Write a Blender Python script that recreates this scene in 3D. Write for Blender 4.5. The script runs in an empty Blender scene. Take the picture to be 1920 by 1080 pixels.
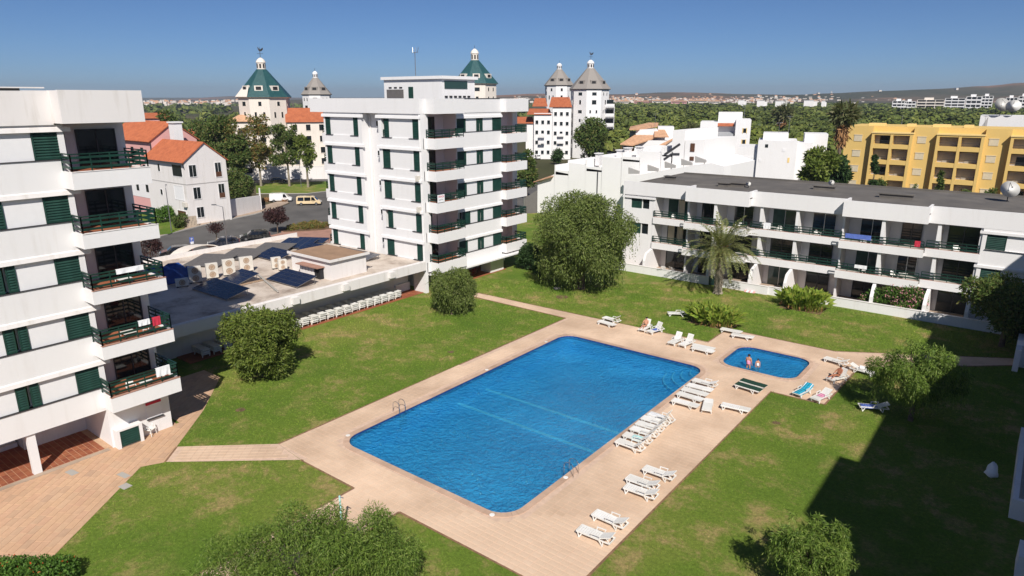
import bpy, bmesh, math, random
import numpy as np
from math import sin, cos, pi, radians, hypot, atan, atan2, sqrt
from mathutils import Vector, Matrix, geometry

# ------------------------------------------------------------------ camera, sky, sun, exposure
SC = bpy.context.scene
COL = SC.collection
FPX, HORIZON, CAM_H, HEAD = 1275.0, 182.0, 21.8, radians(38)
PITCH = atan((540 - HORIZON) / FPX)
cam_d = bpy.data.cameras.new('camera')
cam = bpy.data.objects.new('camera', cam_d)
COL.objects.link(cam)
cam.location = (0, 0, CAM_H)
cam.rotation_euler = (pi / 2 - PITCH, 0, HEAD)
cam_d.sensor_width = 36.0
cam_d.lens = 36.0 * FPX / 1920.0
cam_d.clip_start = 0.3
cam_d.clip_end = 60000
SC.camera = cam

SUN_DIR = Vector((-0.77, 0.78, -1.0)).normalized()      # the way the light travels
SUN_EL = math.asin(-SUN_DIR.z)
SUN_AZ = atan2(-SUN_DIR.x, -SUN_DIR.y)                  # clockwise from +Y towards the sun
world = bpy.data.worlds.new('World')
SC.world = world
world.use_nodes = True
wn = world.node_tree
wn.nodes.clear()
sky = wn.nodes.new('ShaderNodeTexSky')
sky.sky_type = 'NISHITA'
sky.sun_disc = False
sky.sun_elevation = SUN_EL
sky.sun_rotation = SUN_AZ
sky.altitude = 0
sky.air_density = 0.6
sky.dust_density = 0.3
sky.ozone_density = 10.0
bg = wn.nodes.new('ShaderNodeBackground')
bg.inputs['Strength'].default_value = 0.06
wo = wn.nodes.new('ShaderNodeOutputWorld')
wn.links.new(sky.outputs['Color'], bg.inputs['Color'])
wn.links.new(bg.outputs['Background'], wo.inputs['Surface'])
sun_d = bpy.data.lights.new('sun', 'SUN')
sun_d.energy = 4.7
sun_d.angle = radians(0.5)
sun_d.color = (1.0, 0.95, 0.87)
sun = bpy.data.objects.new('sun', sun_d)
COL.objects.link(sun)
sun.rotation_euler = SUN_DIR.to_track_quat('-Z', 'Y').to_euler()
SC.view_settings.view_transform = 'Standard'
SC.view_settings.look = 'None'
SC.view_settings.exposure = 0.32
SC.view_settings.gamma = 1.0
SC.view_settings.use_curve_mapping = False

# ------------------------------------------------------------------ where a pixel of the 1920 px photograph lies in the place
def ray(u, v):
    x = (u - 960) / FPX
    y = (540 - v) / FPX
    Y = cos(PITCH) + y * sin(PITCH)
    Z = y * cos(PITCH) - sin(PITCH)
    return Vector((x * cos(HEAD) - Y * sin(HEAD), x * sin(HEAD) + Y * cos(HEAD), Z))
def G(u, v, z=0.0):
    r = ray(u, v)
    t = (z - CAM_H) / r.z
    return Vector((r.x * t, r.y * t, z))
def PY(u, v, Y):
    r = ray(u, v)
    t = Y / r.y
    return Vector((r.x * t, Y, CAM_H + r.z * t))
def PX(u, v, X):
    r = ray(u, v)
    t = X / r.x
    return Vector((X, r.y * t, CAM_H + r.z * t))
def DD(u, v, d):
    r = ray(u, v)
    t = d / hypot(r.x, r.y)
    return Vector((r.x * t, r.y * t, CAM_H + r.z * t))

# ------------------------------------------------------------------ materials
def nn(nt, t, **kw):
    n = nt.nodes.new(t)
    for k, v in kw.items():
        setattr(n, k, v)
    return n
def base(name):
    m = bpy.data.materials.new(name)
    m.use_nodes = True
    nt = m.node_tree
    b = nt.nodes['Principled BSDF']
    return m, nt, b
def rgb(c):
    return (c[0], c[1], c[2], 1.0)
def coords(nt, scale=(1, 1, 1), kind='Object'):
    tc = nn(nt, 'ShaderNodeTexCoord')
    mp = nn(nt, 'ShaderNodeMapping')
    mp.inputs['Scale'].default_value = scale
    nt.links.new(tc.outputs[kind], mp.inputs['Vector'])
    return mp.outputs['Vector']
def noise(nt, vec, scale, detail=4, rough=0.55):
    n = nn(nt, 'ShaderNodeTexNoise')
    n.inputs['Scale'].default_value = scale
    n.inputs['Detail'].default_value = detail
    n.inputs['Roughness'].default_value = rough
    nt.links.new(vec, n.inputs['Vector'])
    return n.outputs['Fac']
def ramp(nt, fac, stops):
    r = nn(nt, 'ShaderNodeValToRGB')
    el = r.color_ramp.elements
    while len(el) < len(stops):
        el.new(0.5)
    for e, (p, c) in zip(el, stops):
        e.position = p
        e.color = rgb(c) if len(c) == 3 else c
    nt.links.new(fac, r.inputs['Fac'])
    return r.outputs['Color']
def mix(nt, fac, a, b, mode='MIX'):
    n = nn(nt, 'ShaderNodeMix', data_type='RGBA', blend_type=mode)
    for s, v in ((n.inputs[0], fac), (n.inputs[6], a), (n.inputs[7], b)):
        if hasattr(v, 'node'):
            nt.links.new(v, s)
        elif isinstance(v, (int, float)):
            s.default_value = v
        else:
            s.default_value = rgb(v)
    return n.outputs[2]
def bump(nt, b, height, strength, dist=0.02):
    n = nn(nt, 'ShaderNodeBump')
    n.inputs['Strength'].default_value = strength
    n.inputs['Distance'].default_value = dist
    nt.links.new(height, n.inputs['Height'])
    nt.links.new(n.outputs['Normal'], b.inputs['Normal'])

def plain(name, c, rough=0.6, metal=0.0, vary=0.08, scale=3.0, spec=0.35, bmp=0.0):
    m, nt, b = base(name)
    v = coords(nt)
    f = noise(nt, v, scale)
    lo = tuple(x * (1 - vary) for x in c)
    hi = tuple(min(1, x * (1 + vary)) for x in c)
    nt.links.new(ramp(nt, f, [(0.3, lo), (0.7, hi)]), b.inputs['Base Color'])
    b.inputs['Roughness'].default_value = rough
    b.inputs['Metallic'].default_value = metal
    b.inputs['Specular IOR Level'].default_value = spec
    if bmp:
        bump(nt, b, noise(nt, v, scale * 6), bmp)
    return m

def wall_mat(name, c, stain=(0.42, 0.37, 0.31), amount=0.35, fine=0.05):
    m, nt, b = base(name)
    v = coords(nt)
    streak = noise(nt, coords(nt, (1.6, 1.6, 0.16)), 1.3, 6, 0.65)
    blot = noise(nt, v, 0.35, 5, 0.6)
    f = nn(nt, 'ShaderNodeMath', operation='MULTIPLY')
    nt.links.new(ramp(nt, streak, [(0.52, (0, 0, 0)), (0.80, (1, 1, 1))]), f.inputs[0])
    nt.links.new(ramp(nt, blot, [(0.35, (0.25, 0.25, 0.25)), (0.75, (1, 1, 1))]), f.inputs[1])
    f2 = nn(nt, 'ShaderNodeMath', operation='MULTIPLY')
    nt.links.new(f.outputs[0], f2.inputs[0])
    f2.inputs[1].default_value = amount
    big = ramp(nt, noise(nt, v, 0.12, 3), [(0.3, tuple(x * 0.94 for x in c)), (0.7, c)])
    nt.links.new(mix(nt, f2.outputs[0], big, stain), b.inputs['Base Color'])
    b.inputs['Roughness'].default_value = 0.85
    b.inputs['Specular IOR Level'].default_value = 0.2
    bump(nt, b, noise(nt, v, 14, 5, 0.7), fine)
    return m

def island_mat(name, cols, rough=0.7, trans=0.0, vary_scale=0.0, bmp=0.0, spec=0.3):
    """colour picked at random for every loose piece of the mesh (tiles, slabs, leaves)"""
    m, nt, b = base(name)
    g = nn(nt, 'ShaderNodeNewGeometry')
    n = len(cols)
    stops = [(i / max(1, n - 1), c) for i, c in enumerate(cols)]
    col = ramp(nt, g.outputs['Random Per Island'], stops)
    v = coords(nt)
    if name.startswith(('peach', 'leaves_pine', 'pool_coping', 'tan_')):
        gp = nn(nt, 'ShaderNodeNewGeometry')
        pine = 'pine' in name
        col = mix(nt, 1.0, col, ramp(nt, noise(nt, gp.outputs['Position'], 0.012 if pine else 0.30, 6, 0.65), [(0.32, (0.62, 0.66, 0.62) if pine else (0.92, 0.90, 0.88)), (0.62, (1.15, 1.12, 1.0) if pine else (1.03, 1.03, 1.03))]), 'MULTIPLY')
    if vary_scale:
        col = mix(nt, 0.55, col, ramp(nt, noise(nt, v, vary_scale, 5), [(0.3, (0.55, 0.52, 0.5)), (0.7, (1.15, 1.15, 1.15))]), 'MULTIPLY')
    nt.links.new(col, b.inputs['Base Color'])
    b.inputs['Roughness'].default_value = rough
    b.inputs['Specular IOR Level'].default_value = spec
    if bmp:
        bump(nt, b, noise(nt, v, 9, 5), bmp)
    if trans:
        tr = nn(nt, 'ShaderNodeBsdfTranslucent')
        nt.links.new(mix(nt, 1.0, col, (1.25, 1.35, 0.6), 'MULTIPLY'), tr.inputs['Color'])
        mx = nn(nt, 'ShaderNodeMixShader')
        mx.inputs[0].default_value = trans
        out = nt.nodes['Material Output']
        nt.links.new(b.outputs[0], mx.inputs[1])
        nt.links.new(tr.outputs[0], mx.inputs[2])
        nt.links.new(mx.outputs[0], out.inputs['Surface'])
    return m

M = {}
M['white'] = wall_mat('white_render', (0.755, 0.74, 0.74), amount=0.4)
M['white2'] = wall_mat('white_render_clean', (0.765, 0.75, 0.75), amount=0.25)
M['white_old'] = wall_mat('white_render_weathered', (0.74, 0.705, 0.69), amount=0.9)
M['white_bright'] = wall_mat('bright_white_render', (0.86, 0.84, 0.83), amount=0.15)
M['shutter_pale'] = plain('pale_roller_shutter', (0.58, 0.50, 0.36), 0.7)
M['panel'] = plain('white_infill_panel', (0.73, 0.72, 0.73), 0.8, vary=0.02)
M['cream'] = wall_mat('cream_render', (0.74, 0.67, 0.60), amount=0.7)
M['pink'] = wall_mat('pink_render', (0.68, 0.37, 0.35), amount=0.2)
M['yellow'] = wall_mat('yellow_render', (0.70, 0.48, 0.165), stain=(0.5, 0.28, 0.05), amount=0.25)
M['yellow_pale'] = wall_mat('pale_yellow_render', (0.80, 0.58, 0.24), stain=(0.6, 0.4, 0.1), amount=0.25)
M['grey_wall'] = wall_mat('grey_render', (0.42, 0.40, 0.39), amount=0.5)
M['green'] = plain('dark_green_paint', (0.012, 0.046, 0.034), 0.45, vary=0.25, scale=2.0)
M['rail'] = plain('green_railing_paint', (0.009, 0.038, 0.027), 0.4, vary=0.3, scale=1.2)
M['dark'] = plain('dark_interior', (0.02, 0.02, 0.022), 0.8, vary=0.2)
M['dark_trim'] = plain('dark_trim', (0.045, 0.045, 0.05), 0.6)
M['wood'] = plain('dark_brown_wood', (0.10, 0.045, 0.025), 0.6, vary=0.25)
M['terracotta'] = island_mat('terracotta_tile', [(0.27, 0.085, 0.045), (0.34, 0.12, 0.06), (0.24, 0.07, 0.04)], 0.6, vary_scale=0.6)
M['metal'] = plain('galvanised_metal', (0.45, 0.45, 0.46), 0.35, 0.9)
M['steel'] = plain('stainless_steel', (0.62, 0.62, 0.63), 0.22, 1.0, vary=0.03)
M['plastic'] = plain('white_plastic', (0.80, 0.79, 0.77), 0.42, vary=0.05, scale=1.5)
_nt = M['plastic'].node_tree
_oi = nn(_nt, 'ShaderNodeObjectInfo')
_b = _nt.nodes['Principled BSDF']
_c = _b.inputs['Base Color'].links[0].from_socket
_nt.links.new(mix(_nt, 1.0, _c, ramp(_nt, _oi.outputs['Random'], [(0.0, (0.84, 0.83, 0.80)), (1.0, (1.0, 1.0, 1.0))]), 'MULTIPLY'), _b.inputs['Base Color'])
M['plastic_green'] = plain('dark_green_canvas', (0.012, 0.045, 0.028), 0.75, vary=0.2)
M['towel_blue'] = plain('turquoise_towel', (0.02, 0.33, 0.50), 0.9, vary=0.15, scale=6)
M['towel_navy'] = plain('blue_towel', (0.10, 0.16, 0.48), 0.9, vary=0.2, scale=8)
M['towel_pink'] = plain('pink_towel', (0.75, 0.30, 0.45), 0.9, vary=0.2, scale=8)
M['towel_white'] = plain('white_towel', (0.80, 0.80, 0.82), 0.9)
M['towel_red'] = plain('red_towel', (0.50, 0.03, 0.06), 0.9, vary=0.2)
M['towel_aqua'] = plain('pale_aqua_towel', (0.45, 0.75, 0.74), 0.9, vary=0.15, scale=6)
M['tarp'] = plain('blue_tarpaulin', (0.012, 0.05, 0.22), 0.6, vary=0.2)
M['black'] = plain('black_rubber', (0.015, 0.015, 0.016), 0.7)
M['skin'] = plain('skin', (0.50, 0.25, 0.16), 0.6, vary=0.06)
M['skin_tan'] = plain('tanned_skin', (0.34, 0.13, 0.07), 0.6, vary=0.06)
M['hair'] = plain('dark_hair', (0.018, 0.012, 0.01), 0.6)
M['bark'] = plain('bark', (0.13, 0.095, 0.07), 0.9, vary=0.4, scale=4, bmp=0.6)
M['bark_pale'] = plain('pale_bark', (0.26, 0.22, 0.17), 0.9, vary=0.35, scale=4, bmp=0.5)
M['soil'] = plain('soil', (0.14, 0.085, 0.05), 0.95, vary=0.4, scale=2, bmp=0.5)
M['ac'] = plain('cream_appliance_paint', (0.62, 0.58, 0.52), 0.5, vary=0.08)
M['ac_grille'] = plain('rusty_tan_grille', (0.36, 0.25, 0.17), 0.7, vary=0.25, scale=9)
M['conc'] = wall_mat('old_concrete', (0.38, 0.36, 0.33), amount=0.6, fine=0.2)
M['stone'] = wall_mat('rubble_stone', (0.40, 0.33, 0.26), amount=0.6, fine=0.5)
M['grey_roof'] = wall_mat('grey_slate_roof', (0.27, 0.245, 0.225), stain=(0.2, 0.19, 0.18), amount=0.4)
M['lane'] = plain('pale_lane_paint', (0.92, 0.95, 0.95), 0.5)

def glass(name, c, rough=0.08):
    m, nt, b = base(name)
    b.inputs['Base Color'].default_value = rgb(c)
    b.inputs['Roughness'].default_value = rough
    b.inputs['Specular IOR Level'].default_value = 0.5
    b.inputs['Coat Weight'].default_value = 0.3
    return m
M['glass'] = glass('dark_window_glass', (0.012, 0.017, 0.02))
M['glass2'] = glass('green_tinted_glass', (0.02, 0.05, 0.045))
M['carglass'] = glass('car_glass', (0.008, 0.009, 0.011), 0.04)
M['lamp'] = glass('lamp_lens', (0.65, 0.66, 0.66), 0.1)
M['redlamp'] = glass('tail_light_lens', (0.25, 0.01, 0.01), 0.15)

def car_paint(name, c, rough=0.25):
    m, nt, b = base(name)
    v = coords(nt)
    nt.links.new(mix(nt, ramp(nt, noise(nt, v, 2.5), [(0.4, (0, 0, 0)), (0.9, (0.25, 0.25, 0.25))]), c, (0.3, 0.27, 0.23)), b.inputs['Base Color'])
    b.inputs['Roughness'].default_value = rough
    b.inputs['Coat Weight'].default_value = 0.6
    b.inputs['Coat Roughness'].default_value = 0.05
    return m
M['car_black'] = car_paint('black_car_paint', (0.010, 0.011, 0.014))
M['car_navy'] = car_paint('navy_car_paint', (0.008, 0.012, 0.03))
M['car_white'] = car_paint('white_car_paint', (0.75, 0.75, 0.75))
M['car_cream'] = car_paint('cream_taxi_paint', (0.72, 0.56, 0.34))
M['car_silver'] = car_paint('silver_car_paint', (0.42, 0.44, 0.46))
M['car_teal'] = car_paint('teal_car_paint', (0.01, 0.10, 0.10))

def roof_tiles():
    m, nt, b = base('orange_roof_tiles')
    v = coords(nt)
    f = noise(nt, v, 1.2, 6, 0.7)
    f2 = noise(nt, v, 9.0, 3)
    c = ramp(nt, f, [(0.3, (0.29, 0.075, 0.03)), (0.6, (0.43, 0.125, 0.05)), (0.8, (0.32, 0.11, 0.06))])
    nt.links.new(mix(nt, 0.5, c, ramp(nt, f2, [(0.3, (0.6, 0.6, 0.6)), (0.7, (1.2, 1.2, 1.2))]), 'MULTIPLY'), b.inputs['Base Color'])
    b.inputs['Roughness'].default_value = 0.85
    return m
M['rooftile'] = roof_tiles()
M['rooftile_pale'] = plain('pale_orange_roof_tiles', (0.52, 0.30, 0.18), 0.85, vary=0.2, scale=1.5)
def teal_roof():
    m, nt, b = base('teal_glazed_roof_tiles')
    v = coords(nt)
    f = noise(nt, coords(nt, (1, 1, 0.6)), 2.2, 7, 0.75)
    nt.links.new(ramp(nt, f, [(0.28, (0.012, 0.045, 0.050)), (0.5, (0.020, 0.075, 0.080)), (0.72, (0.045, 0.115, 0.110))]), b.inputs['Base Color'])
    b.inputs['Roughness'].default_value = 0.45
    bump(nt, b, noise(nt, v, 5), 0.3)
    return m
M['teal'] = teal_roof()
def grey_felt():
    m, nt, b = base('grey_brown_roofing_felt')
    v = coords(nt)
    f = noise(nt, v, 0.35, 6, 0.65)
    c = ramp(nt, f, [(0.3, (0.085, 0.078, 0.072)), (0.55, (0.125, 0.112, 0.10)), (0.75, (0.165, 0.15, 0.13))])
    nt.links.new(c, b.inputs['Base Color'])
    b.inputs['Roughness'].default_value = 0.9
    bump(nt, b, noise(nt, v, 20), 0.2)
    return m
M['felt'] = grey_felt()
def old_roof():
    m, nt, b = base('peeling_flat_roof_coating')
    v = coords(nt)
    a = noise(nt, v, 0.30, 7, 0.68)
    f = noise(nt, v, 1.9, 6, 0.75)
    c = ramp(nt, a, [(0.34, (0.27, 0.21, 0.17)), (0.49, (0.52, 0.44, 0.37)), (0.66, (0.64, 0.56, 0.49))])
    c = mix(nt, ramp(nt, f, [(0.56, (0, 0, 0)), (0.68, (0.55, 0.55, 0.55))]), c, (0.36, 0.22, 0.17))
    nt.links.new(c, b.inputs['Base Color'])
    b.inputs['Roughness'].default_value = 0.9
    bump(nt, b, f, 0.3)
    return m
M['oldroof'] = old_roof()
def asphalt():
    m, nt, b = base('asphalt')
    v = coords(nt)
    f = noise(nt, v, 0.25, 6)
    nt.links.new(ramp(nt, f, [(0.3, (0.075, 0.07, 0.066)), (0.7, (0.12, 0.112, 0.105))]), b.inputs['Base Color'])
    b.inputs['Roughness'].default_value = 0.9
    return m
M['asphalt'] = asphalt()
M['sidewalk'] = plain('beige_pavement', (0.38, 0.29, 0.22), 0.9, vary=0.15, scale=0.8)
M['sidewalk_red'] = plain('reddish_pavement', (0.36, 0.20, 0.15), 0.9, vary=0.15, scale=0.8)
M['kerb'] = plain('kerb_stone', (0.42, 0.40, 0.37), 0.85)
M['paint_white'] = plain('white_road_paint', (0.70, 0.70, 0.68), 0.7)
def grass_mat(name, gain=1.0, blades=False):
    m, nt, b = base(name)
    v = coords(nt)
    big = noise(nt, v, 0.085, 5, 0.6)
    mid = noise(nt, v, 0.40, 9, 0.78)
    fine = noise(nt, v, 5.0, 5, 0.8)
    c = ramp(nt, big, [(0.30, (0.054, 0.098, 0.013)), (0.50, (0.082, 0.124, 0.018)), (0.68, (0.122, 0.142, 0.030))])
    dryf = nn(nt, 'ShaderNodeMath', operation='MULTIPLY')
    nt.links.new(ramp(nt, mid, [(0.49, (0, 0, 0)), (0.54, (0.35, 0.35, 0.35)), (0.61, (1, 1, 1))]), dryf.inputs[0])
    nt.links.new(ramp(nt, big, [(0.38, (0.12, 0.12, 0.12)), (0.55, (1, 1, 1))]), dryf.inputs[1])
    c = mix(nt, dryf.outputs[0], c, (0.200, 0.158, 0.066))
    c = mix(nt, 0.8, c, ramp(nt, fine, [(0.28, (0.45, 0.45, 0.45)), (0.72, (1.35, 1.35, 1.3))]), 'MULTIPLY')
    if blades:
        g = nn(nt, 'ShaderNodeNewGeometry')
        c = mix(nt, 1.0, c, ramp(nt, g.outputs['Random Per Island'], [(0.0, (0.7, 0.72, 0.7)), (0.6, (1.25, 1.25, 1.2)), (0.9, (1.7, 1.55, 1.6))]), 'MULTIPLY')
    if gain != 1.0:
        c = mix(nt, 1.0, c, (gain, gain, gain), 'MULTIPLY')
    nt.links.new(c, b.inputs['Base Color'])
    b.inputs['Roughness'].default_value = 0.95
    b.inputs['Specular IOR Level'].default_value = 0.1
    bump(nt, b, noise(nt, v, 9, 6, 0.8), 0.9, 0.06)
    return m
M['grass'] = grass_mat('lawn_grass', 1.55)
def terrain_mat():
    m, nt, b = base('dry_scrub_ground')
    v = coords(nt)
    big = noise(nt, v, 0.004, 7, 0.65)
    mid = noise(nt, v, 0.03, 6, 0.7)
    c = ramp(nt, big, [(0.35, (0.045, 0.058, 0.024)), (0.5, (0.085, 0.080, 0.045)), (0.66, (0.16, 0.125, 0.085))])
    nt.links.new(mix(nt, 0.7, c, ramp(nt, mid, [(0.3, (0.5, 0.55, 0.5)), (0.7, (1.2, 1.15, 1.1))]), 'MULTIPLY'), b.inputs['Base Color'])
    b.inputs['Roughness'].default_value = 1.0
    b.inputs['Specular IOR Level'].default_value = 0.05
    return m
M['terrain'] = terrain_mat()
def hills_mat():
    m, nt, b = base('hillside_scrub')
    v = coords(nt)
    big = noise(nt, coords(nt, (1, 1, 6)), 0.0016, 7, 0.65)
    mid = noise(nt, v, 0.012, 6, 0.7)
    c = ramp(nt, big, [(0.38, (0.05, 0.055, 0.034)), (0.50, (0.10, 0.085, 0.06)), (0.62, (0.26, 0.14, 0.10))])
    nt.links.new(mix(nt, 0.7, c, ramp(nt, mid, [(0.3, (0.5, 0.55, 0.5)), (0.7, (1.3, 1.25, 1.2))]), 'MULTIPLY'), b.inputs['Base Color'])
    b.inputs['Roughness'].default_value = 1.0
    b.inputs['Specular IOR Level'].default_value = 0.0
    return m
M['hills'] = hills_mat()
def felt_brown():
    return plain('brown_roof_coating', (0.30, 0.19, 0.12), 0.9, vary=0.15, scale=0.8)
M['brownroof'] = felt_brown()
M['tile'] = island_mat('peach_deck_tile', [(0.655, 0.485, 0.355), (0.645, 0.475, 0.345), (0.66, 0.49, 0.36), (0.648, 0.475, 0.345)], 0.8, vary_scale=0.15, bmp=0.1)
M['grout'] = plain('sandy_grout', (0.57, 0.41, 0.31), 0.9, vary=0.12)
M['coping'] = island_mat('pool_coping_stone', [(0.52, 0.36, 0.27), (0.56, 0.40, 0.30), (0.48, 0.33, 0.245)], 0.75, vary_scale=0.5)
M['slab'] = island_mat('tan_paving_slab', [(0.545, 0.345, 0.22), (0.56, 0.36, 0.225), (0.535, 0.33, 0.215), (0.555, 0.365, 0.235), (0.46, 0.30, 0.20), (0.57, 0.365, 0.225)], 0.85, vary_scale=0.5, bmp=0.15)
M['slab_joint'] = plain('slab_joint', (0.49, 0.315, 0.20), 0.95)
def pool_tile():
    m, nt, b = base('blue_pool_mosaic')
    v = coords(nt)
    f = noise(nt, v, 1.2, 5, 0.7)
    nt.links.new(ramp(nt, f, [(0.3, (0.10, 0.42, 0.72)), (0.7, (0.20, 0.58, 0.85))]), b.inputs['Base Color'])
    b.inputs['Roughness'].default_value = 0.35
    return m
M['pool_tile'] = pool_tile()
M['pool_band'] = plain('dark_blue_waterline_tile', (0.012, 0.05, 0.22), 0.3, vary=0.3, scale=5)
def water():
    m, nt, b = base('pool_water')
    v = coords(nt)
    w1 = noise(nt, v, 3.6, 2, 0.5)
    w2 = noise(nt, v, 8.5, 2, 0.5)
    add = nn(nt, 'ShaderNodeMath', operation='MULTIPLY_ADD')
    nt.links.new(w2, add.inputs[0])
    add.inputs[1].default_value = 0.55
    nt.links.new(w1, add.inputs[2])
    # wind ruffles some stretches more than others
    gust = ramp(nt, noise(nt, v, 0.16, 3), [(0.35, (0.35, 0.35, 0.35)), (0.60, (1, 1, 1))])
    ht = nn(nt, 'ShaderNodeMath', operation='MULTIPLY')
    nt.links.new(add.outputs[0], ht.inputs[0])
    nt.links.new(gust, ht.inputs[1])
    b.inputs['Base Color'].default_value = rgb((0.040, 0.32, 0.57))
    b.inputs['Roughness'].default_value = 0.05
    b.inputs['Specular IOR Level'].default_value = 0.5
    b.inputs['IOR'].default_value = 1.33
    bump(nt, b, ht.outputs[0], 1.0, 1.0)
    tr = nn(nt, 'ShaderNodeBsdfTransparent')
    tr.inputs['Color'].default_value = rgb((0.30, 0.79, 0.97))
    mx = nn(nt, 'ShaderNodeMixShader')
    mx.inputs[0].default_value = 0.46
    nt.links.new(b.outputs[0], mx.inputs[1])
    nt.links.new(tr.outputs[0], mx.inputs[2])
    nt.links.new(mx.outputs[0], nt.nodes['Material Output'].inputs['Surface'])
    return m
M['water'] = water()
def solar():
    m, nt, b = base('dark_solar_cells')
    v = coords(nt)
    f = noise(nt, v, 1.5, 3)
    nt.links.new(ramp(nt, f, [(0.3, (0.008, 0.012, 0.03)), (0.7, (0.014, 0.02, 0.045))]), b.inputs['Base Color'])
    b.inputs['Roughness'].default_value = 0.22
    b.inputs['Coat Weight'].default_value = 0.3
    return m
M['solar'] = solar()
M['panel_grey'] = plain('matt_panel_grey', (0.13, 0.12, 0.115), 0.6)  # plain grey; on the far solar cells it stands for reflected sky
LEAF = {
 'pepper': [(0.108, 0.151, 0.034), (0.186, 0.233, 0.054), (0.066, 0.101, 0.024), (0.240, 0.265, 0.096)],
 'round': [(0.101, 0.150, 0.024), (0.169, 0.215, 0.035), (0.068, 0.103, 0.019), (0.223, 0.250, 0.061)],
 'bright': [(0.086, 0.154, 0.022), (0.185, 0.271, 0.043), (0.055, 0.105, 0.018), (0.271, 0.333, 0.086)],
 'street': [(0.069, 0.115, 0.025), (0.115, 0.167, 0.037), (0.052, 0.086, 0.023), (0.196, 0.184, 0.058)],
 'autumn': [(0.089, 0.140, 0.036), (0.140, 0.166, 0.038), (0.255, 0.140, 0.045), (0.115, 0.153, 0.038), (0.306, 0.166, 0.058)],
 'dark': [(0.025, 0.056, 0.017), (0.045, 0.087, 0.022), (0.031, 0.064, 0.020)],
 'plum': [(0.050, 0.022, 0.025), (0.08, 0.035, 0.035), (0.04, 0.02, 0.022), (0.10, 0.055, 0.045)],
 'pine': [(0.068, 0.094, 0.019), (0.116, 0.145, 0.025), (0.043, 0.066, 0.016), (0.156, 0.173, 0.036), (0.082, 0.111, 0.027)],
 'palm': [(0.144, 0.169, 0.056), (0.200, 0.206, 0.075), (0.106, 0.131, 0.044), (0.250, 0.231, 0.094)],
 'washi': [(0.084, 0.105, 0.039), (0.126, 0.140, 0.056), (0.168, 0.147, 0.077)],
 'dry': [(0.30, 0.15, 0.06), (0.36, 0.20, 0.09), (0.24, 0.12, 0.05)],
 'strel': [(0.17, 0.26, 0.03), (0.26, 0.33, 0.045), (0.09, 0.16, 0.022), (0.36, 0.36, 0.07)],
 'flower_pink': [(0.55, 0.22, 0.26), (0.62, 0.34, 0.36)],
 'flower_red': [(0.55, 0.06, 0.02), (0.65, 0.15, 0.03)],
 'hedge': [(0.066, 0.144, 0.022), (0.108, 0.204, 0.031), (0.048, 0.102, 0.018)],
 'blade': [(0.10, 0.16, 0.02), (0.14, 0.19, 0.028), (0.08, 0.13, 0.018), (0.20, 0.20, 0.06), (0.11, 0.17, 0.022)],
}
for k, c in LEAF.items():
    M['leaf_' + k] = island_mat('leaves_' + k, c, 0.6, trans=0.0 if k in ('blade', 'dry', 'pine') else 0.28, spec=0.25)

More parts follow.
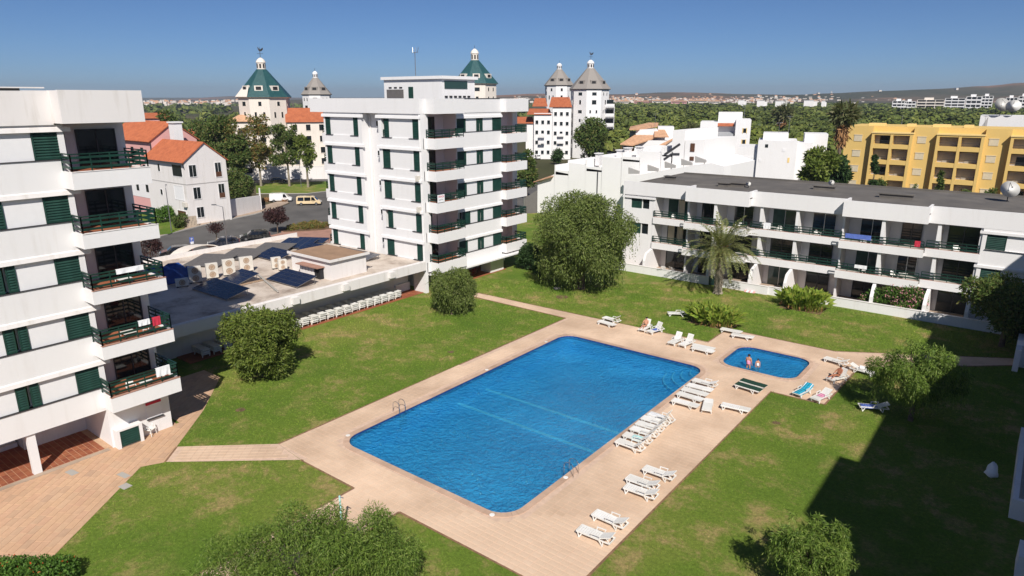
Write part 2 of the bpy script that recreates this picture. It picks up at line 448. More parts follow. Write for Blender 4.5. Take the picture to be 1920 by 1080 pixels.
# ------------------------------------------------------------------ building meshes and things
class MB:
    """collects shapes in world (or thing) coordinates; build() links them as ONE mesh object"""
    def __init__(s):
        s.v, s.f = [], []
    def poly(s, pts):
        n = len(s.v)
        s.v += [tuple(p) for p in pts]
        s.f.append(tuple(range(n, n + len(pts))))
    def hexa(s, b, t):
        n = len(s.v)
        s.v += [tuple(p) for p in b] + [tuple(p) for p in t]
        k = len(b)
        s.f.append(tuple(n + i for i in reversed(range(k))))
        s.f.append(tuple(n + k + i for i in range(k)))
        for i in range(k):
            j = (i + 1) % k
            s.f.append((n + i, n + j, n + k + j, n + k + i))
        return s
    def box(s, x0, x1, y0, y1, z0, z1):
        x0, x1 = min(x0, x1), max(x0, x1)
        y0, y1 = min(y0, y1), max(y0, y1)
        z0, z1 = min(z0, z1), max(z0, z1)
        s.hexa([(x0, y0, z0), (x1, y0, z0), (x1, y1, z0), (x0, y1, z0)], [(x0, y0, z1), (x1, y0, z1), (x1, y1, z1), (x0, y1, z1)])
        return s
    def prism(s, pts, z0, z1):
        s.hexa([(x, y, z0) for x, y in pts], [(x, y, z1) for x, y in pts])
        return s
    def extr(s, pts, d):
        d = Vector(d)
        return s.hexa(pts, [Vector(p) + d for p in pts])
    def bar(s, a, b, r, n=6, r2=None, caps=True):
        a, b = Vector(a), Vector(b)
        d = b - a
        if d.length < 1e-6:
            return s
        q = d.to_track_quat('Z', 'Y')
        r2 = r if r2 is None else r2
        A = [a + q @ Vector((cos(2 * pi * i / n) * r, sin(2 * pi * i / n) * r, 0)) for i in range(n)]
        B = [b + q @ Vector((cos(2 * pi * i / n) * r2, sin(2 * pi * i / n) * r2, 0)) for i in range(n)]
        s.hexa(A, B)
        return s
    def beam(s, a, b, w, h):
        """rectangular bar from a to b"""
        a, b = Vector(a), Vector(b)
        d = (b - a).normalized()
        up = Vector((0, 0, 1)) if abs(d.z) < 0.95 else Vector((1, 0, 0))
        x = d.cross(up).normalized()
        y = x.cross(d)
        o = [(-w / 2, -h / 2), (w / 2, -h / 2), (w / 2, h / 2), (-w / 2, h / 2)]
        s.hexa([a + x * p + y * q for p, q in o], [b + x * p + y * q for p, q in o])
        return s
    def path(s, pts, r, n=6):
        for a, b in zip(pts[:-1], pts[1:]):
            s.bar(a, b, r, n)
        return s
    def lathe(s, c, prof, n=12, rot=0.0):
        c = Vector(c)
        k = len(s.v)
        for (r, z) in prof:
            for i in range(n):
                a = 2 * pi * i / n + rot
                s.v.append((c.x + cos(a) * r, c.y + sin(a) * r, c.z + z))
        for j in range(len(prof) - 1):
            for i in range(n):
                i2 = (i + 1) % n
                s.f.append((k + j * n + i, k + j * n + i2, k + (j + 1) * n + i2, k + (j + 1) * n + i))
        s.f.append(tuple(k + i for i in reversed(range(n))))
        s.f.append(tuple(k + (len(prof) - 1) * n + i for i in range(n)))
        return s
    def build(s, name, mat, parent=None, off=None, smooth=False, label=None, bevel=0.0):
        me = bpy.data.meshes.new(name)
        v = s.v
        if off is None and parent is not None:
            o = parent
            off = Vector((0, 0, 0))
            while o is not None:
                off = off + o.location
                o = o.parent
        if off is not None:
            v = [(p[0] - off[0], p[1] - off[1], p[2] - off[2]) for p in v]
        me.from_pydata(v, [], s.f)
        me.materials.append(mat if not isinstance(mat, str) else M[mat])
        if smooth:
            me.polygons.foreach_set('use_smooth', [True] * len(me.polygons))
        o = bpy.data.objects.new(name, me)
        COL.objects.link(o)
        o.parent = parent
        if label:
            o['label'] = label
        if bevel:
            md = o.modifiers.new('bevel', 'BEVEL')
            md.width = bevel
            md.segments = 2
            md.limit_method = 'ANGLE'
        return o
def B(*a):
    return MB().box(*a)
def tag(o, label, cat, group=None):
    o['label'] = label
    o['category'] = cat
    if group:
        o['group'] = group
    return o
def thing(name, label, cat, loc=(0, 0, 0), rz=0.0, group=None):
    o = bpy.data.objects.new(name, None)
    COL.objects.link(o)
    o.location = loc
    o.rotation_euler = (0, 0, rz)
    o.empty_display_size = 0.3
    return tag(o, label, cat, group)
def struct(o):
    o['kind'] = 'structure'
    return o
KIDS = {}
def kids_index():
    KIDS.clear()
    for o in bpy.data.objects:
        if o.parent:
            KIDS.setdefault(o.parent.name, []).append(o)
def dup(root, loc, rz=0.0, label=None, group=None, scale=None):
    def cp(o, p):
        c = o.copy()
        COL.objects.link(c)
        if p is not None:
            c.parent = p
        for ch in list(o.children):
            cp(ch, c)
        return c
    r = cp(root, None)
    r.location = loc
    r.rotation_euler = (0, 0, rz)
    if scale:
        r.scale = (scale,) * 3
    if label:
        r['label'] = label
    if group:
        r['group'] = group
    return r
def np_mesh(name, verts, faces_n, mat, parent=None, mats=None, mat_idx=None):
    """verts (n*k,3) numpy: every k verts are one loose face with k corners"""
    me = bpy.data.meshes.new(name)
    nv = len(verts)
    nf = nv // faces_n
    me.vertices.add(nv)
    me.vertices.foreach_set('co', np.ascontiguousarray(verts, dtype=np.float32).ravel())
    me.loops.add(nv)
    me.loops.foreach_set('vertex_index', np.arange(nv, dtype=np.int32))
    me.polygons.add(nf)
    me.polygons.foreach_set('loop_start', np.arange(0, nv, faces_n, dtype=np.int32))
    me.polygons.foreach_set('loop_total', np.full(nf, faces_n, dtype=np.int32))
    me.materials.append(M[mat] if isinstance(mat, str) else mat)
    me.update(calc_edges=True)
    o = bpy.data.objects.new(name, me)
    COL.objects.link(o)
    o.parent = parent
    return o
def inside(pt, poly):
    x, y = pt
    c = False
    n = len(poly)
    j = n - 1
    for i in range(n):
        xi, yi = poly[i]
        xj, yj = poly[j]
        if (yi > y) != (yj > y) and x < (xj - xi) * (y - yi) / (yj - yi) + xi:
            c = not c
        j = i
    return c
def rrect(x0, x1, y0, y1, r, n=7):
    p = []
    for cx, cy, a0 in ((x1 - r, y1 - r, 0), (x0 + r, y1 - r, 90), (x0 + r, y0 + r, 180), (x1 - r, y0 + r, 270)):
        for i in range(n + 1):
            a = radians(a0 + 90 * i / n)
            p.append((cx + r * cos(a), cy + r * sin(a)))
    return p
def sheet(name, outer, holes, z, mat):
    rings = [[Vector((x, y, 0)) for x, y in r] for r in [outer] + holes]
    tris = geometry.tessellate_polygon(rings)
    pts = [p for r in rings for p in r]
    mb = MB()
    mb.v = [(p.x, p.y, z) for p in pts]
    for t in tris:
        a, b, c = (pts[i] for i in t)
        if (b - a).cross(c - a).z < 0:
            t = tuple(reversed(t))
        mb.f.append(tuple(t))
    return mb.build(name, mat)

M['leaf_blade'] = grass_mat('grass_blades', 1.8, True)

def objrand_mat(name, cols, rough=0.8, vary_scale=0.3, bmp=0.1):
    m, nt, b = base(name)
    oi = nn(nt, 'ShaderNodeObjectInfo')
    n = len(cols)
    col = ramp(nt, oi.outputs['Random'], [(i / (n - 1), c) for i, c in enumerate(cols)])
    gp = nn(nt, 'ShaderNodeNewGeometry')
    col = mix(nt, 1.0, col, ramp(nt, noise(nt, gp.outputs['Position'], 0.30, 6, 0.65), [(0.32, (0.92, 0.90, 0.88)), (0.62, (1.03, 1.03, 1.03))]), 'MULTIPLY')
    v = coords(nt, kind='Object')
    col = mix(nt, 0.3, col, ramp(nt, noise(nt, v, vary_scale * 6, 5), [(0.3, (0.7, 0.68, 0.66)), (0.7, (1.12, 1.12, 1.12))]), 'MULTIPLY')
    nt.links.new(col, b.inputs['Base Color'])
    b.inputs['Roughness'].default_value = rough
    return m
M['tile_o'] = objrand_mat('peach_deck_tile_single', [(0.655, 0.485, 0.355), (0.645, 0.475, 0.345), (0.66, 0.49, 0.36), (0.648, 0.475, 0.345)], vary_scale=0.15)
M['slab_o'] = objrand_mat('tan_paving_slab_single', [(0.545, 0.345, 0.22), (0.56, 0.36, 0.225), (0.535, 0.33, 0.215), (0.555, 0.365, 0.235), (0.46, 0.30, 0.20), (0.57, 0.365, 0.225)], 0.85)

# ================================================================== ground
E9 = 26000
LX0, LX1, LY0, LY1 = -80.0, 12.0, -16.0, 112.0
g = MB()
for x0, x1, y0, y1 in ((-E9, LX0, -E9, E9), (LX1, E9, -E9, E9), (LX0, LX1, -E9, LY0), (LX0, LX1, LY1, E9)):
    g.poly([(x0, y0, -0.06), (x1, y0, -0.06), (x1, y1, -0.06), (x0, y1, -0.06)])
struct(g.build('ground', 'terrain'))
POOL = rrect(-33.7, -19.75, 24.85, 51.5, 1.35)
KID = rrect(-19.35, -13.2, 53.3, 58.85, 1.25)
def ring_grow(x0, x1, y0, y1, r, d):
    return rrect(x0 - d, x1 + d, y0 - d, y1 + d, r + d)
lawn = sheet('lawn', [(LX0, LY0), (LX1, LY0), (LX1, LY1), (LX0, LY1)],
             [ring_grow(-33.7, -19.75, 24.85, 51.5, 1.35, 0.3), ring_grow(-19.35, -13.2, 53.3, 58.85, 1.25, 0.2)], 0.0, 'grass')
struct(lawn)

# ================================================================== pool deck and its tiles
DECK = [(-36.6, 22.1), (-33.75, 21.8), (-28.6, 21.75), (-28.6, 11.0), (-24.8, 11.0), (-24.8, 21.75), (-13.95, 21.8), (-14.0, 50.15),
        (-10.1, 50.3), (-9.75, 59.5), (0.6, 68.3), (0.6, 70.25), (-12.3, 62.4), (-22.1, 62.45), (-22.15, 57.75), (-36.4, 57.3),
        (-49.6, 57.05), (-49.6, 55.6), (-36.4, 55.55)]
SWPATH = [(-36.62, 22.1), (-41.47, 17.85), (-40.15, 16.45), (-33.75, 21.78)]
deck = sheet('pool_deck', DECK, [POOL, KID], 0.02, 'grout')
struct(deck)
swp = sheet('garden_path', SWPATH, [], 0.016, 'grout')
struct(swp)
M['edging'] = plain('brown_deck_edging', (0.22, 0.125, 0.075), 0.9, vary=0.3)
edg = MB()
for P_ in (DECK, SWPATH[1:3]):
    n_ = len(P_)
    for i in range(1 if P_ is DECK else 0, n_ if P_ is DECK else 1):
        a, b_ = P_[i], P_[(i + 1) % n_]
        edg.beam((a[0], a[1], 0.012), (b_[0], b_[1], 0.012), 0.13, 0.022 + 0.0007 * i)
edg.build('deck_edging', 'edging').parent = deck
COPE_P = ring_grow(-33.7, -19.75, 24.85, 51.5, 1.35, 0.42)
COPE_K = ring_grow(-19.35, -13.2, 53.3, 58.85, 1.25, 0.34)
def lay_tiles(parent, polys, holes, tx, ty, z, th, name, mat_o, mat_s, near, origin=(0, 0), stagger=False, ang=0.0, gap=0.012):
    ca, sa = cos(ang), sin(ang)
    cells = []
    pts = [p for pl in polys for p in pl]
    loc = [((x - origin[0]) * ca + (y - origin[1]) * sa, -(x - origin[0]) * sa + (y - origin[1]) * ca) for x, y in pts]
    i0, i1 = int(min(p[0] for p in loc) / tx) - 1, int(max(p[0] for p in loc) / tx) + 2
    j0, j1 = int(min(p[1] for p in loc) / ty) - 1, int(max(p[1] for p in loc) / ty) + 2
    rnd = random.Random(4)
    for j in range(j0, j1):
        sh = (rnd.random() if stagger else 0) * tx
        for i in range(i0, i1):
            cx, cy = (i + 0.5) * tx + sh, (j + 0.5) * ty
            ok = True
            for dx, dy in ((-1, -1), (1, -1), (1, 1), (-1, 1)):
                px, py = cx + dx * tx * 0.49, cy + dy * ty * 0.49
                w = (origin[0] + px * ca - py * sa, origin[1] + px * sa + py * ca)
                if not any(inside(w, pl) for pl in polys) or any(inside(w, h) for h in holes):
                    ok = False
                    break
            if ok:
                cells.append((origin[0] + cx * ca - cy * sa, origin[1] + cx * sa + cy * ca))
    cells.sort(key=lambda c: c[0] ** 2 + c[1] ** 2)
    a, b = tx / 2 - gap, ty / 2 - gap
    proto = MB()
    ch = 0.006
    proto.hexa([(-a, -b, 0), (a, -b, 0), (a, b, 0), (-a, b, 0)], [(-a, -b, th - ch), (a, -b, th - ch), (a, b, th - ch), (-a, b, th - ch)])
    proto.f.pop(1)
    n = len(proto.v)
    proto.v += [(-a + ch, -b + ch, th), (a - ch, -b + ch, th), (a - ch, b - ch, th), (-a + ch, b - ch, th)]
    proto.f.append((n, n + 1, n + 2, n + 3))
    for k in range(4):
        proto.f.append((4 + k, 4 + (k + 1) % 4, n + (k + 1) % 4, n + k))
    vis = []
    rest = []
    for c in cells:
        v = Vector((c[0], c[1], z - CAM_H))
        X = v.x * cos(HEAD) + v.y * sin(HEAD)
        Y = -v.x * sin(HEAD) + v.y * cos(HEAD)
        d = Y * cos(PITCH) - v.z * sin(PITCH)
        up = Y * sin(PITCH) + v.z * cos(PITCH)
        inn = d > 1 and abs(X / d) < 0.76 and abs(up / d) < 0.43
        (vis if inn and len(vis) < near else rest).append(c)
    me = None
    for c in vis:
        if me is None:
            o = proto.build(name, mat_o)
            me = o.data
        else:
            o = bpy.data.objects.new(name, me)
            COL.objects.link(o)
        o.parent = parent
        o.location = (c[0], c[1], z + rnd.uniform(-0.0015, 0.0015))
        o.rotation_euler = (rnd.uniform(-0.002, 0.002), rnd.uniform(-0.002, 0.002), ang)
    mb = MB()
    for c in rest:
        k = len(mb.v)
        dz = rnd.uniform(-0.0015, 0.0015)
        mb.v += [(c[0] + x * ca - y * sa, c[1] + x * sa + y * ca, z + q + dz) for x, y, q in proto.v]
        mb.f += [tuple(k + i for i in f) for f in proto.f]
    if rest:
        o = mb.build(name + 's', mat_s)
        o.parent = parent
        o['kind'] = 'stuff'
lay_tiles(deck, [DECK], [COPE_P, COPE_K], 0.5, 0.36, 0.02, 0.016, 'paving_tile', 'tile_o', 'tile', 300, (-36.5, 21.8))
lay_tiles(swp, [SWPATH], [], 0.5, 0.36, 0.016, 0.016, 'paving_tile', 'tile_o', 'tile', 0, SWPATH[1], ang=atan2(4.25, 4.85))

def coping(name, x0, x1, y0, y1, r, w, parent):
    inn = rrect(x0, x1, y0, y1, r, 8)
    out = rrect(x0 - w, x1 + w, y0 - w, y1 + w, r + w, 8)
    mb = MB()
    n = len(inn)
    for i in range(n):
        j = (i + 1) % n
        a, b, c, d = Vector(inn[i]), Vector(inn[j]), Vector(out[j]), Vector(out[i])
        L = (b - a).length
        k = max(1, round(L / 0.6))
        for q in range(k):
            t0, t1 = q / k + 0.008 / max(L, .3), (q + 1) / k - 0.008 / max(L, .3)
            P = [a.lerp(b, t0), a.lerp(b, t1), d.lerp(c, t1), d.lerp(c, t0)]
            mb.hexa([(p.x, p.y, 0.0) for p in P], [(p.x, p.y, 0.055) for p in P])
    o = mb.build(name, 'coping')
    o.parent = parent
    return o
for (x_, y_) in ((-33.9, 25.6), (-20.6, 24.62), (-19.55, 30.2), (-33.9, 40.0), (-33.9, 48.5), (-19.55, 47.0)):
    MB().lathe((x_, y_, 0.05), [(.15, 0), (.15, .018), (.12, .022)], 14).build('skimmer_lid', 'plastic').parent = deck
coping('coping', -33.7, -19.75, 24.85, 51.5, 1.35, 0.40, deck)['kind'] = 'stuff'
coping('coping', -19.35, -13.2, 53.3, 58.85, 1.25, 0.32, deck)['kind'] = 'stuff'

def basin(name, poly, depth, parent=None):
    mb = MB()
    n = len(poly)
    for i in range(n):
        a, b = poly[i], poly[(i + 1) % n]
        mb.poly([(a[0], a[1], -depth), (a[0], a[1], -0.32), (b[0], b[1], -0.32), (b[0], b[1], -depth)])
    mb.poly([(x, y, -depth) for x, y in poly])
    o = mb.build(name, 'pool_tile')
    struct(o)
    wl = MB()
    for i in range(n):
        a, b = poly[i], poly[(i + 1) % n]
        wl.poly([(a[0], a[1], -0.32), (a[0], a[1], 0.012), (b[0], b[1], 0.012), (b[0], b[1], -0.32)])
    w = wl.build('waterline_band', 'pool_band')
    w.parent = o
    return o
big = basin('pool_basin', POOL, 1.5)
small = basin('paddling_pool_basin', KID, 0.6)
# two pale lines across the floor, and the curved corner steps
ln = MB()
for y in (36.2, 39.6):
    ln.box(-33.68, -19.77, y - 0.14, y + 0.14, -1.498, -1.47)
ln.build('lane_line', 'lane').parent = big
for k in range(4):
    st = MB()
    R0 = 3.4 - k * 0.72
    c = Vector((-19.78, 51.47))
    pts = [(c.x, c.y)] + [(c.x - R0 * cos(radians(90 * i / 10)), c.y - R0 * sin(radians(90 * i / 10))) for i in range(11)]
    st.prism(list(reversed(pts)), -1.5, -1.25 + k * 0.26)
    s_ = st.build('pool_step', 'pool_tile')
    s_.parent = big
    nos = MB()
    for i in range(10):
        a0, a1 = radians(9 * i), radians(9 * (i + 1))
        z = -1.245 + k * 0.26
        nos.poly([(c.x - r * cos(a), c.y - r * sin(a), z) for r, a in ((R0, a0), (R0, a1), (R0 - 0.10, a1), (R0 - 0.10, a0))])
    nos.build('step_edge', 'lane').parent = s_
def water_sheet(name, poly, z):
    mb = MB()
    mb.poly([(x, y, z) for x, y in poly])
    return struct(mb.build(name, 'water'))
water_sheet('pool_water', POOL, -0.11)
water_sheet('paddling_pool_water', KID, -0.09)

# ================================================================== pavement by the left building
PAVE = [(-44.72, -14.0), (-20.0, -14.0), (-35.4, 8.6), (-40.75, 15.25), (-40.15, 16.4), (-41.5, 17.85), (-45.2, 21.65), (-49.9, 25.6), (-52.4, 25.6), (-52.4, 19.65), (-44.72, 19.65)]
pave = sheet('stone_pavement', PAVE, [], 0.012, 'slab_joint')
struct(pave)
lay_tiles(pave, [PAVE], [], 0.78, 0.42, 0.012, 0.018, 'paving_slab', 'slab_o', 'slab', 300, (-44.7, 0), stagger=True, ang=radians(-52), gap=0.006)
kb = MB()
kb.box(-44.72, -44.35, -14, 15.0, 0.0, 0.06)
struct(kb.build('kerb_strip', 'sidewalk'))
terr = B(-58, -44.73, -14, 19.4, -0.02, 0.055).build('terracotta_floor', 'slab_joint')
struct(terr)
lay_tiles(terr, [[(-53, -14), (-44.75, -14), (-44.75, 15.0), (-53, 15.0)]], [], 0.33, 0.33, 0.055, 0.012, 'floor_tile', 'terracotta', 'terracotta', 0, (-44.75, 0))
mh = [G(135, 887), G(232, 892), G(470 / 2, 540 + 745 / 2)]
for i, (p, sx, sy, mt, lb) in enumerate(((mh[0], 0.95, 0.55, 'conc', 'grey steel drain cover set in the paving by the white column'),
                                  (mh[1], 1.0, 0.5, 'conc', 'grey drain cover in a pale frame at the corner of the lawn'),
                                  (mh[2], 0.62, 0.5, 'conc', 'small bare concrete cover lying in the grass beside the paving'))):
    dr = thing('drain_cover', lb, 'drain cover', (p.x, p.y, 0.02), radians(8), 'drain covers by the left building')
    B(-sx / 2, sx / 2, -sy / 2, sy / 2, 0, 0.022).build('frame', 'slab_joint' if i < 2 else 'conc', dr, off=(0, 0, 0))
    B(-sx / 2 + .07, sx / 2 - .07, -sy / 2 + .07, sy / 2 - .07, 0.022, 0.03).build('plate', 'conc', dr, off=(0, 0, 0))

# ================================================================== railings, shutters
def railing(parent, pts, z, h=0.98, rails=(0.22, 0.5, 0.78), step=1.15, mat='rail', single=True, thick=0.055):
    """posts and top rail in one part; each lower rail a sub-part"""
    post = MB()
    for a, b in zip(pts[:-1], pts[1:]):
        a, b = Vector(a), Vector(b)
        n = max(1, round((b - a).length / step))
        for i in range(n + 1):
            p = a.lerp(b, i / n)
            post.box(p.x - 0.03, p.x + 0.03, p.y - 0.03, p.y + 0.03, z, z + h)
        post.beam((a.x, a.y, z + h), (b.x, b.y, z + h), 0.09, 0.06)
    if not single:
        for a, b in zip(pts[:-1], pts[1:]):
            for r in rails:
                post.beam((a[0], a[1], z + r), (b[0], b[1], z + r), 0.04, 0.13)
    o = post.build('railing', mat, parent)
    if single:
        for r in rails:
            for a, b in zip(pts[:-1], pts[1:]):
                MB().beam((a[0], a[1], z + r), (b[0], b[1], z + r), 0.04, 0.13).build('rail', mat, o)
    return o
SLAT = {}
def shutter_x(parent, x, y0, y1, z0, z1, single=False, face=1):
    """louvred shutter in a plane of constant x, facing +x"""
    f = MB()
    f.box(x - 0.05, x + 0.03, y0, y0 + 0.06, z0, z1).box(x - 0.05, x + 0.03, y1 - 0.06, y1, z0, z1)
    f.box(x - 0.05, x + 0.03, y0 + 0.06, y1 - 0.06, z0, z0 + 0.07).box(x - 0.05, x + 0.03, y0 + 0.06, y1 - 0.06, z1 - 0.07, z1)
    f.box(x - 0.05, x - 0.035, y0 + 0.06, y1 - 0.06, z0 + 0.07, z1 - 0.07)
    n = max(4, int((z1 - z0) / 0.16))
    dz = (z1 - z0 - 0.14) / n
    if not single:
        for i in range(n):
            zc = z0 + 0.07 + dz * (i + 0.5)
            f.hexa([(x - 0.03, y0 + 0.06, zc + dz * 0.30), (x + 0.022, y0 + 0.06, zc - dz * 0.44), (x + 0.022, y1 - 0.06, zc - dz * 0.44), (x - 0.03, y1 - 0.06, zc + dz * 0.30)],
                   [(x - 0.03, y0 + 0.06, zc + dz * 0.44), (x + 0.026, y0 + 0.06, zc - dz * 0.30), (x + 0.026, y1 - 0.06, zc - dz * 0.30), (x - 0.03, y1 - 0.06, zc + dz * 0.44)])
    o = f.build('shutter', 'green', parent)
    if single:
        key = (round(y1 - y0, 3), round(dz, 4))
        for i in range(n):
            zc = z0 + 0.07 + dz * (i + 0.5)
            if key not in SLAT:
                w = (y1 - y0) / 2 - 0.06
                s = MB()
                s.hexa([(-0.03, -w, dz * 0.30), (0.022, -w, -dz * 0.46), (0.022, w, -dz * 0.46), (-0.03, w, dz * 0.30)],
                       [(-0.03, -w, dz * 0.44), (0.028, -w, -dz * 0.30), (0.028, w, -dz * 0.30), (-0.03, w, dz * 0.44)])
                so = s.build('slat', 'green', o, off=(0, 0, 0))
                SLAT[key] = so.data
            else:
                so = bpy.data.objects.new('slat', SLAT[key])
                COL.objects.link(so)
                so.parent = o
            so.location = Vector((x, (y0 + y1) / 2, zc)) - parent.location
    return o
def shutter_y(parent, y, x0, x1, z0, z1):
    """louvred shutter in a plane of constant y, facing -y"""
    f = MB()
    f.box(x0, x0 + 0.06, y - 0.03, y + 0.05, z0, z1).box(x1 - 0.06, x1, y - 0.03, y + 0.05, z0, z1)
    f.box(x0 + 0.06, x1 - 0.06, y - 0.03, y + 0.05, z0, z0 + 0.07).box(x0 + 0.06, x1 - 0.06, y - 0.03, y + 0.05, z1 - 0.07, z1)
    f.box(x0 + 0.06, x1 - 0.06, y + 0.035, y + 0.05, z0 + 0.07, z1 - 0.07)
    n = max(4, int((z1 - z0) / 0.18))
    dz = (z1 - z0 - 0.14) / n
    for i in range(n):
        zc = z0 + 0.07 + dz * (i + 0.5)
        f.hexa([(x0 + 0.06, y + 0.03, zc + dz * .30), (x1 - 0.06, y + 0.03, zc + dz * .30), (x1 - 0.06, y - 0.022, zc - dz * .44), (x0 + 0.06, y - 0.022, zc - dz * .44)],
               [(x0 + 0.06, y + 0.03, zc + dz * .44), (x1 - 0.06, y + 0.03, zc + dz * .44), (x1 - 0.06, y - 0.026, zc - dz * .30), (x0 + 0.06, y - 0.026, zc - dz * .30)])
    return f.build('shutter', 'green', parent)

# ================================================================== left apartment block
LB = thing('apartment_block', 'white block at the left with green shutters, corner balconies and a column on the paving', 'apartment block', (-44.6, 10, 0))
FX = -44.6
WZ = [(4.24, 5.76), (7.74, 9.26), (11.22, 12.80), (14.80, 16.37), (18.38, 19.93)]
BZ = [(2.90, 3.88), (6.42, 7.26), (9.92, 10.74), (13.30, 14.16), (16.72, 17.70)]
Y0, YB, Y1 = -14.0, 15.22, 19.55
w = MB()
w.box(-58, -46.35, Y0, Y1, 2.62, 20.3)
sp = [(2.66, WZ[0][0])] + [(WZ[i][1], WZ[i + 1][0]) for i in range(4)] + [(WZ[4][1], 20.3)]
for z0, z1 in sp:
    w.box(-46.35, FX, Y0, YB, z0, z1)
for z0, z1 in WZ:
    w.box(-46.35, FX - 0.42, Y0, YB, z0, z1)
    w.box(FX - 0.42, FX, 15.56 - 0.02, YB + 0.35, z0, z1)
    for z in (z0,):
        pass
w.box(-46.35, FX, YB, YB + 0.35, 2.66, 20.3)
# ground-floor walls behind the arcade
w.box(-58, -51.0, Y0, 8.0, 0, 2.62)
w.box(-58, -48.6, 11.6, Y1 - 0.02, 0, 2.62)
w.box(-48.6, -44.55, 15.25, 19.1, 0, 2.9)
w.build('wall', 'white', LB)
for z0, z1 in WZ:
    led = MB()
    led.hexa([(FX, Y0, z1 - 0.02), (FX + 0.13, Y0, z1 - 0.02), (FX + 0.13, 15.9, z1 - 0.02), (FX, 15.9, z1 - 0.02)],
             [(FX, Y0, z1 + 0.28), (FX + 0.08, Y0, z1 + 0.22), (FX + 0.08, 15.9, z1 + 0.22), (FX, 15.9, z1 + 0.28)])
    led.build('window_hood', 'white_old', LB)
par = MB()
par.box(FX - 0.25, FX + 0.14, Y0, YB - 0.12, 20.3, 22.15)
par.box(-46.6, -43.2, YB - 0.12, Y1, 20.38, 20.62)
par.box(-43.42, -43.2, YB - 0.12, Y1, 20.62, 22.18)
par.box(-58, -43.42, Y1 - 0.22, Y1, 20.62, 22.18)
par.box(-58, -57.7, Y0, Y1 - 0.22, 20.3, 22.1)
par.box(-43.42, FX - 0.2, YB - 0.12, YB + 0.1, 20.62, 22.16)
par.build('parapet', 'white_old', LB)
B(-57.7, FX - 0.25, Y0, Y1 - 0.22, 20.31, 20.5).build('flat_roof', 'felt', LB)
for y in (2.0, 5.5, 9.0, 12.5):
    B(FX - 0.26, FX + 0.16, y, y + 1.25, 22.151, 22.26).build('parapet_vent', 'dark', LB)
B(FX - 0.3, FX + 0.2, Y0, YB - 0.3, 22.262, 22.33).build('coping_slab', 'white_old', LB)
for i, (z0, z1) in enumerate(WZ):
    def win(y0, y1):
        g = B(FX - 0.40, FX - 0.37, y0, y1, z0, z1).build('window', 'glass', LB)
        fr = MB()
        for a, b_ in ((y0, y0 + .05), (y1 - .05, y1)):
            fr.box(FX - 0.37, FX - 0.31, a, b_, z0, z1)
        fr.box(FX - 0.37, FX - 0.31, y0, y1, z0, z0 + .05).box(FX - 0.37, FX - 0.31, y0, y1, z1 - .05, z1)
        fr.build('frame', 'plastic', g)
    y = 15.54
    # from the balcony corner to the left: wide shutter, panel, pair of narrow shutters with a gap, panel, wide shutter ...
    while y > -12:
        shutter_x(LB, FX - 0.06, y - 1.60, y, z0 + 0.02, z1 - 0.02, single=(y > 12))
        if y > 12:
            pa = B(FX - 0.30, FX - 0.10, y - 3.56, y - 1.62, z0, z1).build('infill_panel', 'panel', LB)
        else:
            B(FX - 0.30, FX - 0.10, y - 3.56, y - 1.62, z0, z1).build('infill_panel', 'panel', LB)
        shutter_x(LB, FX - 0.06, y - 4.04, y - 3.58, z0 + 0.02, z1 - 0.02, single=(y > 12))
        win(y - 4.24, y - 4.04)
        shutter_x(LB, FX - 0.06, y - 4.74, y - 4.24, z0 + 0.02, z1 - 0.02, single=(y > 12))
        B(FX - 0.30, FX - 0.10, y - 6.70, y - 4.76, z0, z1).build('infill_panel', 'panel', LB)
        y -= 8.3
    B(FX - 0.3, FX + 0.05, Y0, 15.55, z0 - 0.045, z0).build('window_sill', 'dark_trim', LB)
for i, (z0, z1) in enumerate(BZ):
    b = MB()
    b.box(-46.35, -43.2, YB - 0.1, Y1 - 0.1, z0, z0 + 0.3)
    b.box(-43.38, -43.2, YB - 0.1, Y1 - 0.1, z0 + 0.3, z1)
    b.box(FX + 0.0, -43.38, YB - 0.1, YB + 0.06, z0 + 0.3, z1)
    b.box(-46.35, -43.38, Y1 - 0.26, Y1 - 0.1, z0 + 0.3, z1)
    bal = b.build('balcony', 'white2', LB)
    B(-46.3, -43.4, YB + 0.08, Y1 - 0.28, z0 + 0.3, z1 - 0.08).build('balcony_floor', 'terracotta', bal)
    B(-43.40, -43.17, YB - 0.08, Y1 - 0.08, z1, z1 + 0.035).build('balcony_coping', 'sidewalk_red' if i < 3 else 'white_old', bal)
    railing(LB, [(FX + 0.03, YB - 0.02, 0), (-43.29, YB - 0.02, 0), (-43.29, Y1 - 0.18, 0), (-46.2, Y1 - 0.18, 0)], z1 + 0.03, 0.97)
    zt = (BZ[i + 1][0] if i < 4 else 20.38)
    d = B(-46.34, -46.31, 16.75, 19.0, z1 - 0.1, zt - 0.45).build('balcony_door', 'glass', LB)
    fr = MB()
    for a in (16.75, 17.86, 18.94):
        fr.box(-46.31, -46.26, a, a + .06, z1 - 0.1, zt - 0.45)
    fr.box(-46.31, -46.26, 16.81, 18.94, zt - .51, zt - .45)
    fr.build('frame', 'dark_trim', d)
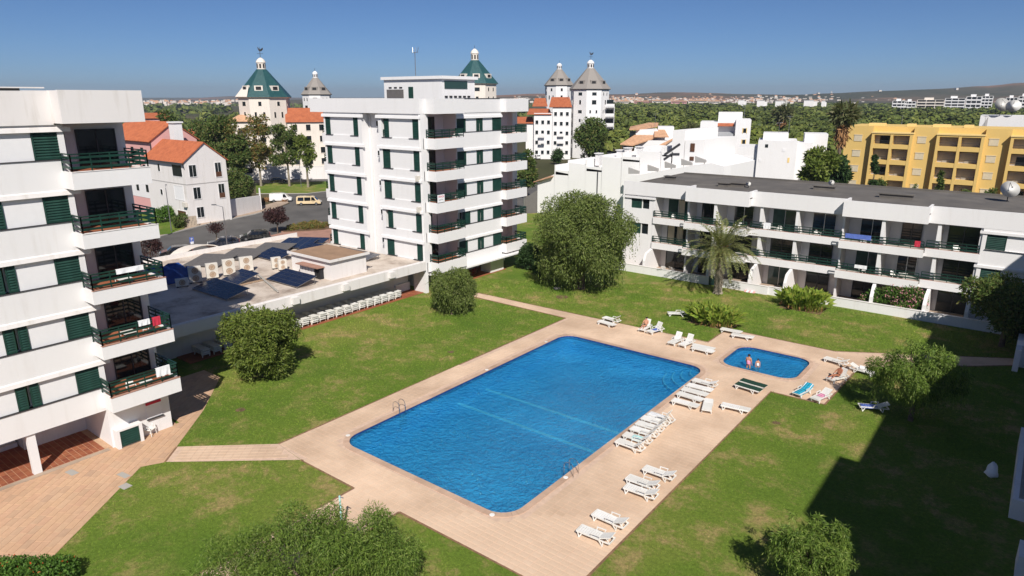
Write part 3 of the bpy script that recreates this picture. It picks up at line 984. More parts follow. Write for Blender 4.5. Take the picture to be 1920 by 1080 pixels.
# column, service box, notice board
col = MB()
for y in (11.1, 4.6, -2.0, -8.5):
    col.box(-45.05, -44.72, y - 0.22, y + 0.22, 0.055, 2.66)
    col.build('column', 'white2', LB)
    col = MB()
sb = MB()
sb.box(-44.55, -43.95, 15.35, 15.55, 0.02, 1.32).box(-44.55, -43.95, 16.75, 16.95, 0.02, 1.32).box(-44.55, -43.95, 15.55, 16.75, 1.2, 1.32)
sb.box(-44.55, -44.1, 15.55, 16.75, 0.02, 0.1)
sbo = sb.build('service_cupboard', 'white', LB)
shutter_x(sbo, -44.02, 15.57, 16.73, 0.12, 1.18).name = 'cupboard_door'
nb = B(-44.55, -44.5, 17.55, 18.55, 1.15, 2.2).build('notice_board', 'panel', LB)
B(-44.5, -44.42, 17.5, 18.6, 1.05, 1.13).build('board_ledge', 'dark_trim', nb)
B(-44.5, -44.47, 17.55, 18.55, 2.1, 2.28).build('red_header', 'towel_red', nb)
# arcade details
B(-50.99, -50.95, 3.0, 4.6, 0.9, 2.1).build('arcade_window', 'glass', LB)
B(-50.99, -50.95, 9.0, 9.9, 0.06, 2.1).build('arcade_door', 'wood', LB)
s3 = MB()
for k in range(5):
    s3.box(-51.0 + k * 0.3, -50.7 + k * 0.3, 8.1, 11.5, 0.06, 1.5 - k * 0.29)
s3.build('arcade_stair', 'white', LB)

# ================================================================== central apartment block
CB = thing('apartment_block', 'white six storey block in the middle with green shutters and a rooftop penthouse', 'apartment block', (-54.2, 53.3, 0))
CX, CY = -54.2, 53.3
CW = [(3.80, 5.75), (7.08, 9.20), (10.52, 12.66), (13.98, 16.14), (17.43, 19.52)]
w = MB()
# core, three bays on the -y side, slab bands on the +x side
w.box(-70.9, -56.2, CY + 1.15, 72.0, 2.5, 20.05)
w.box(-70.9, -63.9, CY + 0.42, CY + 1.15, 2.5, 20.05)
w.box(-61.0, CX, CY + 0.42, CY + 1.15, 2.5, 20.05)
zz = [(2.5, CW[0][0])] + [(CW[i][1], CW[i + 1][0]) for i in range(4)] + [(CW[4][1], 20.05)]
for x0, x1, wins in ((-70.9, -63.9, ((-70.62, -69.75), (-65.4, -64.5))), (-61.0, CX, ((-60.45, -59.30), (-55.45, -54.50)))):
    for z0, z1 in zz:
        w.box(x0, x1, CY, CY + 0.42, z0, z1)
    for z0, z1 in CW:
        w.box(x0, wins[0][0], CY, CY + 0.42, z0, z1)
        w.box(wins[1][1], x1, CY, CY + 0.42, z0, z1)
        w.box(wins[0][1], wins[1][0], CY + 0.10, CY + 0.42, z0, z1)
SH = [(59.1, 60.68), (62.62, 63.1), (63.26, 63.72), (65.6, 67.2)]
RW = [(3.55, 5.15), (7.05, 8.65), (10.5, 12.1), (14.1, 15.75), (17.9, 19.45)]
RZ = [(2.18, 3.55), (5.15, 7.05), (8.65, 10.5), (12.1, 14.1), (15.75, 17.9), (19.45, 20.05)]
for z0, z1 in RZ:
    w.box(-56.2, CX, 59.0, 67.22, z0, z1)
for z0, z1 in RW:
    w.box(-56.2, CX - 0.35, 59.0, 67.22, z0, z1)
    w.box(CX - 0.35, CX, 58.95, 59.08, z0, z1)
w.box(-56.2, -54.6, CY + 1.15, CY + 1.4, 2.5, 20.05)
w.box(CX - 0.27, CX + 0.02, CY - 0.02, CY + 0.42, 0, 20.05)              # corner pier
w.box(-56.2, CX - 0.27, CY + 0.02, CY + 0.42, 0, 2.5)
w.box(-56.2, -55.4, 71.0, 72.0, 2.2, 20.05)
w.build('wall', 'white2', CB)
gw = MB()
gw.box(-70.9, -57.5, 54.6, 72, 0, 2.5)
gw.box(-55.9, CX - 0.02, 65.0, 67.6, 0, 2.18)
gw.box(-55.5, CX - 0.3, 60.0, 60.6, 0, 2.18)
gw.build('ground_floor_wall', 'white', CB)
B(-58, -54.1, 58.5, 68, 0.0, 0.07).build('porch_floor', 'terracotta', CB)
B(-57.5, -57.45, 61.2, 62.3, 0.07, 2.0).build('porch_door', 'glass', CB)
sf = MB()
sf.box(-56.2, -52.9, CY + 0.6, 72, 2.02, 2.18)
sf.build('soffit', 'white', CB)
for z0, z1 in CW:
    for x0, x1 in ((-71.1, -63.55), (-61.25, CX + 0.05)):
        hood = MB()
        hood.hexa([(x0, CY - 0.20, z1), (x1, CY - 0.20, z1), (x1, CY, z1), (x0, CY, z1)],
                  [(x0, CY - 0.16, z1 + 0.30), (x1, CY - 0.16, z1 + 0.30), (x1, CY, z1 + 0.36), (x0, CY, z1 + 0.36)])
        hood.build('window_hood', 'white2', CB)
for z0, z1 in RW:
    hood = MB()
    hood.hexa([(CX, 58.9, z1 - .02), (CX + .14, 58.9, z1 - .02), (CX + .14, 67.3, z1 - .02), (CX, 67.3, z1 - .02)],
              [(CX, 58.9, z1 + .3), (CX + .1, 58.9, z1 + .26), (CX + .1, 67.3, z1 + .26), (CX, 67.3, z1 + .3)])
    hood.build('window_hood', 'white2', CB)
for k, (z0, z1) in enumerate(CW):
    for wi, (x0, x1) in enumerate(((-70.60, -69.77), (-65.38, -64.52), (-60.43, -59.32), (-55.43, -54.52))):
        B(x0, x1, CY + 0.36, CY + 0.41, z0, z1).build('window', 'glass', CB)
        if wi == 2 and k == 4:
            shutter_y(CB, CY + 0.05, x0 + 0.42, x1, z0, z1)
            railing(CB, [(x0, CY + 0.2, 0), (x0 + 0.42, CY + 0.2, 0)], z0, 0.7, single=False)
        elif wi == 2 and k == 1:
            shutter_y(CB, CY + 0.05, x0 + 0.35, x1, z0, z1)
        else:
            shutter_y(CB, CY + 0.05, x0, x1, z0, z1)
        sx = (x0, x1 + 0.55) if wi % 2 == 0 else (x0 - 0.6, x1)
        B(sx[0], sx[1], CY - 0.07, CY + 0.1, z0 - 0.07, z0).build('window_sill', 'dark_trim', CB)
    for x in (-62.55, -61.72):
        q = B(x, x + 0.55, CY + 1.10, CY + 1.14, z1 - 0.95, z1 - 0.4).build('bathroom_window', 'glass', CB)
        fr = MB()
        fr.box(x - .05, x, CY + 1.08, CY + 1.15, z1 - 1.0, z1 - .35).box(x + .55, x + .6, CY + 1.08, CY + 1.15, z1 - 1.0, z1 - .35)
        fr.box(x, x + .55, CY + 1.05, CY + 1.15, z1 - 1.0, z1 - .95).box(x, x + .55, CY + 1.08, CY + 1.15, z1 - .4, z1 - .35)
        fr.build('frame', 'towel_white', q)
for k, (z0, z1) in enumerate(RW):
    for si, (a, b_) in enumerate(SH):
        if k == 1 and si == 0:
            shutter_x(CB, CX - 0.06, a + 0.85, b_ + 0.55, z0 + .02, z1 - .02)
            wn_ = B(CX - 0.34, CX - 0.31, a, a + 0.85, z0, z1).build('window', 'glass', CB)
            B(CX - 0.31, CX - 0.25, a + 0.4, a + 0.46, z0, z1).build('frame', 'plastic', wn_)
            continue
        shutter_x(CB, CX - 0.06, a, b_, z0 + .02, z1 - .02)
    B(CX - 0.3, CX - 0.1, (60.70 if k != 1 else 61.3), 62.6, z0, z1).build('infill_panel', 'panel', CB)
    B(CX - 0.3, CX - 0.1, 63.74, 65.58, z0, z1).build('infill_panel', 'panel', CB)
    B(CX - 0.34, CX - 0.31, 63.1, 63.26, z0, z1).build('window', 'glass2', CB)
    B(CX - 0.3, CX + 0.06, 59.08, 67.2, z0 - 0.05, z0).build('window_sill', 'dark_trim', CB)
MB().bar((-63.6, CY + 1.08, 2.5), (-63.6, CY + 1.08, 20.0), .06, 8).build('downpipe', 'white_old', CB)
MB().bar((CX - .1, CY - .08, 2.5), (CX - .1, CY - .08, 21.4), .07, 8).build('downpipe', 'white2', CB)
for k_ in (1, 2):
    MB().box(CX - .75, CX - .3, CY - .34, CY - .02, 5.9 + k_ * 3.46, 6.5 + k_ * 3.46).build('wall_air_conditioner', 'ac', CB)
CBZ = [(2.40, 3.55), (5.85, 6.98), (9.30, 10.45), (12.80, 13.90), (16.30, 17.45)]
for k, (z0, z1) in enumerate(CBZ):
    for y0, y1, xf in ((54.05, 58.85, -52.8), (67.22, 71.55, -53.4)):
        b = MB()
        b.box(-56.2, xf, y0, y1, z0, z0 + 0.28)
        b.box(xf - 0.18, xf, y0, y1, z0 + 0.28, z1)
        b.box(-54.2, xf - 0.18, y0, y0 + 0.16, z0 + 0.28, z1)
        if y0 < 60:
            b.box(CX, xf - 0.18, y1 - 0.16, y1, z0 + 0.28, z1)
            b.box(CX - 0.3, CX + 0.02, CY + 0.32, y0, z0, z1)
        else:
            b.box(-56.2, xf - 0.18, y1 - 0.16, y1, z0 + 0.28, z1)
        bal = b.build('balcony', 'white2', CB)
        B(-56.1, xf - 0.2, y0 + 0.18, y1 - 0.18, z0 + 0.28, z1 - 0.1).build('balcony_floor', 'terracotta', bal)
        if y0 < 60:
            railing(CB, [(CX + .05, y0 + .06, 0), (xf - 0.09, y0 + 0.06, 0), (xf - 0.09, y1 - 0.08, 0), (CX + .05, y1 - 0.08, 0)], z1, 0.92, single=True)
        else:
            railing(CB, [(CX + .05, y0 + .06, 0), (xf - 0.09, y0 + 0.06, 0), (xf - 0.09, y1 - 0.08, 0), (-55.3, y1 - 0.08, 0)], z1, 0.92, single=True)
        zt = CBZ[k + 1][0] if k < 4 else 20.05
        if y0 < 60:
            d = B(-56.19, -56.15, 55.6, 57.5, z1 - 0.1, zt - 0.4).build('balcony_door', 'glass', CB)
            if k == 1:
                cu_ = MB()
                for q_ in range(8):
                    cu_.poly([(-56.13 + .03 * (q_ % 2), 56.6 + q_ * .1, z1), (-56.13 + .03 * ((q_ + 1) % 2), 56.7 + q_ * .1, z1), (-56.13 + .03 * ((q_ + 1) % 2), 56.7 + q_ * .1, zt - .5), (-56.13 + .03 * (q_ % 2), 56.6 + q_ * .1, zt - .5)])
                cu_.build('curtain', 'towel_white', d)
            B(-56.15, -56.09, 55.6, 56.55, z1 - 0.1, zt - 0.4).build('door_shutter', 'green', d)
        else:
            B(-56.19, -56.15, 68.0, 69.6, z1 - 0.1, zt - 0.4).build('balcony_door', 'glass', CB)
    # balconies on the far west side, seen past the corner
    b = B(-72.9, -70.92, 54.4, 58.0, z0, z1).build('balcony', 'white2', CB)
    railing(CB, [(-71.0, 54.5, 0), (-72.8, 54.5, 0), (-72.8, 57.9, 0)], z1, 0.95, single=False)
par = MB()
par.box(-73.2, CX + 0.04, CY - 0.18, CY + 0.05, 20.05, 21.66)
par.box(-73.2, -72.9, CY + .05, 72, 20.05, 21.66)
par.box(-73.2, -56.2, CY + 0.05, 72, 20.05, 20.3)
par.box(-56.2, -52.78, 54.02, 58.9, 20.05, 20.3).box(-52.96, -52.78, 54.02, 58.9, 20.3, 21.64).box(CX - .1, -52.96, 54.02, 54.2, 20.3, 21.64)
par.box(CX - .1, CX + .04, CY + .05, 54.02, 20.05, 21.64)
par.box(CX - .1, -52.96, 58.72, 58.9, 20.3, 21.64)
par.box(-56.2, CX + .06, 58.9, 67.2, 20.05, 21.60)
par.box(-56.2, -53.38, 67.2, 71.7, 20.05, 20.3).box(-53.56, -53.38, 67.2, 71.7, 20.3, 21.62).box(-56.2, -53.56, 71.5, 71.7, 20.3, 21.62).box(CX + .06, -53.56, 67.2, 67.38, 20.3, 21.62)
par.build('parapet', 'white2', CB)
B(CX - 0.4, CX + 0.1, 59.5, 66.8, 21.601, 21.68).build('parapet_capping', 'dark_trim', CB)
B(-72.9, -56.2, CY + .05, 72, 20.301, 20.45).build('flat_roof', 'felt', CB)
ph = MB()
ph.box(-67.4, -57.4, 60.2, 66.0, 20.45, 23.85)
pho = ph.build('penthouse', 'white', CB)
B(-67.7, -57.1, 59.95, 66.3, 23.85, 24.2).build('penthouse_roof', 'white2', pho)
p3 = MB()
p3.box(-66.9, -63.9, 60.14, 60.19, 21.7, 22.7)
p3.build('penthouse_window', 'panel_grey', pho)
B(-63.0, -62.2, 60.14, 60.19, 20.5, 23.0).build('penthouse_door', 'green', pho)
B(-57.39, -57.34, 60.6, 64.6, 22.75, 23.65).build('penthouse_glazing', 'glass2', pho)
q = MB()
for i in range(6):
    q.box(-57.39, -57.30, 60.6 + i * 0.8, 61.05 + i * 0.8, 21.75, 21.95)
q.build('vent_slot', 'dark', pho)
v3 = MB()
for i in range(3):
    v3.box(-66.5 + i * .95, -66.0 + i * .95, 60.14, 60.19, 22.85, 23.0)
v3.build('vent_slot', 'dark', pho)
ta = thing('roof_antenna', 'tall thin television antenna mast on the penthouse roof', 'antenna', (-61.9, 60.4, 24.2))
ma = MB()
ma.bar((-61.9, 60.4, 20.5 + 3.7), (-61.9, 60.4, 27.0), 0.05)
ma.build('mast', 'metal', ta)
an = MB()
for s_ in (-0.35, 0.05, 0.4):
    an.bar((-61.9 + s_, 60.4, 26.9), (-61.9 + s_ * 1.3, 60.5, 27.5), 0.03)
an.bar((-62.4, 60.4, 26.9), (-61.3, 60.4, 26.95), 0.03)
an.build('aerial', 'metal', ta)

# ================================================================== low service building between the two blocks
SB = thing('service_building', 'long low white building with a peeling flat roof between the two apartment blocks', 'building', (-65, 37, 0))
w = MB()
w.box(-77.5, -57.0, 22.5, 53.2, 0, 2.85)
w.box(-57.0, -56.75, 51.0, 53.2, 0, 1.0)
w.build('wall', 'white', SB)
r = MB()
r.box(-78.2, -54.1, 22.0, 53.15, 2.85, 3.72)
r.build('flat_roof', 'oldroof', SB)
fa = MB()
fa.box(-54.1, -53.95, 22.0, 53.15, 2.80, 3.80)
fa.box(-78.3, -54.1, 21.85, 22.0, 2.80, 3.80)
fa.box(-78.35, -78.2, 22.0, 53.15, 2.8, 4.25)
fa.box(-78.2, -73.5, 22.0, 22.3, 3.72, 4.2)
fa.build('roof_edge', 'white_old', SB)
for y in (35.4, 41.3, 47.5):
    B(-53.95, -53.6, y, y + 0.7, 3.05, 3.7).build('rain_hopper', 'white_old', SB)
B(-54.35, -54.1, 22.0, 53.1, 3.72, 3.86).build('upstand', 'white_old', SB)
strip = B(-57.0, -54.6, 25.6, 53.25, 0.0, 0.06).build('terracotta_strip', 'terracotta')
struct(strip)
lay_tiles(strip, [[(-57, 25.6), (-54.6, 25.6), (-54.6, 53.2), (-57, 53.2)]], [], 0.33, 0.33, 0.06, 0.01, 'floor_tile', 'terracotta', 'terracotta', 0, (-57, 25.6))
# penthouse box on the roof
hb = MB()
hb.box(-62.6, -55.9, 41.6, 46.2, 3.72, 5.7)
hb.build('roof_cabin', 'white_old', SB)
B(-62.8, -55.7, 41.4, 46.4, 5.7, 5.82).build('cabin_roof', 'brownroof', SB)
cr = MB()
cr.box(-62.9, -55.6, 41.3, 41.4, 5.66, 5.92).box(-55.7, -55.6, 41.4, 46.5, 5.66, 5.92)
cr.build('cabin_roof_edge', 'white_old', SB)
ve = MB()
ve.box(-60.6, -56.9, 40.65, 41.58, 4.95, 5.05)
ve.build('cabin_awning', 'sidewalk_red', SB)
for i in range(7):
    B(-60.5 + i * 0.5, -60.1 + i * 0.5, 41.1, 41.55, 3.72, 4.9).build('vent_louvre', 'white_old' if i < 5 else 'dark', SB)

# ================================================================== three-storey block on the right
RB = thing('terraced_apartment_block', 'long three storey white block behind the palm with a dark flat roof', 'apartment block', (-20, 79, 0))
SEG = [(-43.3, -34.2, 79.1), (-34.2, -26.45, 78.0), (-26.45, -16.45, 79.1), (-16.45, -8.55, 78.0), (-8.55, 9.0, 79.1)]
core = MB()
core.box(-43.2, 9.0, 81.6, 97.6, 0, 10.4)
core.build('wall', 'white2', RB)
B(-43.4, 9.2, 80.2, 97.8, 10.4, 10.62).build('flat_roof', 'felt', RB)
bk = MB()
bk.box(-43.4, 9.2, 97.8, 98.0, 10.0, 10.85)
bk.box(-43.6, -43.4, 80.2, 98.0, 10.0, 10.72)
bk.build('roof_kerb', 'felt', RB)
fins = {0: (-38.9,), 1: (-30.4,), 2: (-25.3, -21.3), 3: (-12.45,), 4: (-7.6, -4.0)}
doors = {0: [(-37.9, -35.3)], 1: [(-33.4, -31.3), (-29.3, -26.9)], 2: [(-24.6, -22.0), (-20.2, -17.7)], 3: [(-15.2, -12.9), (-11.2, -9.3)], 4: [(-7.0, -4.3)]}
rngR = random.Random(11)
for i, (x0, x1, yf) in enumerate(SEG):
    pp = MB()
    pp.box(x0, x1, yf, yf + 0.22, 9.62, 11.32)
    pp.box(x0, x1, yf + 0.22, 81.6, 9.62, 9.9)
    if i in (1, 3):
        pp.box(x1 - 0.2, x1, yf + 0.22, 80.6, 9.9, 11.32).box(x0, x0 + 0.2, yf + 0.22, 80.6, 9.9, 11.32)
    pp.box(x0 + .2, x1 - .2, yf + 0.22, yf + 1.4, 10.3, 10.5)
    pp.build('parapet', 'white2', RB)
    B(x0, x1, yf + 0.23, 80.25, 10.5, 10.61).build('roof_strip', 'felt', RB)
    for k, (s0, s1) in enumerate(((2.93, 3.75), (6.2, 7.02))):
        b = MB()
        xa, xb = (x0 if i else -38.9), (x1 if i < 4 else -3.9)
        b.box(xa, xb, yf - 0.02, yf + 0.16, s0, s1)
        b.box(xa, xb, yf + 0.16, 81.6, s0, s0 + 0.3)
        bal = b.build('balcony', 'white2', RB)
        B(xa, xb, yf + 0.02, yf + 0.17, s1, s1 + 0.03).build('balcony_coping', 'sidewalk_red', bal)
        B(xa + .05, xb - .05, yf + 0.2, 81.55, s0 + 0.3, s1 - 0.25).build('balcony_floor', 'conc', bal)
        railing(RB, [(xa + .05, yf + 0.08, 0), (xb - .05, yf + 0.08, 0)], s1 + 0.03, 0.78, rails=(0.2, 0.48), single=True)
    for x in fins[i]:
        f = MB()
        f.box(x - 0.16, x + 0.16, yf + 0.17, 81.6, 0, 9.62)
        if i > 0 or x < -30:
            f.extr([(x - 0.16, yf + 0.17, 0), (x - 0.16, 77.2, 0), (x - 0.16, 77.2, 1.6), (x - 0.16, 77.7, 2.5), (x - 0.16, yf + 0.17, 2.9)], (0.32, 0, 0))
        f.build('dividing_wall', 'white2', RB)
    for k, z in enumerate((0.1, 3.5, 6.8)):
        for (a, b_) in doors[i]:
            h = 2.35 if k else 2.4
            kind = rngR.random()
            d = B(a, b_, 81.52, 81.57, z, z + h).build('balcony_door', 'glass' if kind < 0.75 else 'glass2', RB)
            fr = MB()
            for xx in (a, (a + b_) / 2, b_ - 0.06):
                fr.box(xx, xx + 0.06, 81.46, 81.52, z, z + h)
            fr.box(a, b_, 81.465, 81.52, z + h, z + h + 0.06)
            fr.build('frame', 'dark_trim' if kind < 0.6 else 'plastic', d)
            if i == 0 and k:
                for c0_ in (a + .1, a + 1.3):
                    cu_ = MB()
                    for q_ in range(8):
                        cu_.poly([(c0_ + q_ * .11, 81.49 - .03 * (q_ % 2), z + .05), (c0_ + q_ * .11 + .11, 81.49 - .03 * ((q_ + 1) % 2), z + .05), (c0_ + q_ * .11 + .11, 81.49 - .03 * ((q_ + 1) % 2), z + h - .05), (c0_ + q_ * .11, 81.49 - .03 * (q_ % 2), z + h - .05)])
                    cu_.build('curtain', 'shutter_pale', d)
            if kind > 0.8:
                B(a, (a + b_) / 2 - .02, 81.40, 81.455, z, z + h).build('door_shutter', 'green', d)
    sd = x1 if i in (0, 2) else None
    if sd is not None:
        for z0, z1 in ((3.4, 6.2), (6.7, 9.62)):
            B(sd - 0.05, sd + 0.0, 79.4, 81.5, z0 + .3, z1 - .1).build('glass_screen', 'glass2', RB)
        B(sd - 0.1, sd + 0.1, 79.2, 81.6, 0, 9.62).build('dividing_wall', 'white2', RB)
# end bays with windows
eb = MB()
eb.box(-43.2, -38.9, 79.3, 81.6, 0, 4.6).box(-43.2, -38.9, 79.3, 81.6, 6.0, 7.9).box(-43.2, -42.2, 79.3, 81.6, 7.9, 9.2).box(-39.6, -38.9, 79.3, 81.6, 7.9, 9.2).box(-43.2, -38.9, 79.3, 81.6, 9.2, 9.62)
eb.box(-43.2, -42.2, 79.3, 81.6, 4.6, 6.0).box(-39.6, -38.9, 79.3, 81.6, 4.6, 6.0)
eb.build('end_bay', 'white2', RB)
eb = MB()
eb.box(-3.95, 9.0, 79.12, 81.6, 0, 4.25).box(-3.95, 9.0, 79.12, 81.6, 5.75, 7.6).box(-3.95, 9.0, 79.12, 81.6, 9.1, 9.62)
for z0 in (4.25, 7.6):
    eb.box(-3.95, -3.6, 79.12, 81.6, z0, z0 + 1.5).box(-2.0, 9.0, 79.25, 81.6, z0, z0 + 1.5)
eb.build('end_bay', 'white2', RB)
for z0 in (4.6, 7.9):
    shutter_y(RB, 79.42, -42.15, -40.7, z0, z0 + 1.3)
    wq = B(-40.65, -39.65, 79.55, 79.6, z0, z0 + 1.3).build('window', 'glass', RB)
    B(-40.7, -40.6, 79.4, 79.54, z0, z0 + 1.3).build('frame', 'plastic', wq)
shutter_y(RB, 79.4, -41.9, -40.4, 1.0, 2.5)
for z0 in (4.25, 7.6):
    shutter_y(RB, 79.2, -3.58, -2.02, z0, z0 + 1.5)
    B(-4.2, 1.5, 79.0, 79.12, z0 + 1.5, z0 + 1.75).build('window_hood', 'white2', RB)
    B(-3.6, -0.2, 79.02, 79.12, z0 - .07, z0).build('window_sill', 'dark_trim', RB)
B(-43.4, -38.7, 79.1, 79.3, 9.2, 9.45).build('window_hood', 'white2', RB)
for i, (p, sx) in enumerate(((G(1257, 337, 10.6), 1.4), (G(1357, 350, 10.6), 1.3), (G(1382, 350, 10.6), 2.0), (G(1545, 356, 10.6), 2.4), (G(1680, 372, 10.6), 3.4))):
    ch = MB()
    ch.box(p.x - sx / 2, p.x + sx / 2, p.y - .35, p.y + .35, 10.62, 11.05)
    cho = ch.build('roof_vent', 'felt', RB)
    B(p.x - sx / 2 - .15, p.x + sx / 2 + .15, p.y - .5, p.y + .5, 11.05, 11.15).build('vent_cap', 'felt', cho)
def dish(loc, r, label, az, grp='satellite dishes'):
    d = thing('satellite_dish', label, 'satellite dish', loc, az, grp)
    m = MB()
    prof = [(0.02, 0)] + [(r * t, 0.28 * r * t * t) for t in (0.3, 0.6, 0.85, 1.0)]
    tmp = MB().lathe((0, 0, 0), prof, 18)
    R = Matrix.Rotation(radians(62), 3, 'X')
    tmp.v = [tuple(R @ Vector(v) + Vector((0, 0, r * 1.35))) for v in tmp.v]
    tmp.build('reflector', 'plastic', d, off=(0, 0, 0), smooth=True)
    m.bar((0, 0, 0), (0, 0.05, r * 1.3), 0.05)
    m.build('mount', 'dark_trim', d, off=(0, 0, 0))
    a = MB()
    tip = R @ Vector((0, 0, r * 0.9)) + Vector((0, 0, r * 1.35))
    a.bar(R @ Vector((0, r * .9, r * .2)) + Vector((0, 0, r * 1.35)), tip, 0.025)
    a.bar(tip, tip + Vector((0, .1, 0)), 0.08)
    a.build('receiver_arm', 'dark_trim', d, off=(0, 0, 0))
    return d
dish(G(1888, 378, 10.62), 0.95, 'large white satellite dish near the right end of the dark flat roof', radians(20))
dish(G(1403, 352, 10.62), 0.32, 'small grey satellite dish on the dark flat roof edge near the palm', radians(0))
dish(G(1558, 350, 10.62), 0.36, 'small grey satellite dish beside the vent in the middle of the dark roof', radians(10))
# garden wall
GWL = thing('garden_wall', 'low white garden wall along the lawn in front of the three storey block', 'wall', (-18, 77, 0))
gwm = MB()
gwm.box(-43.5, -30.0, 76.8, 77.05, 0, 0.95)
gwm.box(-28.9, -23.0, 76.8, 77.05, 0, 0.95)
gwm.box(-22.99, 6.0, 77.0, 77.25, 0, 0.95)
gwm.build('wall', 'white', GWL)
gc_ = MB()
gc_.box(-43.55, -30.0, 76.76, 77.09, 0.95, 1.0).box(-28.9, -23.0, 76.76, 77.09, 0.95, 1.0).box(-22.99, 6.0, 76.96, 77.29, 0.95, 1.0)
gc_.build('coping', 'white_old', GWL)
B(-30.0, -28.9, 76.9, 76.96, 0.03, 1.15).build('gate_panel', 'glass2', GWL)
struct(B(-43.5, 6, 77.25, 81.5, 0.0, 0.08).build('terrace_floor', 'sidewalk'))

# ================================================================== the block whose shadow lies over the lawn, at the right edge
NB = thing('apartment_block', 'white block at the far right edge with shaded ground floor terraces', 'apartment block', (10, 40, 0))
w = MB()
w.box(11.6, 24, 4.0, 18.9, 0, 20.9)
w.box(8.75, 24, 18.9, 26.6, 0, 21.0)
w.box(9.85, 24, 26.6, 72, 0, 21.0)
w.build('wall', 'white', NB)
for y0, y1, x in ((19.5, 26.0, 8.75), (28, 70, 9.85)):
    yy = y0
    while yy < y1 - 2.2:
        for k in range(6):
            B(x - 0.05, x - 0.01, yy + 0.4, yy + 2.0, 0.6 + k * 3.45, 2.4 + k * 3.45).build('window', 'glass', NB)
        yy += 3.4
for (y0, y1) in ((36.0, 37.6), (41.6, 52.0),):
    t = MB()
    x0 = 1.4 if y0 > 40 else 1.9
    t.box(x0, x0 + 0.28, y0, y1, 0, 1.15)
    t.box(x0 + 0.28, 8.7, y0, y0 + 0.28, 0, 1.15)
    t.build('terrace_wall', 'white', NB)
B(1.68, 9.8, 41.9, 68, 0, 0.5).build('terrace_floor', 'grey_wall', NB)
B(2.6, 3.6, 44.0, 48.5, 0.5, 1.25).build('planter', 'white', NB)
gb = MB()
gb.box(0.35, 9.8, 68.0, 70.2, 0, 2.3)
gb.box(0.35, 0.75, 66.6, 68.0, 0, 1.9)
gb.build('gate_house', 'white', NB)

# ================================================================== foliage
def crown_points(rs, clumps, n):
    """points spread in the outer part of every clump: clumps = rows of (x,y,z,rx,ry,rz)"""
    c = np.array(clumps, dtype=float)
    w = c[:, 3] * c[:, 4] + c[:, 4] * c[:, 5] + c[:, 3] * c[:, 5]
    idx = rs.choice(len(c), n, p=w / w.sum())
    d = rs.normal(size=(n, 3))
    d /= np.linalg.norm(d, axis=1)[:, None]
    rad = 1.0 - np.abs(rs.normal(0, 0.26, n))
    rad = np.clip(rad, 0.05, 1.08)
    p = c[idx, :3] + d * c[idx, 3:] * rad[:, None]
    return p, d
def leaf_quads(rs, p, d, L, W, droop=0.0, out=0.5):
    n = len(p)
    a = rs.normal(size=(n, 3)) * 0.8 + d * out
    a[:, 2] -= droop * 2.0
    a /= np.linalg.norm(a, axis=1)[:, None]
    nr = rs.normal(size=(n, 3)) + d * 0.9
    b = np.cross(a, nr)
    b /= np.linalg.norm(b, axis=1)[:, None] + 1e-9
    l = (L * rs.uniform(0.6, 1.35, n))[:, None]
    w = (W * rs.uniform(0.7, 1.3, n))[:, None]
    q = np.empty((n, 4, 3))
    q[:, 0] = p
    q[:, 1] = p + a * l * 0.45 + b * w * 0.5
    q[:, 2] = p + a * l
    q[:, 3] = p + a * l * 0.5 - b * w * 0.5
    return q.reshape(-1, 3)
def make_clumps(rs, R, H0, H1, n, rsub, squash=0.85, top=1.0, bias=0.0):
    """clumps over an uneven, lopsided crown of radius R between heights H0 and H1"""
    out = []
    zc, hz = (H0 + H1) / 2, (H1 - H0) / 2
    lobes = rs.normal(size=(5, 3))
    lobes /= np.linalg.norm(lobes, axis=1)[:, None]
    amp = rs.uniform(-0.22, 0.20, 5)
    for i in range(n):
        d = rs.normal(size=3)
        d /= np.linalg.norm(d)
        swell = 1.0 + float(np.sum(amp * np.exp(-3.0 * (1 - lobes @ d))))
        k = rs.uniform(0.40, 0.98) * swell
        taper = 1.0 - (1 - top) * max(0, d[2])
        r = rsub * rs.uniform(0.5, 1.35)
        out.append((d[0] * (R - r * .55) * k * taper, d[1] * (R - r * .55) * k * taper, zc + d[2] * (hz - r * .5) * min(k, 1.02) + bias, r, r, r * squash * rs.uniform(.8, 1.25)))
    return out
def trunk_mesh(rs, base_r, h, clumps, nb=7, lean=(0, 0), split=0.45):
    m = MB()
    top = Vector((lean[0], lean[1], h))
    mid = top * split
    m.bar((0, 0, -0.05), mid, base_r * 1.15, 9, base_r * 0.85)
    m.bar(mid, top, base_r * 0.85, 8, base_r * 0.5)
    idx = rs.choice(len(clumps), min(nb, len(clumps)), replace=False)
    for i in idx:
        c = clumps[i]
        st = mid.lerp(top, rs.uniform(0.1, 0.95))
        e = Vector(c[:3])
        k = st.lerp(e, 0.5) + Vector((rs.uniform(-.2, .2), rs.uniform(-.2, .2), rs.uniform(0.0, 0.4)))
        m.bar(st, k, base_r * 0.42, 6, base_r * 0.28)
        m.bar(k, e, base_r * 0.28, 5, base_r * 0.08)
    return m
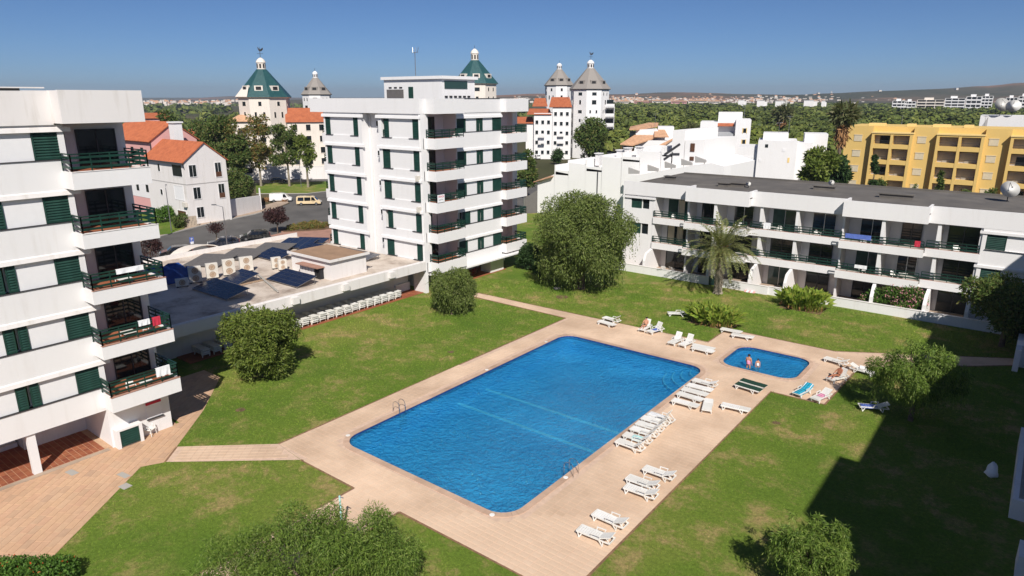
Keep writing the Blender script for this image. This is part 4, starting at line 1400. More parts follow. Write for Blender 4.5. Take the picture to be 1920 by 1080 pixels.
def tree(name, label, cat, loc, R, H0, H1, n, leaf, L, W, seed, ncl=26, rsub=None, droop=0.0, tr=0.2, bark='bark', group=None, top=1.0, squash=0.85, strands=0, lean=(0, 0), extra=None, out=0.5, rz=0.0):
    rs = np.random.RandomState(seed)
    t = thing(name, label, cat, loc, rz, group)
    cl = make_clumps(rs, R, H0, H1, ncl, rsub or R * 0.36, squash, top)
    if extra:
        cl += extra
    p, d = crown_points(rs, cl, n)
    q = leaf_quads(rs, p, d, L, W, droop, out)
    parts = [q]
    if strands:
        # hanging twigs: leaves threaded down from the outside of the crown
        sp, sd = crown_points(rs, cl, strands)
        k = 11
        tt = np.arange(k)[None, :, None]
        ln = rs.uniform(0.05, 0.13, (strands, 1, 1)) * (R / 4.0 + 0.5)
        sway = sd[:, None, :] * np.array([1, 1, 0.0]) * 0.035 * tt + rs.normal(0, 0.03, (strands, k, 3))
        P = sp[:, None, :] + sway
        P[:, :, 2] -= (ln * tt)[:, :, 0]
        P = P[P[:, :, 2] > max(0.25, H0 - 0.5)].reshape(-1, 3)
        D = np.tile(np.array([[0.0, 0.0, -1.0]]), (len(P), 1))
        parts.append(leaf_quads(rs, P, D, L * 0.9, W * 0.8, 0.9, 0.3))
    if n >= 5000:
        # short sprays of leaves standing out of the crown, so that its outline is feathery
        ns, k = n // 45, 8
        sp, sd = crown_points(rs, cl, ns)
        dirv = sd + rs.normal(0, .35, (ns, 3)) + np.array([0, 0, -droop * .9 + .1])
        dirv /= np.linalg.norm(dirv, axis=1)[:, None]
        ln = rs.uniform(.35, 1.0, (ns, 1, 1)) * (0.35 + R * .09)
        tt = (np.arange(k) / k)[None, :, None]
        P = sp[:, None, :] + dirv[:, None, :] * ln * tt
        P[:, :, 2] -= (ln * tt ** 2 * (.15 + droop))[:, :, 0]
        P = P.reshape(-1, 3)
        D = np.repeat(dirv, k, axis=0)
        kk = P[:, 2] > .15
        parts.append(leaf_quads(rs, P[kk], D[kk], L * .9, W * .9, droop * .6, 1.0))
    np_mesh('crown', np.concatenate(parts), 4, 'leaf_' + leaf, t)
    trunk_mesh(rs, tr, (H0 * 0.55 + H1 * 0.45), cl, lean=lean).build('trunk', bark, t, off=(0, 0, 0))
    return t
tree('pepper_tree', 'large spreading pepper tree with drooping foliage on the lawn before the three storey block', 'tree', (-41.2, 66.0, 0), 6.7, 0.7, 12.3, 56000, 'pepper', 0.33, 0.11, 1, ncl=64, rsub=1.55, droop=0.35, tr=0.42, strands=1300)
tree('round_tree', 'dense rounded olive green tree on the lawn beside the shaded end of the service building', 'tree', (-47.4, 28.0, 0), 3.3, 0.3, 6.9, 30000, 'round', 0.26, 0.10, 2, ncl=90, rsub=0.8, droop=0.15, tr=0.2)
tree('pepper_tree', 'small pepper tree growing at the corner of the middle apartment block', 'tree', (-46.5, 49.3, 0), 2.9, 0.4, 6.0, 17000, 'pepper', 0.25, 0.08, 3, ncl=30, rsub=0.8, droop=0.5, tr=0.16, strands=900)
tree('pepper_tree', 'feathery bright green tree at the edge of the building shadow beside the paddling pool', 'tree', (-4.7, 51.3, 0), 3.0, 1.0, 6.0, 16000, 'bright', 0.26, 0.055, 4, ncl=75, rsub=0.45, droop=0.45, tr=0.16, strands=500)
tree('pepper_tree', 'bright green feathery tree low at the bottom right on the shaded lawn', 'tree', (-5.4, 28.4, 0), 2.0, 0.5, 4.4, 9500, 'bright', 0.22, 0.045, 5, ncl=52, rsub=0.34, droop=0.3, tr=0.13, strands=450)
tree('pepper_tree', 'wide feathery tree in the foreground at the bottom of the picture', 'tree', (-21.0, 13.4, 0), 4.7, 0.4, 5.6, 62000, 'bright', 0.18, 0.034, 6, ncl=80, rsub=0.75, droop=0.3, tr=0.16, strands=2200, squash=0.85)
tree('shrub', 'dark leafy shrub at the foot of the middle apartment block', 'shrub', (-51.4, 69.6, 0), 2.0, 0.0, 3.6, 9000, 'dark', 0.26, 0.13, 7, ncl=16, rsub=0.95, tr=0.1)
tree('shrub', 'dark green shrub between the apartment block corner and the pepper tree', 'shrub', (-47.4, 67.6, 0), 1.6, 0.0, 3.2, 6000, 'dark', 0.26, 0.13, 8, ncl=14, rsub=0.85, tr=0.1)
tree('shade_tree', 'dark broad leaved tree half in shadow by the garden wall at the right', 'tree', (-0.7, 73.0, 0), 4.9, 0.8, 7.4, 20000, 'street', 0.34, 0.15, 9, ncl=28, rsub=1.35, tr=0.22)
tree('shade_tree', 'dark tree in deep shade beside the gate house at the right edge', 'tree', (2.6, 71.6, 0), 3.2, 0.6, 6.2, 9000, 'dark', 0.34, 0.15, 19, ncl=22, rsub=1.1, tr=0.2)  # dark leaf colour also carries the shade of the block
fl = thing('flowering_climber', 'pink flowering climber over the terrace dividing wall of the three storey block', 'climbing plant', (-9.6, 77.9, 0))
rs_ = np.random.RandomState(12)
cl_ = [(-2.2, 0, 1.6, 1.3, .5, .9), (-1.0, 0.1, 2.2, 1.1, .6, .8), (0.6, 0, 2.4, 1.3, .6, .8), (-3.2, 0, 1.0, .9, .4, .7), (1.4, .1, 1.6, .8, .5, .9), (0.2, -.2, 1.0, 1.2, .5, .7)]
p_, d_ = crown_points(rs_, cl_, 5200)
np_mesh('foliage', leaf_quads(rs_, p_, d_, 0.22, 0.11), 4, 'leaf_hedge', fl)
p_, d_ = crown_points(rs_, cl_[1:], 1100)
np_mesh('blossom', leaf_quads(rs_, p_ + d_ * .08, d_, 0.16, 0.13), 4, 'leaf_flower_pink', fl)
stm = MB()
for x in (-2, -.6, .8):
    stm.bar((x, .1, 0), (x + .3, 0, 1.8), .05, 6, .02)
stm.build('stem', 'bark', fl, off=(0, 0, 0))
def hedge(name, label, cat, loc, cl, n, leaf, L, W, seed, flowers=None, nf=0, group=None):
    rs = np.random.RandomState(seed)
    t = thing(name, label, cat, loc, 0, group)
    p, d = crown_points(rs, cl, n)
    k = p[:, 2] > 0.02
    np_mesh('foliage', leaf_quads(rs, p[k], d[k], L, W), 4, 'leaf_' + leaf, t)
    if flowers:
        p, d = crown_points(rs, cl, nf)
        k = p[:, 2] > 0.3
        np_mesh('blossom', leaf_quads(rs, p[k] + d[k] * .06, d[k], L * .8, W), 4, 'leaf_' + flowers, t)
    sm = MB()
    for c in cl[::2]:
        sm.bar((c[0], c[1], 0), (c[0], c[1], c[2] + c[5] * .4), 0.05, 6, 0.02)
    sm.build('stem', 'bark', t, off=(0, 0, 0))
    return t
hp = G(75, 1092)
hedge('hedge', 'dark green hedge with a few red flowers at the bottom left corner', 'hedge', (hp.x, hp.y, 0), [(dx * 1.0, dx * 0.85, .55, .85, .85, .7) for dx in np.linspace(-1.9, 0.7, 5)], 10000, 'hedge', 0.15, 0.08, 21, 'flower_red', 260)

def strelitzia(label, p, w, h, n, seed, group='bird of paradise clumps on the lawn'):
    rs = np.random.RandomState(seed)
    t = thing('bird_of_paradise_clump', label, 'plant', (p.x, p.y, 0), 0, group)
    blades, stems, dry = [], MB(), []
    for i in range(n):
        a = rs.uniform(0, 2 * pi)
        r = sqrt(rs.uniform(0, 1))
        bx, by = cos(a) * r * w * 0.75, sin(a) * r * w * 0.5
        hh = h * rs.uniform(0.45, 1.0) * (1 - 0.25 * r)
        lx, ly = cos(a) * r * 0.7 + rs.normal(0, .3), sin(a) * r * 0.7 + rs.normal(0, .3)
        b0 = Vector((bx, by, 0))
        b1 = Vector((bx + lx * 0.5, by + ly * 0.5, hh * 0.62))
        stems.bar(b0, b1, 0.022, 4, 0.012)
        ax = Vector((lx * 0.9 + rs.normal(0, .25), ly * 0.9 + rs.normal(0, .25), hh * 0.55)).normalized()
        L = rs.uniform(0.65, 1.1)
        side = ax.cross(Vector((rs.normal(), rs.normal(), 0.3))).normalized() * rs.uniform(0.11, 0.19)
        b2 = b1 + ax * L * 0.55
        b3 = b1 + ax * L + Vector((lx * .12, ly * .12, -0.12))
        for q in ((b1, b1 + ax * L * .3 + side, b2 + side * .9, b2), (b1, b2, b2 - side * .9, b1 + ax * L * .3 - side), (b2, b2 + side * .9, b3, b3), (b2, b3, b3, b2 - side * .9)):
            q = list(q)
            if (Vector(q[2]) - Vector(q[3])).length < 1e-5:
                q[3] = q[2].lerp(q[0], 0.02)
            if (Vector(q[1]) - Vector(q[2])).length < 1e-5:
                q[1] = q[2].lerp(q[0], 0.02)
            blades.append(q)
        if i % 3 == 0:
            e = Vector((bx * 1.15, by * 1.15, 0)) + Vector((rs.normal(0, .12), rs.normal(0, .12), rs.uniform(.2, .6)))
            s = Vector((rs.normal(0, .06), rs.normal(0, .06), 0.02))
            dry.append([e, e + s + Vector((0, 0, -.25)), e + Vector((rs.normal(0, .1), rs.normal(0, .1), -.5)), e - s + Vector((0, 0, -.25))])
    np_mesh('leaf_blades', np.array([[tuple(v) for v in q] for q in blades]).reshape(-1, 3), 4, 'leaf_strel', t)
    np_mesh('dry_leaves', np.array([[tuple(v) for v in q] for q in dry]).reshape(-1, 3), 4, 'leaf_dry', t)
    stems.build('stems', 'leaf_strel', t, off=(0, 0, 0))
    B(-w * .8, w * .8, -w * .5, w * .5, 0.004, 0.03).build('soil_patch', 'soil', t, off=(0, 0, 0))
strelitzia('wide bird of paradise clump on the lawn behind the loungers, left of the two', G(1338, 606), 2.7, 2.3, 520, 31)
strelitzia('bird of paradise clump against the white garden wall, right of the two', G(1505, 578), 2.6, 3.0, 420, 32)

def date_palm(label, loc):
    rs = np.random.RandomState(40)
    t = thing('date_palm', label, 'palm tree', loc)
    tm = MB()
    H = 5.1
    prof = [(0.62, 0), (0.5, 0.25), (0.42, 0.8), (0.40, 2.0), (0.43, 3.2), (0.55, 4.5), (0.62, 4.9), (0.45, 5.5), (0.1, 5.8)]
    tm.lathe((0, 0, 0), prof, 14)
    for k in range(160):
        z = rs.uniform(0.2, 4.2)
        a = rs.uniform(0, 2 * pi)
        r = 0.42
        p = Vector((cos(a) * r, sin(a) * r, z))
        tm.bar(p, p + Vector((cos(a) * .10, sin(a) * .10, .16)), 0.06, 4, 0.03)
    tm.build('trunk', 'bark_pale', t, off=(0, 0, 0))
    boots = MB()
    for k in range(70):
        a = rs.uniform(0, 2 * pi)
        z = rs.uniform(4.4, 5.4)
        p = Vector((cos(a) * .45, sin(a) * .45, z))
        boots.bar(p, p + Vector((cos(a) * .35, sin(a) * .35, rs.uniform(.05, .4))), 0.07, 4, 0.03)
    boots.build('leaf_bases', 'leaf_dry', t, off=(0, 0, 0))
    nf = 58
    for k in range(nf):
        u = (k + 0.5) / nf
        a = k * 2.39996 + rs.uniform(-.15, .15)
        el = radians(80 - 100 * u ** 0.8) + rs.uniform(-.08, .08)
        L = rs.uniform(4.3, 5.1) * (0.86 if u < .15 else 1.0)
        d = Vector((cos(a) * cos(el), sin(a) * cos(el), sin(el)))
        pts = []
        p = Vector((cos(a) * .3, sin(a) * .3, 5.5))
        n = 13
        for i in range(n + 1):
            pts.append(p.copy())
            d = (d + Vector((0, 0, -0.062 - 0.03 * i / n * 2))).normalized()
            p = p + d * (L / n)
        quads = []
        for i in range(1, n + 1):
            a0, a1 = pts[i - 1], pts[i]
            ax = (a1 - a0).normalized()
            sd = ax.cross(Vector((0, 0, 1)))
            if sd.length < 1e-3:
                sd = Vector((1, 0, 0))
            sd.normalize()
            up = sd.cross(ax)
            wdt = 0.62 * sin(pi * min(0.97, 0.1 + 0.86 * i / n)) ** 0.6
            quads.append([a0 + sd * .02, a1 + sd * .012, a1 - sd * .012, a0 - sd * .02])
            for s_ in (-1, 1):
                for j in range(2):
                    b0 = a0.lerp(a1, (j + rs.uniform(0, .6)) / 2)
                    tip = b0 + (sd * s_ * 0.82 + ax * 0.55 + up * rs.uniform(0.05, 0.35) + Vector((0, 0, -0.12))).normalized() * wdt * rs.uniform(.85, 1.1)
                    w_ = ax * 0.075
                    m_ = b0.lerp(tip, .5)
                    quads.append([b0, m_ + w_, tip, m_ - w_])
        np_mesh('frond', np.array([[tuple(v) for v in q] for q in quads]).reshape(-1, 3), 4, 'leaf_palm', t)
    return t
date_palm('date palm with arching fronds on the lawn in front of the three storey block', (-27.75, 74.1, 0))

def fan_palm(label, loc, H, s, seed, group):
    rs = np.random.RandomState(seed)
    t = thing('fan_palm', label, 'palm tree', loc, 0, group)
    MB().bar((0, 0, 0), (0.1, 0.1, H), 0.35 * s, 8, 0.22 * s).build('trunk', 'bark', t, off=(0, 0, 0))
    c = [(0.1, .1, H + 1.2 * s, 1.7 * s, 1.7 * s, 1.3 * s)]
    p, d = crown_points(rs, c, 700)
    np_mesh('crown', leaf_quads(rs, p, d, 1.0 * s, 0.28 * s, 0.1, 1.2), 4, 'leaf_washi', t)
    c = [(0.1, .1, H - 1.2 * s, .85 * s, .85 * s, 1.9 * s)]
    p, d = crown_points(rs, c, 420)
    np_mesh('dry_skirt', leaf_quads(rs, p, d, .9 * s, .22 * s, 0.9, .2), 4, 'leaf_dry', t)
    return t

# ------------------------------------------------------------------ grass blades over the near lawn
def grass_blades():
    rs = np.random.RandomState(77)
    n = 420000
    # denser near the camera
    d = 19 + 62 * rs.uniform(0, 1, n) ** 1.35
    az = rs.uniform(-0.68, 0.68, n)
    ang = pi / 2 + HEAD - az
    x, y = np.cos(ang) * d, np.sin(ang) * d
    keep = np.ones(n, bool)
    keep &= (x < 1.2) & (y < 76.6) & (x > -54.0)
    for px0, px1, py0, py1 in ((-36.50, -14.1, 21.85, 57.3), (-22.05, -9.95, 50.3, 62.4), (-28.5, -24.9, 10, 22)):
        keep &= ~((x > px0) & (x < px1) & (y > py0) & (y < py1))
    idx = np.where(keep)[0]
    ok = []
    polys = [PAVE, SWPATH, [(-50, 55.4), (-36, 55.4), (-36, 57.6), (-50, 57.2)], [(-12.5, 62.5), (-9.5, 59.4), (0.9, 68.2), (0.9, 70.4)], [(-56, 22), (-54.55, 22), (-54.55, 54), (-56, 54)]]
    for i in idx:
        pt = (x[i], y[i])
        if not any(inside(pt, pl) for pl in polys):
            ok.append(i)
    ok = np.array(ok)
    x, y, d = x[ok], y[ok], d[ok]
    n = len(x)
    k = np.clip(d / 40, 0.7, 2.0)
    a = rs.uniform(0, 2 * pi, n)
    h = rs.uniform(0.035, 0.085, n) * k
    w = 0.014 * k
    lean = rs.normal(0, 0.045, (n, 2)) * k[:, None]
    v = np.zeros((n, 3, 3))
    v[:, 0] = np.stack([x - np.cos(a) * w, y - np.sin(a) * w, np.full(n, -0.01)], 1)
    v[:, 1] = np.stack([x + np.cos(a) * w, y + np.sin(a) * w, np.full(n, -0.01)], 1)
    v[:, 2] = np.stack([x + lean[:, 0], y + lean[:, 1], h], 1)
    o = np_mesh('grass', v.reshape(-1, 3), 3, 'leaf_blade')
    o['kind'] = 'stuff'
grass_blades()
# bare patches and sprinkler holes in the lawn
for i, (u, v, r, lb) in enumerate(((452, 768, 0.34, 'brown bare spot in the lawn near the left building'), (845, 660, 0.3, 'small bare spot in the lawn left of the pool'), (1456, 793, 0.28, 'dark bare spot in the lawn right of the pool deck'), (1055, 557, 0.75, 'reddish bare patch in the lawn beside the big pepper tree'))):
    p = G(u, v)
    m = MB()
    rr = random.Random(i)
    m.poly([(p.x + cos(a) * r * rr.uniform(.8, 1.2), p.y + sin(a) * r * rr.uniform(.7, 1.2), 0.012) for a in [2 * pi * k / 12 for k in range(12)]])
    struct(m.build('bare_patch', 'soil'))
wc = G(1044, 541)
wl_ = MB().lathe((wc.x, wc.y, 0), [(0.45, 0), (0.45, 0.08), (0.3, 0.1)], 14).build('well_cover', 'conc')
tag(wl_, 'round pale concrete cover on the grass below the big pepper tree', 'cover')

# ================================================================== loungers
def lounger_proto(back_deg, name='sun_lounger', fabric=None):
    t = thing(name, 'x', 'sun lounger')
    fr = MB()
    for s in (-1, 1):
        x = s * 0.31
        fr.beam((x, -0.30, 0.30), (x, 0.98, 0.30), 0.05, 0.07)
        fr.beam((x, -0.95, 0.30), (x, -0.30, 0.30), 0.05, 0.055)
    fr.beam((-0.31, 0.97, 0.30), (0.31, 0.97, 0.30), 0.05, 0.06)
    fr.beam((-0.31, -0.94, 0.30), (0.31, -0.94, 0.30), 0.05, 0.06)
    fr.build('frame', 'plastic', t, off=(0, 0, 0))
    for s in (-1, 1):
        for y0, y1 in ((0.80, 0.92), (-0.55, -0.72)):
            lg = MB()
            lg.beam((s * 0.31, y0 * 0.9 - .08, 0.28), (s * 0.33, y0, 0.0), 0.045, 0.06)
            lg.beam((s * 0.31, y0 * 0.9 + .16, 0.28), (s * 0.33, y0, 0.01), 0.04, 0.05)
            lg.build('leg', 'plastic', t, off=(0, 0, 0))
    se = MB()
    for i in range(9):
        y = -0.24 + i * 0.135
        se.box(-0.285, 0.285, y - 0.055, y + 0.055, 0.315, 0.345)
    se.box(-.29, -.255, -.3, .96, .30, .335).box(.255, .29, -.3, .96, .30, .335)
    seat = se.build('seat', 'plastic', t, off=(0, 0, 0))
    bk = MB()
    a = radians(back_deg)
    def bp(x, l, h):
        return (x, -0.30 - l * cos(a) + h * sin(a), 0.33 + l * sin(a) + h * cos(a))
    for i in range(6):
        l0 = 0.03 + i * 0.112
        bk.hexa([bp(-.285, l0, 0), bp(.285, l0, 0), bp(.285, l0 + .092, 0), bp(-.285, l0 + .092, 0)], [bp(-.285, l0, .03), bp(.285, l0, .03), bp(.285, l0 + .092, .03), bp(-.285, l0 + .092, .03)])
    for s in (-.285, .245):
        bk.hexa([bp(s, 0, -.02), bp(s + .04, 0, -.02), bp(s + .04, .72, -.02), bp(s, .72, -.02)], [bp(s, 0, .015), bp(s + .04, 0, .015), bp(s + .04, .72, .015), bp(s, .72, .015)])
    bk.hexa([bp(-.285, .69, 0), bp(.285, .69, 0), bp(.285, .74, 0), bp(-.285, .74, 0)], [bp(-.285, .69, .03), bp(.285, .69, .03), bp(.285, .74, .03), bp(-.285, .74, .03)])
    bk.build('backrest', 'plastic', t, off=(0, 0, 0))
    if back_deg > 10:
        st = MB()
        for s in (-1, 1):
            st.beam(bp(s * 0.24, 0.42, 0), (s * 0.24, -0.9, 0.3), 0.03, 0.035)
        st.build('back_strut', 'plastic', t, off=(0, 0, 0))
        ar = MB()
        for s in (-1, 1):
            ar.beam((s * .34, -.42, .52), (s * .34, .12, .50), .05, .03)
            ar.beam((s * .34, .08, .5), (s * .33, .12, .3), .04, .03)
            ar.beam((s * .34, -.40, .52), (s * .33, -.32, .3), .04, .03)
        ar.build('armrest', 'plastic', t, off=(0, 0, 0))
    if fabric:
        cu = MB()
        cu.box(-.29, .29, -.28, .97, .347, .40)
        cu.hexa([bp(-.29, .0, .032), bp(.29, .0, .032), bp(.29, .74, .032), bp(-.29, .74, .032)], [bp(-.29, .0, .085), bp(.29, .0, .085), bp(.29, .74, .085), bp(-.29, .74, .085)])
        cu.build('mattress', fabric, t, off=(0, 0, 0))
    return t
PROTO = {}
def lounger(u, v, rz, back, label, group, fabric=None, z=0.036, world=None):
    key = (back, fabric)
    if world is not None:
        p = Vector(world)
    else:
        p = G(u, v, 0.3)
    loc = (p.x, p.y, z)
    if key not in PROTO:
        PROTO[key] = lounger_proto(back, fabric=fabric)
        o = PROTO[key]
        o.location = loc
        o.rotation_euler = (0, 0, rz)
        o['label'] = label
        if group:
            o['group'] = group
    else:
        o = dup(PROTO[key], loc, rz, label, group)
        if not group and 'group' in o:
            del o['group']
    return o
W = radians(90)         # foot end towards the pool (-x)
S = radians(180)        # foot end towards -y
GR = 'white loungers set out on the pool deck'
LO = [
 (1117, 1003, W, 24, 'white lounger nearest the bottom edge of the deck, on the right side of the pool'),
 (1144, 974, W, 24, 'white lounger just above the bottom one, on the right side of the pool'),
 (1202, 922, W, 24, 'lower of the two overlapping white loungers in the middle of the right deck'),
 (1205, 905, W, 24, 'upper of the two overlapping white loungers in the middle of the right deck'),
 (1236, 887, W, 24, 'white lounger standing alone above the overlapping pair by the grass edge'),
 (1182, 835, W, 38, 'first white lounger from the bottom in the tight row of six beside the pool'),
 (1196, 822, W, 38, 'second white lounger from the bottom in the tight row of six, under an aqua towel'),
 (1209, 810, W, 38, 'third white lounger from the bottom in the tight row of six beside the pool'),
 (1219, 800, W, 38, 'fourth white lounger from the bottom in the tight row of six beside the pool'),
 (1229, 790, W, 38, 'fifth white lounger from the bottom in the tight row of six beside the pool'),
 (1240, 783, W, 60, 'top white lounger of the tight row of six, with a white towel over it'),
 (1285, 756, W, 0, 'lowest flat white lounger of the row near the pool steps'),
 (1294, 744, W, 0, 'second flat white lounger of the row near the pool steps'),
 (1303, 735, W, 0, 'third flat white lounger of the row near the pool steps'),
 (1312, 727, W, 0, 'fourth flat white lounger of the row near the pool steps'),
 (1322, 718, W, 24, 'topmost white lounger of the row near the pool steps with its back raised'),
 (1327, 760, S + 0.35, 0, 'flat white lounger turned lengthways beside the row near the pool steps'),
 (1379, 764, W + 0.12, 0, 'lone flat white lounger at the corner of the grass right of the pool'),
 (1147, 599, W - 0.1, 38, 'farther white lounger of the pair at the far left corner of the pool deck'),
 (1138, 606, W - 0.1, 0, 'nearer flat white lounger of the pair at the far left corner of the pool deck'),
 (1210, 614, S, 60, 'white lounger with a person sitting on it at the far side of the pool'),
 (1229, 619, S - 0.3, 60, 'white lounger with a blue towel beside the sitting person'),
 (1267, 639, S - 0.1, 60, 'left one of two upright white loungers behind the pool steps'),
 (1288, 643, S - 0.1, 60, 'right one of two upright white loungers behind the pool steps'),
 (1318, 656, W, 0, 'nearer flat white lounger of two pushed together behind the pool steps'),
 (1319, 651, W, 0, 'farther flat white lounger of two pushed together behind the pool steps'),
 (1371, 620, W, 0, 'left flat white lounger at the upper corner of the paddling pool deck'),
 (1392, 630, W + .1, 0, 'right flat white lounger at the upper corner of the paddling pool deck'),
 (1270, 587, W + 0.6, 24, 'white lounger on the grass beside the bird of paradise clump'),
 (1568, 677, W - 0.2, 24, 'white lounger at the upper right end of the paddling pool deck'),
 (1571, 708, S - 0.5, 60, 'white lounger with two sunbathers at the right edge of the paddling pool deck'),
 (1618, 694, -W - 0.2, 24, 'white lounger on the grass right of the paddling pool with a rolled towel'),
 (1540, 743, S - 0.25, 24, 'white lounger with a pink towel below the paddling pool'),
 (1505, 733, S - 0.25, 24, 'white lounger covered by a turquoise towel below the paddling pool'),
 (1638, 762, W + 0.5, 24, 'white lounger under the feathery tree with navy and red towels'),
]
lobj = []
for u, v, rz, bk, lb in LO:
    r_ = random.Random(u * 7 + v)
    zz_ = 0.036 if not (u in (1270, 1618, 1638)) else 0.0
    lobj.append(lounger(u, v, rz + r_.uniform(-.05, .05), bk, lb, GR, z=zz_))
for (u, v, lb) in ((1403, 727, 'nearer white framed lounger with a dark green mattress by the paddling pool'), (1412, 720, 'farther white framed lounger with a dark green mattress by the paddling pool')):
    lounger(u, v, W - 0.12, 0, lb, 'loungers with green mattresses', fabric='plastic_green')
# stacks kept along the service building wall
ORD = ['first', 'second', 'third', 'fourth', 'fifth', 'sixth', 'seventh', 'eighth', 'ninth', 'tenth', 'eleventh', 'twelfth', 'thirteenth', 'fourteenth']
for s in range(14):
    y = 36.4 + s * 1.02
    for j in range(4):
        z = 0.072 + j * 0.19
        lounger(0, 0, -W + random.Random(s * 9 + j).uniform(-.06, .06), 0, '%s white lounger in the %s stack from the rounded tree along the service building wall' % (('lowest', 'second', 'third', 'topmost')[j], ORD[s]), 'stacked white loungers along the service building', z=z, world=(-55.75 + 0.05 * (j % 2) + random.Random(s).uniform(-.1, .1), y, 0))
for s in range(5):
    for j in range(3):
        lounger(0, 0, -W, 0, '%s white lounger in the %s shaded stack behind the rounded tree' % (('lowest', 'middle', 'topmost')[j], ORD[s] if s < 4 else 'last'), 'stacked white loungers in the shade', z=0.072 + j * 0.19, world=(-55.75, 27.2 + s * 1.05, 0))

def towel_on(lo, name, mat, label, kind='seat'):
    """a towel draped over a lounger, a thing of its own"""
    rz = lo.rotation_euler.z
    t = MB()
    back = 0
    for o in lo.children:
        pass
    nx, ny = 5, 9
    rs = np.random.RandomState(int(abs(lo.location.x) * 100) % 999)
    c, s = cos(rz), sin(rz)
    grid = []
    y0, y1 = {'seat': (-0.2, 0.9), 'short': (-0.28, 0.35), 'full': (-0.95, 0.98)}[kind]
    ba = radians(24)
    for j in range(ny):
        row = []
        for i in range(nx):
            x = -0.36 + 0.72 * i / (nx - 1)
            y = y0 + (y1 - y0) * j / (ny - 1)
            z = 0.365 + rs.uniform(0, .025) - (0.10 if i in (0, nx - 1) else 0)
            if y < -0.3:
                z += (-0.3 - y) * math.tan(ba) + .01
            row.append((x * c - y * s + lo.location.x, x * s + y * c + lo.location.y, z + lo.location.z))
        grid.append(row)
    for j in range(ny - 1):
        for i in range(nx - 1):
            t.poly([grid[j][i], grid[j][i + 1], grid[j + 1][i + 1], grid[j + 1][i]])
    o = t.build(name, mat, smooth=True)
    md = o.modifiers.new('thick', 'SOLIDIFY')
    md.thickness = 0.012
    return tag(o, label, 'towel')
towel_on(lobj[6], 'towel', 'towel_aqua', 'pale aqua towel on the second lounger of the tight row', 'short')
towel_on(lobj[10], 'towel', 'towel_white', 'white towel over the top lounger of the tight row')
towel_on(lobj[21], 'towel', 'towel_navy', 'blue towel lying on the lounger beside the sitting person', 'short')
towel_on(lobj[32], 'towel', 'towel_pink', 'pink towel on the lounger below the paddling pool', 'short')
towel_on(lobj[33], 'towel', 'towel_blue', 'turquoise towel covering a lounger below the paddling pool', 'full')
towel_on(lobj[34], 'towel', 'towel_navy', 'navy towel on the lounger under the feathery tree')
p_ = lobj[31].location
rt = MB().bar((p_.x - .25, p_.y - .05, .5), (p_.x + .2, p_.y + .1, .5), 0.14, 10).build('rolled_towel', 'towel_white')
tag(rt, 'white rolled towel on the lounger standing on the grass', 'towel')

# plastic armchairs
def chair_proto():
    t = thing('plastic_armchair', 'x', 'chair')
    MB().box(-.24, .24, -.22, .24, .40, .44).build('seat', 'plastic', t, off=(0, 0, 0))
    b = MB()
    b.hexa([(-.25, -.22, .44), (.25, -.22, .44), (.25, -.19, .44), (-.25, -.19, .44)], [(-.22, -.36, .85), (.22, -.36, .85), (.22, -.33, .85), (-.22, -.33, .85)])
    b.build('backrest', 'plastic', t, off=(0, 0, 0))
    for sx in (-1, 1):
        for sy in (-1, 1):
            MB().bar((sx * .23, sy * .2, .42), (sx * .27, sy * .26, 0), .03, 6, .022).build('leg', 'plastic', t, off=(0, 0, 0))
        a = MB()
        a.beam((sx * .28, -.28, .66), (sx * .28, .2, .64), .05, .03)
        a.beam((sx * .28, .18, .64), (sx * .25, .22, .42), .04, .04)
        a.build('armrest', 'plastic', t, off=(0, 0, 0))
    return t
CH = chair_proto()
cp = G(283, 816)
CH.location = (cp.x, cp.y, 0.03)
CH.rotation_euler.z = radians(-60)
CH['label'] = 'white plastic armchair standing alone on the paving at the left block'
zf = BZ[0][0] + 0.30
dup(CH, (-44.3, 16.8, zf), radians(-100), 'white plastic armchair on the lowest balcony in front of the dark door')
dup(CH, (-44.2, 18.6, zf), radians(150), 'white plastic armchair at the right corner of the lowest balcony')
dup(CH, (-44.3, 18.4, BZ[1][0] + .3), radians(120), 'white plastic armchair on the second balcony beside the hanging red towel')
def table(loc, label, mat='plastic'):
    t = thing('balcony_table', label, 'table', loc)
    MB().box(-.4, .4, -.4, .4, .69, .72).build('tabletop', mat, t, off=(0, 0, 0))
    for sx in (-.34, .34):
        for sy in (-.34, .34):
            MB().bar((sx, sy, 0), (sx, sy, .69), .025, 6).build('leg', mat, t, off=(0, 0, 0))
table((-44.3, 17.7, zf), 'white square table between the armchairs on the lowest balcony')
table((-44.4, 17.2, BZ[1][0] + .3), 'white square table on the second balcony')
table((-44.4, 17.4, BZ[2][0] + .3), 'white square table on the third balcony')
def drape(label, x, y0, y1, z, drop, mat, name='laundry_towel'):
    m = MB()
    n = 6
    for i in range(n):
        a, b_ = y0 + (y1 - y0) * i / n, y0 + (y1 - y0) * (i + 1) / n
        o0, o1 = 0.02 * sin(i * 2.1), 0.02 * sin((i + 1) * 2.1)
        m.poly([(x + .06 + o0, a, z - drop), (x + .06 + o1, b_, z - drop), (x + .05, b_, z), (x + .05, a, z)])
        m.poly([(x + .05, a, z), (x + .05, b_, z), (x - .05, b_, z), (x - .05, a, z)])
        m.poly([(x - .05, a, z), (x - .05, b_, z), (x - .06, b_, z - drop * .7), (x - .06, a, z - drop * .7)])
    o = m.build(name, mat)
    md = o.modifiers.new('thick', 'SOLIDIFY')
    md.thickness = 0.01
    return tag(o, label, 'laundry')
drape('red towel hanging over the rail at the right corner of the second balcony', -43.29, 18.25, 18.75, BZ[1][1] + 1.05, .55, 'towel_red')
drape('white cloth hanging over the rail of the second balcony beside the red towel', -43.29, 17.4, 18.1, BZ[1][1] + 1.05, .35, 'towel_white')
